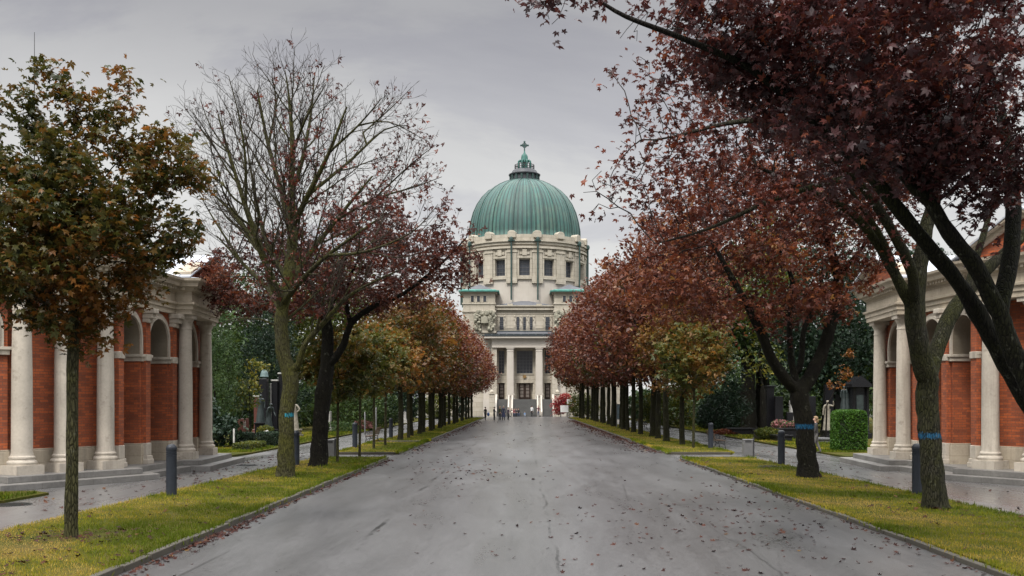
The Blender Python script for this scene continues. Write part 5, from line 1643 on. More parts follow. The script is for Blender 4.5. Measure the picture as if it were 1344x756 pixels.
blades('grass', 125000, verge_sampler(VERGES[:3]), 0.045, 'short yellow-green grass on the verge left of the road', wide=1.25)
blades('grass', 125000, verge_sampler(VERGES[3:]), 0.045, 'short yellow-green grass on the verge right of the road', wide=1.25)


def edge_sampler(n):
    """longer tufts along the kerbs and at the trunks"""
    X, Y = [], []
    for xi0, xi1, xk, y0, y1 in VERGES:
        s = 1 if xk > 0 else -1
        k = n // 5
        yc = RS.uniform(max(9.5, y0), min(y1, 60), k // 12 + 1)
        yy = np.repeat(yc, 12) + RS.normal(0, .25, len(yc) * 12)
        side = np.repeat(RS.uniform(0, 1, len(yc)) < (.6 if xk < 0 else .75), 12)
        t = np.clip((yy - y0) / (y1 - y0), 0, 1)
        xi = xi0 + (xi1 - xi0) * t
        X.append(np.where(side, xk + s * .11 + RS.normal(0, .06, len(yy)), xi + RS.normal(0, .06, len(yy)))); Y.append(np.clip(yy, y0, y1))
    for tx, ty, q in ((-7.72, 17, .16), (-7.28, 30.5, .36), (-7.33, 35.6, .38), (8.74, 30.5, .42), (8.95, 21.6, .40), (-8.66, 24.5, .18), (9.85, 24.9, .18)):
        a = RS.uniform(0, 2 * PI, 150); r = q + np.abs(RS.normal(0, .06, 150))
        X.append(tx + r * np.cos(a)); Y.append(ty + r * np.sin(a))
    return np.concatenate(X), np.concatenate(Y)


blades('grass', 26000, edge_sampler, 0.11, 'longer green tufts along the kerbs and round the trunks', 0.05, 1.0, -0.2)


def lawn_sampler(n):
    a = np.stack([RS.uniform(-16.5, -12.6, n // 2), 46 + 45 * RS.uniform(0, 1, n // 2) ** 1.7], 1)
    b = np.stack([RS.uniform(13.9, 18, n // 2), 46 + 45 * RS.uniform(0, 1, n // 2) ** 1.7], 1)
    c = np.stack([RS.uniform(-16, -12.35, 5000), RS.uniform(21.2, 25.5, 5000)], 1)
    q = np.concatenate([a, b, c]); return q[:, 0], q[:, 1]


blades('grass', 26000, lawn_sampler, 0.08, 'grass border of the burial plots beside the footpaths', 0.055, 1.6, -0.08)


def fallen():
    pts = []
    def blob(n, cx, cy, sx, sy): pts.append(np.stack([RS.normal(cx, sx, n), RS.normal(cy, sy, n)], 1))
    def area(n, x0, x1, y0, y1): pts.append(np.stack([RS.uniform(x0, x1, n), RS.uniform(y0, y1, n)], 1))
    blob(110, 4.3, 20.5, 1.0, 3.0); blob(80, 4.9, 17.0, .9, 2.2); blob(45, 2.2, 17.5, .7, 3); blob(25, 1.2, 22, .6, 3); blob(45, 5.2, 24, .6, 3); blob(22, 0.6, 16.5, .8, 2.5)
    blob(60, -1.7, 33, .9, 3); blob(50, -3.2, 38, .9, 3)
    area(55, -5.3, 6.3, 11, 40); area(30, -2, 6, 11, 20); area(60, -5.5, 6.3, 40, 120)
    k = 1500; y = RS.uniform(46, 125, k); pts.append(np.stack([6.42 - np.abs(RS.normal(0, .55, k)) * RS.uniform(.2, 1.6, k), y], 1))
    k = 420; y = RS.uniform(44, 120, k); pts.append(np.stack([-5.52 + np.abs(RS.normal(0, .35, k)), y], 1))
    k = 330; y = RS.normal(18.0, 1.9, k); pts.append(np.stack([-5.54 + np.abs(RS.normal(0, .12, k)), y], 1))
    k = 330; y = RS.uniform(12, 41, k); pts.append(np.stack([-5.54 + np.abs(RS.normal(0, .10, k)), y], 1))
    k = 150; y = RS.uniform(11, 41, k); pts.append(np.stack([6.44 - np.abs(RS.normal(0, .10, k)), y], 1))
    area(190, -11.3, -9.0, 30, 46); area(40, -12, -9.8, 20, 30); area(60, 10, 13, 24, 50)
    p = np.concatenate(pts); n1 = len(p)
    g = [np.stack([RS.uniform(-9.3, -5.8, 130), RS.uniform(12, 40, 130)], 1), np.stack([RS.uniform(6.8, 10, 190), RS.uniform(12, 40, 190)], 1),
         np.stack([RS.normal(-7.7, .7, 160), RS.normal(17.0, .5, 160)], 1), np.stack([RS.normal(-6.9, .8, 60), RS.normal(14, 1.0, 60)], 1), np.stack([RS.normal(8.95, .8, 50), RS.normal(21.4, .8, 50)], 1)]
    g = np.concatenate(g)
    pos = np.concatenate([np.column_stack([p, np.full(n1, .012)]), np.column_stack([g, np.full(len(g), .13)])])
    f = 1 + np.clip((pos[:, 1] - 16) / 70, 0, 1)
    o = scatter_leaves('fallen_leaves', pos, 1.0, LEAF['fallen'], None, 'maple', 2.2, 0.5, 0.2, 9.0)
    bpy.data.objects.remove(o)
    N = len(pos)
    n = unit(RS.normal(0, .28, (N, 3)) + np.array([0, 0, 1.0])); t = unit(np.cross(n, unit(RS.normal(0, 1, (N, 3))))); b = np.cross(n, t)
    V, F = leaf_template('maple')
    V = V.copy(); V[:, 2] = V[:, 2] * -.6 + .02
    rnd = np.clip(RS.normal(.45, .26, N), 0, 1)
    o = poly_cloud('fallen_leaves', V, F, pos, t, b, n, 0.058 * RS.uniform(.6, 1.35, N) * f, rnd, LEAF['fallen'], None)
    tag(o, 'dark red fallen maple leaves littering the wet road, path and verges', kind='stuff')


fallen()

# ------------------------------------------------------------------ covers let into the ground
def cover(x, y, z, r, label):
    root = empty('manhole_cover', (x, y, z), 0, label, 'manhole cover')
    m = MB(); m.lathe([(r, 0), (r, .012), (r * .88, .012), (r * .88, 0)], (x, y, z), 24, cap=False); m.build('frame_ring', IRON, root)
    m = MB(); m.lathe([(r * .86, 0), (r * .86, .008)], (x, y, z), 24)
    for k in range(-3, 4):
        w = math.sqrt(max(0, (r * .8) ** 2 - (k * r * .2) ** 2)); m.box((x, y + k * r * .2, z + .0125), (2 * w, r * .07, .008))
    m.build('plate', IRON, root)


cover(8.75, 35.4, .097, .42, 'round iron cover in the grass left of the low splitting blue ringed trunk')
cover(-11.9, 23.2, -.002, .42, 'round iron cover in the left footpath in front of the arcade steps')
cover(-10.4, 37.5, -.002, .40, 'round iron cover in the left footpath behind the bollard')

# ------------------------------------------------------------------ buildings
pavilion(None, 'orange brick and stone arcade left of the road, partly behind the young maple')
pavilion(0.75, 'orange brick and stone arcade right of the road, behind the two blue ringed trees')
church()

# ------------------------------------------------------------------ trees
young_maple(); bare_tree(); left_plum(); ringed_russet(); ringed_plum(); overhanging_plum()

ORD = ['first', 'second', 'third', 'fourth', 'fifth', 'sixth', 'seventh', 'eighth', 'ninth', 'tenth', 'eleventh', 'twelfth', 'thirteenth', 'fourteenth', 'fifteenth', 'sixteenth', 'seventeenth', 'eighteenth', 'nineteenth', 'twentieth', 'twenty-first', 'twenty-second', 'twenty-third', 'twenty-fourth']
gl, gr_, gy = 'maples of the row left of the road', 'maples of the row right of the road', 'thin young maples left of the road'
PR = {
    'crimson': row_tree('p', 'crimson', 12.6, 3.9, BARK_ROW, gl, 'avenue_maple', 0.155, 9800, 3.4, 0, hue=0.0),
    'russet': row_tree('p', 'russet', 12.4, 3.9, BARK_ROW, gl, 'avenue_maple', 0.16, 9800, 3.4, 1, hue=-0.05),
    'bronze': row_tree('p', 'bronze', 10.8, 3.3, BARK_ROW, gl, 'avenue_maple', 0.18, 8600, 3.2, 2),
    'orange': row_tree('p', 'orange', 8.9, 2.5, BARK_YOUNG, gl, 'avenue_maple', 0.09, 5200, 3.1, 3, 0.2),
    'young': row_tree('p', 'lightolive', 6.2, 1.65, BARK_YOUNG, gy, 'young_maple', 0.062, 3600, 2.5, 4, 0.17, 220, 0.1),
}
WORD = {'crimson': 'dark red', 'russet': 'red-brown', 'bronze': 'bronze green', 'orange': 'orange'}
used = set()


def place_row(kind, x, y, s, label, group, sz=None):
    rz = RS.uniform(0, 6.28)
    if kind not in used:
        used.add(kind); o = PR[kind]
        o.location = (x, y, 0); o.rotation_euler = (0, 0, rz); o.scale = (s, s, sz or s); o['label'] = label
    else:
        o = spin_copy(PR[kind], x, y, rz, s, label, sz)
    o['group'] = group
    o.rotation_euler = (RS.normal(0, .012), RS.normal(0, .012), rz)
    return o


for i, (x, y, s) in enumerate(((-7.08, 37.9, .88), (-7.06, 42.9, .95), (-7.3, 48.6, 1.02), (-7.25, 52.2, 1.1))):
    place_row('young', x, y, s, 'thin young maple left of the road, %s trunk past the dark red maple' % ORD[i], gy)
ys = [59.6, 63.0, 66.8, 70.6, 74.4, 78.2, 82.0, 86.0, 90.0, 94.6, 99, 103.5, 108, 112.5, 117, 122, 127, 132, 137, 142]
kinds = ['bronze', 'orange', 'bronze', 'bronze', 'russet', 'bronze', 'crimson', 'bronze', 'russet', 'crimson', 'crimson', 'bronze', 'russet', 'crimson', 'russet', 'crimson', 'crimson', 'russet', 'crimson', 'russet']
for i, (y, kd) in enumerate(zip(ys, kinds)):
    big = kd in ('crimson', 'russet')
    s = {'orange': 1.0, 'bronze': .90}.get(kd, .88) * RS.uniform(.96, 1.04)
    place_row(kd, -7.35 + RS.uniform(-.2, .2), y, s, '%s avenue maple left of the road, %s thick trunk past the iron bench' % (WORD[kd], ORD[i]), gl)
place_row('young', 8.5, 49.8, 1.08, 'thin young maple right of the road, nearest of its row', gr_)
ys = [53.2, 57.8, 62.4, 66.0, 70.0, 74.6, 78.6, 83, 87.2, 91.8, 96, 100, 104.5, 109, 113.5, 118, 123, 128, 133, 138, 143]
kinds = ['bronze', 'crimson', 'russet', 'bronze', 'crimson', 'russet', 'crimson', 'crimson', 'russet', 'bronze', 'crimson', 'russet', 'crimson', 'crimson', 'russet', 'crimson', 'russet', 'crimson', 'crimson', 'bronze', 'crimson']
for i, (y, kd) in enumerate(zip(ys, kinds)):
    s = {'bronze': .80 if y < 60 else 1.12}.get(kd, .98 if y < 80 else 1.17) * RS.uniform(.94, 1.06)
    if kd != 'bronze' and y < 75: s *= 1.06
    place_row(kd, 8.4 + RS.uniform(-.2, .2) - (.4 if y > 130 else 0), y, s, '%s avenue maple right of the road, %s thick trunk past the thin young one' % (WORD[kd], ORD[i]), gr_)


# ---- trees, shrubs and hedges of the burial ground ------------------------------------------
def bg(name, x, y, label, ells, th, tr, mat, ncl, per, cr, size, kind='oval', **kw):
    return simple_tree(x, y, name, label, ells, th, tr, LEAF[mat], BARK_DARK, ncl, per, cr, size, kind, **kw)


bg('thuja', -18.9, 61, 'bright green thuja beside the far end column of the left arcade', [(0, 0, 3.4, 1.75, 1.75, 3.3), (0.1, 0, 6.2, 1.15, 1.15, 2.6), (0, 0, 8.2, .6, .6, 1.5)], 0.6, .2, 'green', 700, 16, .22, .17, 'needle', up=.2, flat=1.6, shell=.6)
bg('fir', -19.8, 78, 'tall blackish green fir rising behind the dark grave slabs', [(0, 0, 3, 3.0, 3.0, 2.2), (0, 0, 5.6, 2.5, 2.5, 2.4), (0, 0, 8.4, 1.9, 1.9, 2.5), (0, 0, 11, 1.2, 1.2, 2.3)], 1.0, .25, 'deepgreen', 800, 16, .32, .26, 'needle', up=.3, shell=.5, seed=3)
bg('small_tree', -16.9, 61.5, 'small tree with yellowing leaves beside the helmet topped stele', [(0, 0, 3.2, .75, .8, 1.2), (.45, 0, 4.6, .7, .6, .55), (-.3, 0, 2.2, .6, .6, .7)], 1.2, .06, 'yellowgreen', 70, 12, .17, .17, nattr=80, hue=.18, D=.25)
bg('lime_tree', -17.0, 86, 'tall light green broadleaf tree glimpsed behind the dark red maple', [(0, 0, 9.5, 4.2, 4.2, 4.0), (1.2, 0, 12.5, 3.2, 3.2, 3.0), (-1.5, 0, 8, 3, 3, 3.2)], 4.0, .3, 'yellowgreen', 420, 20, .5, .32, seed=5)
bg('ash_tree', -25, 92, 'dark green broadleaf tree standing behind the fir', [(0, 0, 9, 5, 5, 5.5), (-2, 0, 7, 4, 4, 4)], 3.0, .35, 'green', 420, 20, .6, .36, seed=6)
bg('laurel_bush', -15.4, 51.0, 'dark leafy laurel bush behind the low yellow hedge', [(-.6, 0, .8, 1.2, .9, .8), (.2, 0.3, .9, .7, .8, .9), (-1.6, .6, 1.5, 1.2, 1, 1.4)], .4, .06, 'deepgreen', 190, 16, .22, .2, shell=.5)
bg('round_shrub', -13.9, 83, 'rounded light green shrub beside the left footpath', [(0, 0, 1.6, 2.4, 2.2, 1.7)], .4, .08, 'green', 260, 16, .28, .2, shell=.6, hue=.22)
bg('privet_shrub', -15.2, 96, 'broad mid green shrub seen between the thin young maples', [(0, 0, 1.8, 3.4, 2.4, 2.0)], .4, .08, 'green', 280, 16, .32, .24, shell=.6, seed=2, hue=.1)
bg('yew', -13.6, 110, 'dense dark yew by the far part of the left footpath', [(0, 0, 2.3, 2.2, 2.2, 2.6), (0.4, 0, 4.2, 1.4, 1.4, 1.6)], .4, .15, 'deepgreen', 300, 16, .3, .24, shell=.6, seed=8)
bg('hazel_bush', -12.0, 138, 'yellow green bush at the far left near the church steps', [(0, 0, 1.6, 2.6, 2, 1.8)], .4, .08, 'yellowgreen', 220, 16, .32, .26, shell=.6, seed=9)
bg('cypress', -9.6, 150.5, 'dark cypress beside the left church pedestal', [(0, 0, 2.4, 1.5, 1.5, 2.3), (0, 0, 4.8, 1.0, 1.0, 1.8)], .4, .12, 'deepgreen', 200, 16, .28, .24, shell=.6, seed=10)

bg('beech_tree', 21.2, 70, 'dark green broadleaf tree with drooping foliage beside the right arcade', [(0, 0, 8, 4.2, 4, 4.5), (-1.4, -.4, 5.5, 3.0, 3, 2.6), (1.5, 0, 5.4, 3.2, 3, 2.8), (0, 0, 12, 3.5, 3.5, 3.5)], 2.0, .35, 'deepgreen', 620, 20, .5, .27, up=.2, flat=1.0, seed=4, hue=.12)
bg('hornbeam', 15.4, 64, 'loose yellow green tree showing behind the low splitting trunk', [(-.3, 0, 5.2, 1.3, 1.5, 1.6), (-.6, 0, 10, 2.2, 2.4, 3.2), (.6, 0, 13, 1.8, 1.8, 2.0)], 3.0, .2, 'yellowgreen', 200, 16, .36, .24, seed=7)
bg('spruce', 14.9, 74, 'short blackish conifer beside the footpath on the right', [(0, 0, 1.8, 2.0, 2.0, 1.6), (0, 0, 3.8, 1.4, 1.4, 1.7), (0, 0, 5.4, .8, .8, 1.3)], .5, .18, 'deepgreen', 360, 16, .28, .22, 'needle', up=.3, shell=.5, seed=11, hue=-.1)
for q, (x, y, lb) in enumerate(((18.1, 80, 'thick grey trunked old tree behind the black steles'), (19.8, 82.5, 'second thick old trunk, standing just right of the grey one behind the steles'))):
    bg('old_maple', x, y, lb, [(0, 0, 11, 4.6, 4.4, 4.4), (-1.2, 0, 8.4, 3.4, 3.4, 2.4)], 6.0, .62, 'green', 330, 20, .55, .34, seed=12 + q)
bg('green_ash', 29, 78, 'tall dark tree over the roof of the black mausoleum', [(0, 0, 9.5, 5.4, 5, 6), (-3, 0, 6, 3.5, 3.5, 3)], 3, .35, 'deepgreen', 460, 20, .6, .36, seed=14, hue=.1)
bg('elder_bush', 13.4, 92, 'yellow green bush between the trunks on the right', [(0, 0, 1.8, 2.6, 2.2, 1.9)], .4, .08, 'yellowgreen', 260, 16, .3, .24, shell=.6, seed=15)
bg('holly_bush', 16.4, 84, 'dark rounded holly bush left of the grey old trunk', [(0, 0, 1.3, 1.7, 1.6, 1.5)], .3, .08, 'deepgreen', 220, 16, .25, .22, shell=.6, seed=16)
bg('box_bush', 14.5, 115, 'mid green bush far along the right footpath', [(0, 0, 1.8, 2.8, 2.2, 2.0)], .4, .08, 'green', 220, 16, .32, .26, shell=.6, seed=17)
bg('red_shrub', 5.75, 153.5, 'bright red leaved shrub beside the church steps', [(0, 0, 1.9, 1.3, 1.1, 1.5), (.7, 0, 2.6, 1.0, 1, 1.2), (1.5, .2, 2.3, .8, .8, 1.2), (-.5, 0, 1.2, .8, .8, 1)], .5, .06, 'scarlet', 240, 16, .2, .2, shell=.4, nattr=60, D=.3)
bg('golden_bush', 8.6, 149.5, 'yellow green bush behind the white signs', [(0, 0, 2.0, 1.8, 1.5, 2.0), (1.2, 0, 1.4, 1.6, 1.3, 1.4)], .4, .06, 'yellowgreen', 240, 16, .25, .24, shell=.5, seed=18)

# the far woods closing both sides: one mass
cl = []
for k in range(46):
    sx = -1 if k % 2 else 1
    y = RS.uniform(96, 215); x = sx * RS.uniform(21 + max(0, (y - 120) * .12), 62)
    h = RS.uniform(9, 15)
    cl.append(clump_leaves([(x, y, h * .5, 4.5, 4.5, h * .48)], 90, 16, .75, RS, .55))
for k in range(26):
    sx = -1 if k % 2 else 1
    x = sx * RS.uniform(24, 60); y = RS.uniform(52, 96); h = RS.uniform(9, 14)
    cl.append(clump_leaves([(x, y, h * .52, 4, 4, h * .5)], 90, 16, .65, RS, .5))
for k in range(60):
    sx = -1 if k % 2 else 1
    y = RS.uniform(80, 150); x = sx * RS.uniform(17, 26)
    cl.append(clump_leaves([(x, y, 1.8, 2.4, 2.4, 2.4)], 40, 16, .4, RS, .5))
cl = np.concatenate(cl)
o = scatter_leaves('background_woods', cl, 0.5, LEAF['green'], None, 'oval', .5, .8, .7, 20.0)
tag(o, 'far green woodland behind the burial ground on both sides of the avenue', kind='stuff')


def hedge(name, x0, x1, y0, y1, z1, mat, n, size, label, group=None):
    root = empty(name, ((x0 + x1) / 2, (y0 + y1) / 2, 0), 0, label, 'hedge', group)
    hx, hy = (x1 - x0) / 2, (y1 - y0) / 2
    m = MB(); m.box(((x0 + x1) / 2, (y0 + y1) / 2, z1 / 2 - .05), (1.66 * hx, 1.66 * hy, z1 * .86)); m.build('shade_core', CORE, root)  # solid dark box, painted as the shade between the leaves
    pts = RS.uniform(-1, 1, (n, 3)) * np.array([hx, hy, z1 / 2]) + np.array([0, 0, z1 / 2])
    w = np.array([hy * z1, hy * z1, hx * z1, hx * z1, 4 * hx * hy / 2]); face = RS.choice(5, n, p=w / w.sum())
    dep = np.abs(RS.normal(0, .05, n))
    bul = .11 * wave(pts, 2.4, 1.0)
    for f, ax, s, h in ((0, 0, -1, hx), (1, 0, 1, hx), (2, 1, -1, hy), (3, 1, 1, hy)):
        q = face == f; pts[q, ax] = s * (h - dep[q] + bul[q])
    q = face == 4; pts[q, 2] = z1 - dep[q] + bul[q]
    q = (pts - np.array([0, 0, z1 / 2])) / np.array([hx, hy, z1 / 2]); q[:, 2] = np.maximum(q[:, 2], 0)       # soften the clipped corners
    pts[:, :2] /= ((np.abs(q) ** 7).sum(1) ** (1 / 7)).clip(1)[:, None]
    pts[:, 2] /= ((np.abs(q) ** 7).sum(1) ** (1 / 7)).clip(1) ** .6
    scatter_leaves('leaves', pts, size, LEAF[mat], root, 'oval', .3, .8, .4, 1.0)
    return root


hedge('clipped_hedge', 14.7, 16.2, 46.7, 47.9, 2.0, 'hedge', 9000, .085, 'tall clipped bright green hedge block beside the right arcade')
hedge('low_hedge', -14.0, -13.0, 47.6, 50.6, .42, 'yellowgreen', 2600, .08, 'low yellow green hedge edging the plots behind the left arcade')
hedge('box_hedge', -15.35, -14.25, 51.8, 53.0, .78, 'deepgreen', 2200, .08, 'dark clipped hedge block, left of two behind the white post')
hedge('box_hedge', -14.1, -12.95, 52.2, 53.4, .80, 'deepgreen', 2200, .08, 'dark clipped hedge block, right of two, beside the white slab')
# ------------------------------------------------------------------ people and statues
def body(name, mats, parent, h=1.7, stride=0.0, swing=0.3, sit=False, bend=0.0, arms=None, fingers=True, hold=0.0, kneel=False):
    """one continuous figure facing -Y: mats = (skin, top, trousers, shoes); returns the object"""
    V, E, Rr, Lb = [], [], [], []
    def v(p, r, lab, frm=None):
        V.append(p); Rr.append(r); Lb.append(lab)
        if frm is not None: E.append((frm, len(V) - 1))
        return len(V) - 1
    k = h / 1.7
    pz = 0.93 if not sit else 0.54
    fw = -bend
    pel = v((0, 0, pz), .135, 2)
    wa = v((0, fw * .3, pz + .15), .125, 1, pel)
    ch = v((0, fw * .8, pz + .36), .145, 1, wa)
    sh = v((0, fw, pz + .48), .09, 1, ch)
    nk = v((0, fw * 1.1 - .01, pz + .56), .052, 0, sh)
    hb = v((0, fw * 1.2 - .03, pz + .63), .078, 0, nk)
    hm = v((0, fw * 1.25 - .035, pz + .70), .092, 0, hb)
    ht = v((0, fw * 1.25 - .03, pz + .765), .06, 0, hm)
    v((0, fw * 1.25 - .135, pz + .675), .014, 0, hm)                        # nose
    for s in (-1, 1): v((s * .098, fw * 1.25 - .02, pz + .69), .016, 0, hm)  # ears
    for s in (-1, 1):
        a = v((s * .165, fw, pz + .465), .068, 1, sh)
        sw = swing * s
        if arms == 'front':
            el = v((s * .22, fw - .05, pz + .20), .05, 1, a); wr = v((s * .12, fw - .27, pz + .17), .034, 1, el); dirv = Vector((-s * .5, -.8, 0)).normalized()
        elif arms == 'hip' and s > 0:
            el = v((s * .34, fw + .03, pz + .22), .05, 1, a); wr = v((s * .2, fw - .06, pz + .06), .034, 1, el); dirv = Vector((-s * .8, -.3, -.3)).normalized()
        elif arms == 'raise' and s > 0:
            el = v((s * .33, fw - .08, pz + .42), .05, 1, a); wr = v((s * .27, fw - .18, pz + .66), .034, 1, el); dirv = Vector((-.1, -.2, 1)).normalized()
        elif sit:
            el = v((s * .23, fw - .02, pz + .2), .05, 1, a); wr = v((s * .15, fw - .27, pz + .11), .034, 1, el); dirv = Vector((-s * .2, -1, -.1)).normalized()
        else:
            el = v((s * .225, fw + .02 - .10 * sw, pz + .19), .05, 1, a); wr = v((s * .235, fw - .04 - .30 * sw, pz - .05), .034, 1, el); dirv = Vector((0, -.15 - .3 * sw, -1)).normalized()
        w = Vector(V[wr])
        pm = v(tuple(w + dirv * .06), .03, 0, wr)
        if fingers:
            side = dirv.cross(Vector((s, 0.2, 0.1))).normalized()
            for q, (o, L) in enumerate(((-.03, .065), (-.01, .078), (.011, .072), (.03, .055))):
                f1 = v(tuple(w + dirv * (.085) + side * o), .0105, 0, pm)
                v(tuple(w + dirv * (.085 + L * .85) + side * o + Vector((-s * .018, 0, 0))), .0085, 0, f1)
            t1 = v(tuple(w + dirv * .04 - side * .045 + Vector((-s * .01, 0, 0))), .012, 0, pm)
        lg = stride * s
        hp = v((s * .09, 0, pz - .06), .098, 2, pel)
        if sit:
            kn = v((s * .11, -.40, pz - .04), .068, 2, hp); an = v((s * .11, -.40, .09), .046, 2, kn); v((s * .12, -.53, .045), .04, 3, an)
        else:
            kn = v((s * .10, -.20 * lg - .02, pz - .44), .068, 2, hp)
            an = v((s * .10, -.42 * lg + (.06 if lg < 0 else 0), .09 + max(0, -lg) * .12), .045, 2, kn); v((s * .115, -.42 * lg - .14, .045 + max(0, -lg) * .04), .038, 3, an)
    me = bpy.data.meshes.new(name)
    me.from_pydata([tuple(c * k for c in p) for p in V], E, [])
    o = bpy.data.objects.new(name, me); COL.objects.link(o)
    md = o.modifiers.new('skin', 'SKIN'); md.use_smooth_shade = True; md.branch_smoothing = 0.6
    for i, sv in enumerate(me.skin_vertices[0].data):
        sv.radius = (Rr[i] * k, Rr[i] * k * (0.78 if i in (pel, wa, ch, sh) else 1.0)); sv.use_root = (i == 0)
    o.modifiers.new('sub', 'SUBSURF').levels = 1
    o.modifiers['sub'].render_levels = 1
    dg = bpy.context.evaluated_depsgraph_get(); dg.update()
    nm = bpy.data.meshes.new_from_object(o.evaluated_get(dg))
    bpy.data.objects.remove(o)
    for mt in mats: nm.materials.append(mt)
    if len(mats) > 1:
        segs = [(Vector(V[a]) * k, Vector(V[b]) * k, Lb[b]) for a, b in E]
        for p in nm.polygons:
            c = p.center; best, bl = 1e9, 0
            for a, b, lab in segs:
                ab = b - a; t = max(0, min(1, (c - a).dot(ab) / max(ab.length_squared, 1e-9)))
                d = (c - a - ab * t).length
                if d < best: best, bl = d, lab
            p.material_index = bl
    nm.polygons.foreach_set('use_smooth', [True] * len(nm.polygons))
    r = link(bpy.data.objects.new(name, nm), parent)
    return r, Vector(V[hm]) * k, k


CLOTH = {}
def cloth(c):
    if c not in CLOTH: CLOTH[c] = simple('cloth_%d' % len(CLOTH), c, 0.85, 0, 0.15, 12.0)
    return CLOTH[c]


def person(x, y, face, label, top, trousers, hair, group=None, hairlen=0, skirt=None, z=0.0, **kw):
    """face: heading angle, 0 looks towards the camera"""
    root = empty('person', (x, y, z), face, label, 'person', group)
    b, head, k = body('body', (SKIN, cloth(top), cloth(trousers), cloth((.02, .018, .016))), root, **kw)
    m = MB()
    inv = parent_matrix(root)
    loc = lambda p: tuple(inv @ Vector(p))
    hc = Vector((head.x, head.y + .022 * k, head.z + .03 * k))
    vs, fs = [], []
    N, M = 14, 8
    for i in range(M + 1):
        t = PI * i / M * (.62 if not hairlen else .70)
        for q in range(N):
            a = 2 * PI * q / N
            d = .108 * k * math.sin(t)
            p = Vector((d * math.cos(a), d * math.sin(a) * 1.08, .105 * k * math.cos(t)))
            if p.y < -.04 * k and p.z < .045 * k: p.z = .045 * k + .01 * k * math.sin(a * 5)
            vs.append(loc(hc + p))
    for i in range(M):
        for q in range(N): fs.append((i * N + q, i * N + (q + 1) % N, (i + 1) * N + (q + 1) % N, (i + 1) * N + q))
    m.add(vs, fs)
    if hairlen: m.ball(loc(hc + Vector((0, .05 * k, -.1 * k))), (.095 * k, .06 * k, .13 * k), 10)
    m.build('hair', cloth(hair), root, smooth=True)
    if skirt:
        m = MB(); c = loc(Vector((0, 0, 0)))
        m.lathe([(.26 * k, .42 * k), (.24 * k, .55 * k), (.2 * k, .8 * k), (.165 * k, 1.0 * k)], c, 16, cap=False); m.build('coat_skirt', cloth(skirt), root, smooth=True)
    return root


NAVY, BLK, DGREY, GREY, WHT, WINE, GRN, JEAN, TAN = (.02, .025, .06), (.012, .012, .014), (.04, .04, .045), (.13, .13, .14), (.6, .6, .6), (.10, .02, .03), (.06, .07, .03), (.04, .06, .11), (.25, .2, .14)
BRN, FAIR, DKH, GRH = (.05, .03, .018), (.30, .2, .1), (.015, .012, .01), (.28, .27, .26)
gp = 'visitors standing on the road before the church'
H = 125.5
person(-4.80, H, 2.6, 'person in dark clothes walking at the road end beside a blue bag', BLK, BLK, DKH, gp, stride=.3, h=1.68)
person(-3.68, H, 2.2, 'person in dark grey jacket standing with a fair haired companion far down the road', DGREY, BLK, BRN, gp, arms='front', h=1.68)
person(-2.98, H + .6, -.6, 'person in olive jacket standing between the grey and navy clad figures', GRN, DGREY, FAIR, gp, arms='hip', h=1.74)
person(-2.52, H - .2, .4, 'tall person in navy coat, largest of the group on the road', NAVY, BLK, GRH, gp, stride=.12, skirt=NAVY, h=1.82)
person(-1.92, H + .2, 1.0, 'person in purple grey jacket at the right end of the standing group', (.07, .05, .07), DGREY, BRN, gp, arms='front', h=1.62)
m = MB(); m.ball((-4.42, H - .1, .78), (.17, .12, .24), 12); m.tube([(-4.42 + .1 * math.cos(a), H - .1, 1.0 + .22 * math.sin(a)) for a in [PI * q / 8 for q in range(9)]], .015, 5)
o = m.build('shoulder_bag', simple('blue_nylon', (.03, .10, .30), .6), smooth=True); tag(o, 'bright blue bag beside the dark clothed walker', 'bag')
gs = 'visitors sitting on the lowest church steps'
for i, (px, top, lb) in enumerate(((671.5, BLK, 'person in black sitting at the left end of the church steps'), (674.6, (.25, .08, .09), 'person in faded red top sitting on the church steps'), (677.8, DGREY, 'person in grey sitting on the steps beside the faded red top'), (680.4, BLK, 'person in black sitting at the right end of the seated group'))):
    person(gx(px, 157.3), 157.5, RS.uniform(-.4, .4), lb, top, JEAN if i % 2 else BLK, BRN, gs, sit=True, bend=.06, h=1.66)
person(gx(688.7, 156), 156.9, .2, 'small child in light blue sitting alone at the foot of the steps', (.16, .27, .45), (.3, .35, .42), FAIR, None, sit=True, h=1.0)
person(gx(698, 156.5), 156.4, 2.8, 'person in white top and dark trousers before the church steps', WHT, BLK, DKH, None, stride=.25, h=1.72)
person(gx(706.5, 156.5), 156.2, .5, 'person in wine red jacket and jeans before the church steps', WINE, JEAN, DKH, None, arms='hip', h=1.70)
person(gx(1071, 45.2), 45.2, -1.9, 'light haired person in dark jacket and pale trousers half hidden by the ringed trunk', (.03, .028, .028), (.10, .095, .09), (.20, .13, .07), None, hairlen=1, stride=.35, h=1.68)


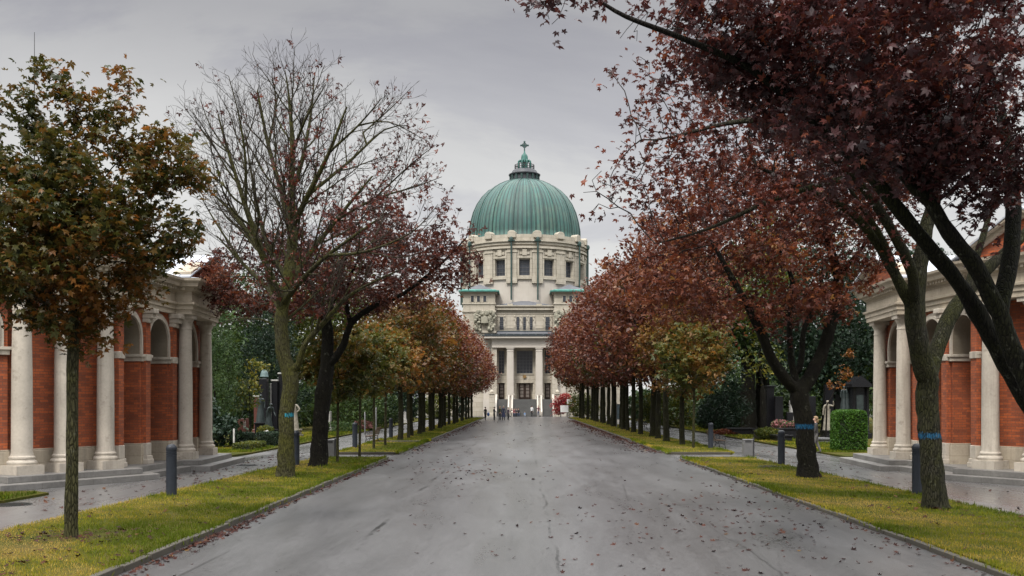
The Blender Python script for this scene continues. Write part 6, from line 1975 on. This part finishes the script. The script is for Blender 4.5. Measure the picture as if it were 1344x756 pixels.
def statue(x, y, face, h, z, mat, label, ped=None, pedmat=None, pedname='pedestal', **kw):
    root = empty('statue', (x, y, 0), face, label, 'statue')
    b, head, k = body('figure', (mat,), root, h=h, fingers=False, **kw)
    b.location.z = z
    m = MB(); M_ = parent_matrix(root)
    c = M_ @ Vector((0, 0, 0))
    if kw.get('sit') is None or not kw.get('sit'):
        m.lathe([(.27 * k, z), (.24 * k, z + .3 * k), (.19 * k, z + .7 * k), (.16 * k, z + 1.05 * k), (.19 * k, z + 1.2 * k)], (c.x, c.y, 0), 14, cap=True)
    else:
        m.box((c.x, c.y, z + .23 * k), (.5 * k, .45 * k, .46 * k), face)
        m.lathe([(.30 * k, z + .1), (.27 * k, z + .5 * k), (.2 * k, z + .62 * k)], (M_ @ Vector((0, -.2 * k, 0))).to_tuple()[:2] + (0,), 12)
    m.build('robe', mat, root, smooth=True)
    if ped:
        m = MB(); m.box((c.x, c.y, z / 2), (ped, ped, z), face); m.box((c.x, c.y, .08), (ped * 1.25, ped * 1.25, .2), face); m.box((c.x, c.y, z - .06), (ped * 1.15, ped * 1.15, .1), face)
        m.build(pedname, pedmat or mat, root, bevel=.015)
    return root


# ------------------------------------------------------------------ street furniture
def bollard(x, y, label):
    root = empty('bollard', (x, y, 0), 0, label, 'bollard', 'dark round topped bollards along the footpaths')
    m = MB(); m.lathe([(.135, -.05), (.135, .02), (.128, .04), (.128, 1.08)], (x, y, 0), 28); m.build('post', BOLLARD, root, smooth=True, angle=35)
    m = MB()
    for k in range(3): m.lathe([(.118, 1.08 + k * .045), (.129, 1.085 + k * .045), (.129, 1.115 + k * .045), (.118, 1.122 + k * .045)], (x, y, 0), 28)
    m.build('grooved_band', BOLLARD, root, smooth=True, angle=30)
    m = MB(); m.lathe([(.118, 1.21), (.132, 1.215), (.132, 1.25), (.124, 1.285), (.10, 1.32), (.065, 1.345), (.0, 1.355)], (x, y, 0), 28, cap=False); m.build('cap', BOLLARD, root, smooth=True, angle=50)
    return root


bollard(-8.66, 24.5, 'dark blue grey bollard on the verge between the young maple and the arcade steps')
bollard(-8.27, 36.2, 'dark bollard half hidden behind the mossy trunk of the bare tree')
bollard(-8.46, 50.0, 'dark bollard beside the second thin young maple on the left')
bollard(-8.46, 63.6, 'dark bollard standing left of the first thick trunk past the bench')
bollard(9.85, 24.9, 'dark bollard close beside the leaning blue ringed trunk')
bollard(9.48, 36.6, 'dark bollard left of the low splitting trunk with a blue ring')
bollard(9.33, 49.6, 'dark bollard behind the thin young maple, next to the right bench')
bollard(9.0, 88.0, 'dark bollard among the far trunks in front of the map board')


def litter_bin(x, y, rz, label):
    root = empty('litter_bin', (x, y, 0), rz, label, 'litter bin', 'steel litter bins')
    M_ = parent_matrix(root); c = lambda a, b, z: tuple(M_ @ Vector((a, b, z)))
    m = MB(); m.box(c(0, 0, .42), (.40, .30, .66), rz); m.build('bin_body', STEEL, root, bevel=.02)
    m = MB(); m.box(c(0, 0, .775), (.43, .33, .045), rz); m.build('lid', STEEL, root, bevel=.01)
    m = MB(); m.box(c(.235, 0, .42), (.06, .22, .86), rz); m.build('post', STEEL_DARK, root, bevel=.008)
    m = MB(); m.box(c(0, -.152, .70), (.26, .012, .075), rz); m.build('slot', STEEL_DARK, root)
    return root


litter_bin(-8.15, 41.9, .1, 'grey steel litter bin at the cross path behind the dark red maple')
litter_bin(9.55, 42.4, -.05, 'grey steel litter bin on the right beyond the bollard')


def bench(x, y, rz, label):
    """seat faces local -Y"""
    root = empty('park_bench', (x, y, 0), rz, label, 'bench', 'iron and wood park benches')
    M_ = parent_matrix(root); c = lambda a, b, z: tuple(M_ @ Vector((a, b, z)))
    L = 1.75
    m = MB()
    for k in range(5): m.box(c(0, -.22 + k * .105, .44 - .01 * abs(k - 2)), (L, .08, .035), rz)
    m.build('seat', BENCHWOOD, root, bevel=.006)
    m = MB()
    for k in range(4):
        z = .56 + k * .105; yy = .265 + k * .035
        vs = [c(a, yy + b, z + d) for a in (-L / 2, L / 2) for b, d in ((-.015, -.04), (.02, -.04), (.035, .04), (0, .04))]
        m.add(vs, [(0, 1, 2, 3), (7, 6, 5, 4), (0, 4, 5, 1), (1, 5, 6, 2), (2, 6, 7, 3), (3, 7, 4, 0)])
    m.build('backrest', BENCHWOOD, root)
    for s in (-1, 1):
        m = MB(); xx = s * (L / 2 - .12)
        m.tube([c(xx, -.30, 0), c(xx, -.27, .14), (c(xx, -.22, .28)), c(xx, -.26, .41)], [.026, .02, .02, .024], 7)
        m.tube([c(xx, .30, 0), c(xx, .25, .16), c(xx, .19, .3), c(xx, .22, .42), c(xx, .29, .6), c(xx, .39, .93)], [.026, .02, .02, .022, .02, .018], 7)
        m.tube([c(xx, -.26, .40), c(xx, 0, .405), c(xx, .22, .42)], .022, 7)
        m.tube([c(xx, -.22, .18), c(xx, -.08, .30), c(xx, .08, .30), c(xx, .21, .2)], .016, 6)
        m.tube([c(xx, -.26, .41), c(xx, -.31, .55), c(xx, -.25, .66), c(xx, -.1, .68), c(xx, .1, .66), c(xx, .3, .66)], .018, 7)
        m.tube([c(xx, -.2 + .075 * math.cos(a), .56 + .075 * math.sin(a)) for a in [2 * PI * q / 12 for q in range(13)]], .014, 6)
        m.build('leg', IRON, root, smooth=True)
    return root


bench(-8.75, 57.6, PI * .5 + PI, 'iron park bench on the left footpath beyond the thin young maples')
bench(9.95, 51.2, PI * .5, 'iron park bench on the right footpath beside the bollard')
bench(10.3, 86, PI * .5, 'iron park bench far off on the right footpath between trunks')

root = empty('map_board', (8.85, 90, 0), 0, 'grey framed map board on posts among the trunks on the right', 'board')
m = MB()
for xx in (8.44, 9.26): m.bx(xx - .03, xx + .03, 89.96, 90.04, -.05, 2.1)
m.build('post', STEEL, root)
m = MB(); m.bx(8.40, 9.30, 89.9, 89.955, .78, 2.18); m.build('frame', STEEL, root, bevel=.01)
m = MB(); m.bx(8.46, 9.24, 89.88, 89.897, .86, 2.10); m.build('map_panel', PANELBLUE, root)
m = MB(); m.bx(9.02, 9.18, 89.868, 89.878, 1.5, 1.95); m.build('notice', WHITEPAINT, root)
for nm, px, x0, x1, y0, y1, d, lb in (('sign', 748, 744, 751.3, 524, 530, 150, 'smaller white sign on a post, upper of two near the red shrub'), ('sign', 740.5, 735.5, 746, 532, 541, 148, 'larger white sign on two posts, lower of two before the red shrub')):
    xa, xb = gx(x0, d), gx(x1, d)
    root = empty(nm, ((xa + xb) / 2, d, 0), 0, lb, 'sign')
    m = MB(); m.bx(xa, xb, d - .03, d + .03, gz(y1, d), gz(y0, d)); m.build('panel', WHITEPAINT, root, bevel=.01)
    m = MB()
    for xx in ((xa + .1, xb - .1) if x1 - x0 > 8 else ((xa + xb) / 2,)): m.bx(xx - .04, xx + .04, d + .031, d + .1, -.05, gz(y0, d))
    m.build('post', STEEL, root)


# ------------------------------------------------------------------ graves
def at(px, py, d): return gx(px, d), gz(py, d)


def grave_slab(name, label, x0, x1, z1, d, th, mat, cat='gravestone', base=True, cap=None, group=None):
    root = empty(name, ((x0 + x1) / 2, d, 0), 0, label, cat, group)
    m = MB(); m.bx(x0, x1, d, d + th, .0, z1); m.build('slab', mat, root, bevel=.02)
    if base: m = MB(); m.bx(x0 - .15, x1 + .15, d - .25, d + th + .15, -.05, .32); m.bx(x0 - .08, x1 + .08, d - .1, d + th + .08, .32, .5); m.build('base', mat, root, bevel=.02)
    if cap: m = MB(); m.bx(x0 - .05, x1 + .05, d - .05, d + th + .05, z1, z1 + .1); m.build('capstone', cap, root, bevel=.02)
    return root


D1 = 68.0
X1 = lambda px: gx(px, D1); Z1_ = lambda py: gz(py, D1)
root = grave_slab('tall_stele', 'tall black stele topped by a helmet shaped bronze, left of the dark slabs', X1(340), X1(350), Z1_(497), D1, .6, GRAN_BLACK)
m = MB(); xm = X1(345.5)
m.lathe([(.16, 0), (.17, .1), (.30, .14), (.27, .2), (.255, .34), (.20, .5), (.10, .6), (0, .63)], (xm, D1 + .3, Z1_(497) + .002), 16, cap=False); m.box((xm, D1 + .3, Z1_(497) + .55), (.05, .4, .18))
m.build('bronze_helmet', PATINA, root, smooth=True)
grave_slab('dark_slab', 'dark upright slab, shorter of two beside the bare tree trunk', X1(353.6), X1(360.8), Z1_(500), D1 + .6, .45, GRAN_BLACK, cap=GRAN_PALE)
grave_slab('dark_slab', 'dark upright slab, taller of two beside the bare tree trunk', X1(361.2), X1(368.5), Z1_(490.5), D1 + .9, .45, GRAN_BLACK, cap=GRAN_PALE)
grave_slab('marble_column', 'pale marble pier squeezed between the stele and the dark slabs', X1(350.4), X1(353.2), Z1_(503), D1 + .8, .3, GRAN_PALE)
grave_slab('granite_cross_stone', 'red brown granite gravestone beside the tall black stele', X1(332), X1(339.5), Z1_(521), D1 + .2, .4, GRAN_RED, cap=GRAN_PALE)
root = grave_slab('granite_block', 'squat red brown granite block with pale lettering by the stele', X1(329), X1(341), Z1_(548.5), D1 - 3.2, .55, GRAN_RED, base=False)
m = MB()
for k in range(5):
    z = Z1_(552) - k * .11
    for q in range(5): m.bx(X1(337.2) + q * .035 - .02, X1(337.2) + q * .035 + .004 + .01 * (k % 2), D1 - 3.215, D1 - 3.202, z, z + .045)
m.build('lettering', GRAN_PALE, root)
statue(X1(348), D1 - 1.2, .2, 1.9, 1.0, BRONZE, 'dark bronze figure standing against the helmet topped stele', .7, GRAN_BLACK, swing=0)
statue(X1(360.5), D1 - 1.6, .9, 1.75, .55, BRONZE, 'dark bronze mourning figure leaning before the shorter dark slab', .7, GRAN_BLACK, bend=.2, swing=.5)
statue(X1(390), D1 - .8, -.3, 1.95, .55, SANDSTONE, 'pale stone draped figure just right of the bare tree trunk', .7, SANDSTONE, arms='hip')
grave_slab('granite_trough', 'low red brown granite trough right of the bare trunk', X1(386.5), X1(396), Z1_(565), D1 - 7, .8, GRAN_RED, 'planter', False)
grave_slab('granite_trough', 'low red brown granite trough next to the black maple trunk', X1(397), X1(407), Z1_(564), D1 - 6.4, .8, GRAN_RED, 'planter', False)
statue(X1(322), D1 - 6, .6, 1.1, .4, SANDSTONE, 'small pale kneeling stone figure among the laurels', .5, GRAN_GREY, sit=True, bend=.12)
d = 56.0
m = MB(); xa, xb = gx(344, d), gx(357, d)
m.add([(xa, d, .70), (xa + .1, d + .8, .78), (xb + .1, d + .8, .24), (xb, d, .18), (xa, d, .62), (xa + .1, d + .8, .70), (xb + .1, d + .8, .16), (xb, d, .10)], [(3, 2, 1, 0), (4, 5, 6, 7), (0, 1, 5, 4), (1, 2, 6, 5), (2, 3, 7, 6), (3, 0, 4, 7)])
m.bx(xa + .1, xb - .1, d + .1, d + .6, -.02, .12)
tag(m.build('sloping_slab', GRAN_PALE), 'white sloping grave slab beside the dark clipped hedge', 'gravestone')
m = MB(); x, y = gx(307, 50), 50.0
m.lathe([(.045, -.05), (.045, 1.0), (.0, 1.06)], (x, y, 0), 10, cap=False); tag(m.build('white_post', GRAN_PALE, smooth=True), 'thin white post among the low hedges behind the left arcade', 'post')
for px, lb in ((317.6, 'red grave lantern, left of two on the hedge border'), (331.6, 'red grave lantern, right of two on the hedge border')):
    root = empty('grave_lantern', (gx(px, 51), 51, 0), 0, lb, 'lantern', 'red grave lanterns')
    m = MB(); m.lathe([(.06, .05), (.075, .12), (.075, .26), (.06, .3)], (gx(px, 51), 51, 0), 12); m.build('lamp_glass', GRAVEGLASS, root, smooth=True)
    m = MB(); m.lathe([(.05, .3), (.07, .31), (.03, .36), (.01, .4)], (gx(px, 51), 51, 0), 12); m.lathe([(.08, -.02), (.08, .05)], (gx(px, 51), 51, 0), 12); m.build('lamp_lid', IRON, root, smooth=True)
d = 80.0
grave_slab('white_gravestone', 'pale urn topped monument beside the black maple trunk', gx(428, d), gx(433.5, d), gz(540, d), d, .6, GRAN_PALE)
for px, py, lb in ((479, 540, 'slender pale post, left of two beyond the thin young maples'), (493.7, 534, 'slender pale post, right and taller of two beyond the young maples')):
    x = gx(px, 76); m = MB(); m.lathe([(.06, -.05), (.06, gz(py, 76) - .1), (.0, gz(py, 76))], (x, 76, 0), 10, cap=False); tag(m.build('pale_post', STEEL, smooth=True), lb, 'post')
d = 108
root = grave_slab('white_monument', 'white monument with a dark bust between the far left trunks', gx(528.5, d), gx(533, d), gz(540.5, d), d, .5, GRAN_PALE)
m = MB(); m.ball((gx(530.7, d), d + .25, gz(538.2, d)), (.16, .16, .22), 10); m.ball((gx(530.7, d), d + .25, gz(540, d)), (.26, .18, .15), 10); m.build('bust', BRONZE, root, smooth=True)
root = empty('white_building', (gx(470, 118), 118, 0), 0, 'low white building glimpsed behind the shrubs on the left', 'building')
m = MB(); m.bx(gx(448, 118), gx(482, 118), 118, 124, -.05, 3.1); m.build('wall', CHURCH_PLAIN, root)
m = MB(); m.bx(gx(447, 118), gx(483, 118), 117.7, 124.3, 3.1, 3.3); m.build('roof', LEAD, root)
m = MB()
for px in (454, 462, 470): m.bx(gx(px, 118), gx(px + 4, 118), 117.95, 117.99, 1.2, 2.4)
m.build('window', GLASS, root)

# right-hand graves
D2 = 66.0
X2 = lambda px: gx(px, D2); Z2 = lambda py: gz(py, D2)
grave_slab('black_stele', 'tall black stele with a stepped top, left of two behind the pink flowers', X2(1006.5), X2(1016.5), Z2(508), D2, .5, GRAN_BLACK, cap=GRAN_BLACK)
grave_slab('black_stele', 'black round shouldered stele, right of two behind the pink flowers', X2(1013.5), X2(1023.8), Z2(520.5), D2 - .8, .4, GRAN_BLACK)
grave_slab('black_stele', 'black upright gravestone just left of the low splitting trunk', X2(1028), X2(1036), Z2(541), D2 - 1, .35, GRAN_BLACK)
grave_slab('marble_column', 'pale marble pier left of the ringed splitting trunk', X2(1037.5), X2(1042), Z2(526), D2, .4, GRAN_PALE)
gt = 'low black tombs beside the right footpath'
for px0, px1, py, dd, lb in ((997, 1018, 565, 61, 'low black tomb nearest the bollard'), (1019, 1047, 562, 62.5, 'long low black tomb behind the ringed trunk'), (1020, 1040, 571, 58.5, 'low black tomb edging closest to the footpath'), (960, 990, 562, 70, 'low dark tomb left of the pink flowers, by the red flower bed'), (1075, 1092, 575, 57, 'low grey step slabs beside the clipped hedge')):
    root = empty('black_tomb', ((gx(px0, dd) + gx(px1, dd)) / 2, dd, 0), 0, lb, 'tomb', gt)
    a, b, z = gx(px0, dd), gx(px1, dd), max(.25, gz(py, dd))
    mt = GRAN_GREY if 'grey' in lb else GRAN_BLACK
    m = MB(); m.bx(a, b, dd, dd + 1.6, -.02, z - .1); m.build('plinth', mt, root, bevel=.02)
    m = MB(); m.bx(a - .06, b + .06, dd - .06, dd + 1.66, z - .1, z); m.build('cover_slab', mt, root, bevel=.02)
statue(X2(1077), D2 - 1.5, .1, 1.95, .55, SANDSTONE, 'pale sandstone figure standing before black slabs right of the ringed trunk', .6, GRAN_BLACK, arms='raise')
for i, (px0, px1, py, dd, lb) in enumerate(((1062, 1071, 520, 66.5, 'black slab left of the sandstone figure'), (1083, 1094, 505, 67, 'tall black slab right of the sandstone figure'), (1096, 1108, 498, 70, 'tallest black slab beside the mausoleum'))):
    grave_slab('black_slab', lb, gx(px0, dd), gx(px1, dd), gz(py, dd), dd, .45, GRAN_BLACK)
grave_slab('grey_pier', 'grey stone pier right of the ringed splitting trunk', X2(1063), X2(1068.5), Z2(500), D2 + 2.5, .4, GRAN_GREY)
d = 63.0
root = empty('mausoleum', (gx(1129, d), d, 0), 0, 'small black pedimented mausoleum above the clipped hedge', 'mausoleum')
xa, xb = gx(1119.5, d), gx(1141, d); zt = gz(508, d)
m = MB(); m.bx(xa + .05, xb - .05, d + .25, d + 1.5, 0, zt); m.bx(xa - .12, xb + .12, d - .2, d + 1.6, -.02, .4); m.build('wall', GRAN_BLACK, root, bevel=.015)
for q in (.08, .92):
    m = MB(); x = xa + (xb - xa) * q; m.lathe([(.12, .4), (.12, .5), (.09, .55), (.08, zt - .12), (.12, zt - .05), (.12, zt)], (x, d + .05, 0), 12); m.build('column', GRAN_BLACK, root, smooth=True)
m = MB(); zp = gz(493.5, d)
for y0, y1, sc in ((d - .15, d + 1.6, 1.0),):
    vs = [(x, y, z) for y in (y0, y1) for x, z in ((xa - .12, zt), (xb + .12, zt), (xb + .12, zt + .18), ((xa + xb) / 2, zp), (xa - .12, zt + .18))]
    m.add(vs, [(0, 1, 2, 3, 4), (9, 8, 7, 6, 5), (0, 5, 6, 1), (1, 6, 7, 2), (2, 7, 8, 3), (3, 8, 9, 4), (4, 9, 5, 0)])
m.build('roof', GRAN_BLACK, root)
m = MB(); m.bx((xa + xb) / 2 - .22, (xa + xb) / 2 + .22, d + .2, d + .245, .4, zt - .5); m.build('door', BRONZE, root)
for q, px in enumerate((1107.5, 1111.5)):
    statue(gx(px, 64), 64, .1, 1.5, 1.9, PATINA if False else BRONZE, '%s dark bronze figure standing left of the mausoleum' % ('first' if q == 0 else 'second, nearer,'), .42, GRAN_BLACK, swing=0)


def flowers(name, x, y, z, r, n, mat, label):
    E = [(x, y, z, r[0], r[1], r[2])]
    o = scatter_leaves(name, in_ellipsoids(E, n, RS, .4), .09, LEAF[mat], None, 'three', .5, .8, .2, 3.0)
    return tag(o, label, 'flowers')


flowers('pink_flowers', gx(1024, 64), 63.9, .95, (.62, .4, .3), 700, 'pinkflower', 'pink flowers in a bowl before the black steles')
flowers('pink_flowers', gx(1041, 63), 62.8, .98, (.3, .3, .22), 300, 'pinkflower', 'small pink white bunch left of the ringed trunk')
flowers('red_flower_bed', gx(950, 71), 70.5, .2, (1.1, .8, .25), 900, 'russet', 'low red brown flower bed beside the dark tomb')
flowers('green_plants', gx(1005, 61), 60.6, .5, (.8, .6, .35), 800, 'yellowgreen', 'loose green plants on the plot beside the black tombs')
flowers('pink_flowers', gx(477, 82), 82, .5, (1.0, .8, .4), 700, 'pinkflower', 'pink flowering plants by the left footpath beyond the young maples')
flowers('green_plants', gx(349, 58), 57.9, .65, (.55, .4, .4), 600, 'yellowgreen', 'yellow green plant at the foot of the black stele')
flowers('ground_plants', gx(447, 78), 77, .4, (1.8, 1.6, .5), 1500, 'green', 'low green planting by the left footpath behind the bin')

# a fringe of autumn leaves near the arcade on the right
bg('amber_shrub', 17.6, 58, 'small amber leaved shrub between the mausoleum and the right arcade', [(1.15, 0, 4.0, .38, .4, .5), (1.3, 0, 5.1, .3, .4, .35), (.6, 0, 3.4, .5, .4, .25)], 2.2, .05, 'orange', 24, 11, .12, .17, nattr=60, D=.25)

# ------------------------------------------------------------------ sky, light, camera
SUN_EL, SUN_AZ = R(52), R(205)      # sun behind the camera, a little to the left
w = bpy.data.worlds.new('World'); SC.world = w
w.use_nodes = True
t = w.node_tree; t.nodes.clear()
N_ = lambda k: t.nodes.new(k)
out = N_('ShaderNodeOutputWorld')
sky = N_('ShaderNodeTexSky'); sky.sky_type = 'NISHITA'; sky.sun_disc = False
sky.sun_elevation = SUN_EL; sky.sun_rotation = SUN_AZ
tc = N_('ShaderNodeTexCoord')
sep = N_('ShaderNodeSeparateXYZ'); t.links.new(tc.outputs['Generated'], sep.inputs[0])


def wm(op, a, b=None):
    nd = N_('ShaderNodeMath'); nd.operation = op
    for i, s in enumerate((a, b)):
        if s is None: continue
        if isinstance(s, (int, float)): nd.inputs[i].default_value = s
        else: t.links.new(s, nd.inputs[i])
    return nd.outputs[0]


# clouds lie on a flat layer: direction divided by height
hz = wm('ADD', wm('MAXIMUM', sep.outputs[2], 0.0), 0.16)
cb = N_('ShaderNodeCombineXYZ')
t.links.new(wm('DIVIDE', sep.outputs[0], hz), cb.inputs[0]); t.links.new(wm('DIVIDE', sep.outputs[1], hz), cb.inputs[1])
def wn(scale, detail, rough, loc, dist=0.0):
    mp = N_('ShaderNodeMapping'); mp.inputs['Location'].default_value = loc; mp.inputs['Scale'].default_value = (1, 1, 1)
    t.links.new(cb.outputs[0], mp.inputs[0])
    nz = N_('ShaderNodeTexNoise'); nz.inputs['Scale'].default_value = scale; nz.inputs['Detail'].default_value = detail; nz.inputs['Roughness'].default_value = rough; nz.inputs['Distortion'].default_value = dist
    t.links.new(mp.outputs[0], nz.inputs['Vector']); return nz.outputs['Fac']
def wr(fac, stops):
    nd = N_('ShaderNodeValToRGB'); cr = nd.color_ramp
    while len(cr.elements) < len(stops): cr.elements.new(.5)
    for e, (p, c) in zip(cr.elements, stops): e.position = p; e.color = (c[0], c[1], c[2], 1)
    t.links.new(fac, nd.inputs[0]); return nd.outputs[0]
SKYCOL = wr(sep.outputs[2], [(0.0, (.40, .398, .395)), (0.20, (.375, .373, .37)), (0.28, (.315, .313, .315)), (0.36, (.222, .22, .229)), (0.42, (.22, .22, .225)), (0.58, (1.7, 1.7, 1.7)), (1.0, (2.2, 2.2, 2.2))])
big = wr(wn(0.72, 9, .58, (8.55, -2.3, 0), .4), [(.36, (.80, .80, .85)), (.47, (.93, .93, .96)), (.515, (1.07, 1.07, 1.06)), (.66, (1.18, 1.18, 1.16))])
mul = N_('ShaderNodeMix'); mul.data_type = 'RGBA'; mul.blend_type = 'MULTIPLY'; mul.inputs[0].default_value = 1.0
t.links.new(SKYCOL, mul.inputs[6]); t.links.new(big, mul.inputs[7])
b1 = N_('ShaderNodeBackground'); b1.inputs[1].default_value = 0.05; t.links.new(sky.outputs[0], b1.inputs[0])
b2 = N_('ShaderNodeBackground'); b2.inputs[1].default_value = 1.0; t.links.new(mul.outputs[2], b2.inputs[0])
mx = N_('ShaderNodeMixShader'); mx.inputs[0].default_value = 0.93
t.links.new(b1.outputs[0], mx.inputs[1]); t.links.new(b2.outputs[0], mx.inputs[2]); t.links.new(mx.outputs[0], out.inputs[0])

sd = bpy.data.lights.new('sun', 'SUN'); sd.energy = 1.5; sd.angle = R(10); sd.color = (1, .95, .88)
so = link(bpy.data.objects.new('sun', sd))
dirv = Vector((math.sin(SUN_AZ) * math.cos(SUN_EL), math.cos(SUN_AZ) * math.cos(SUN_EL), math.sin(SUN_EL)))
so.rotation_euler = (-dirv).to_track_quat('-Z', 'Y').to_euler()

cam = bpy.data.cameras.new('camera')
cam.sensor_width = 36; cam.lens = 36 * FPX / 1344
cam.shift_x = -(VX - 672) / 1344; cam.shift_y = (VY - 378) / 1344
cam.clip_end = 3000
co = link(bpy.data.objects.new('camera', cam)); co.location = (0, 0, CAM_H); co.rotation_euler = (R(90), 0, 0)
SC.camera = co
vs_ = SC.view_settings
vs_.view_transform = 'Standard'; vs_.look = 'None'; vs_.gamma = 1.0; vs_.exposure = 0.88; vs_.use_curve_mapping = False
SC.cycles.max_bounces = 6; SC.cycles.diffuse_bounces = 3; SC.cycles.transparent_max_bounces = 4
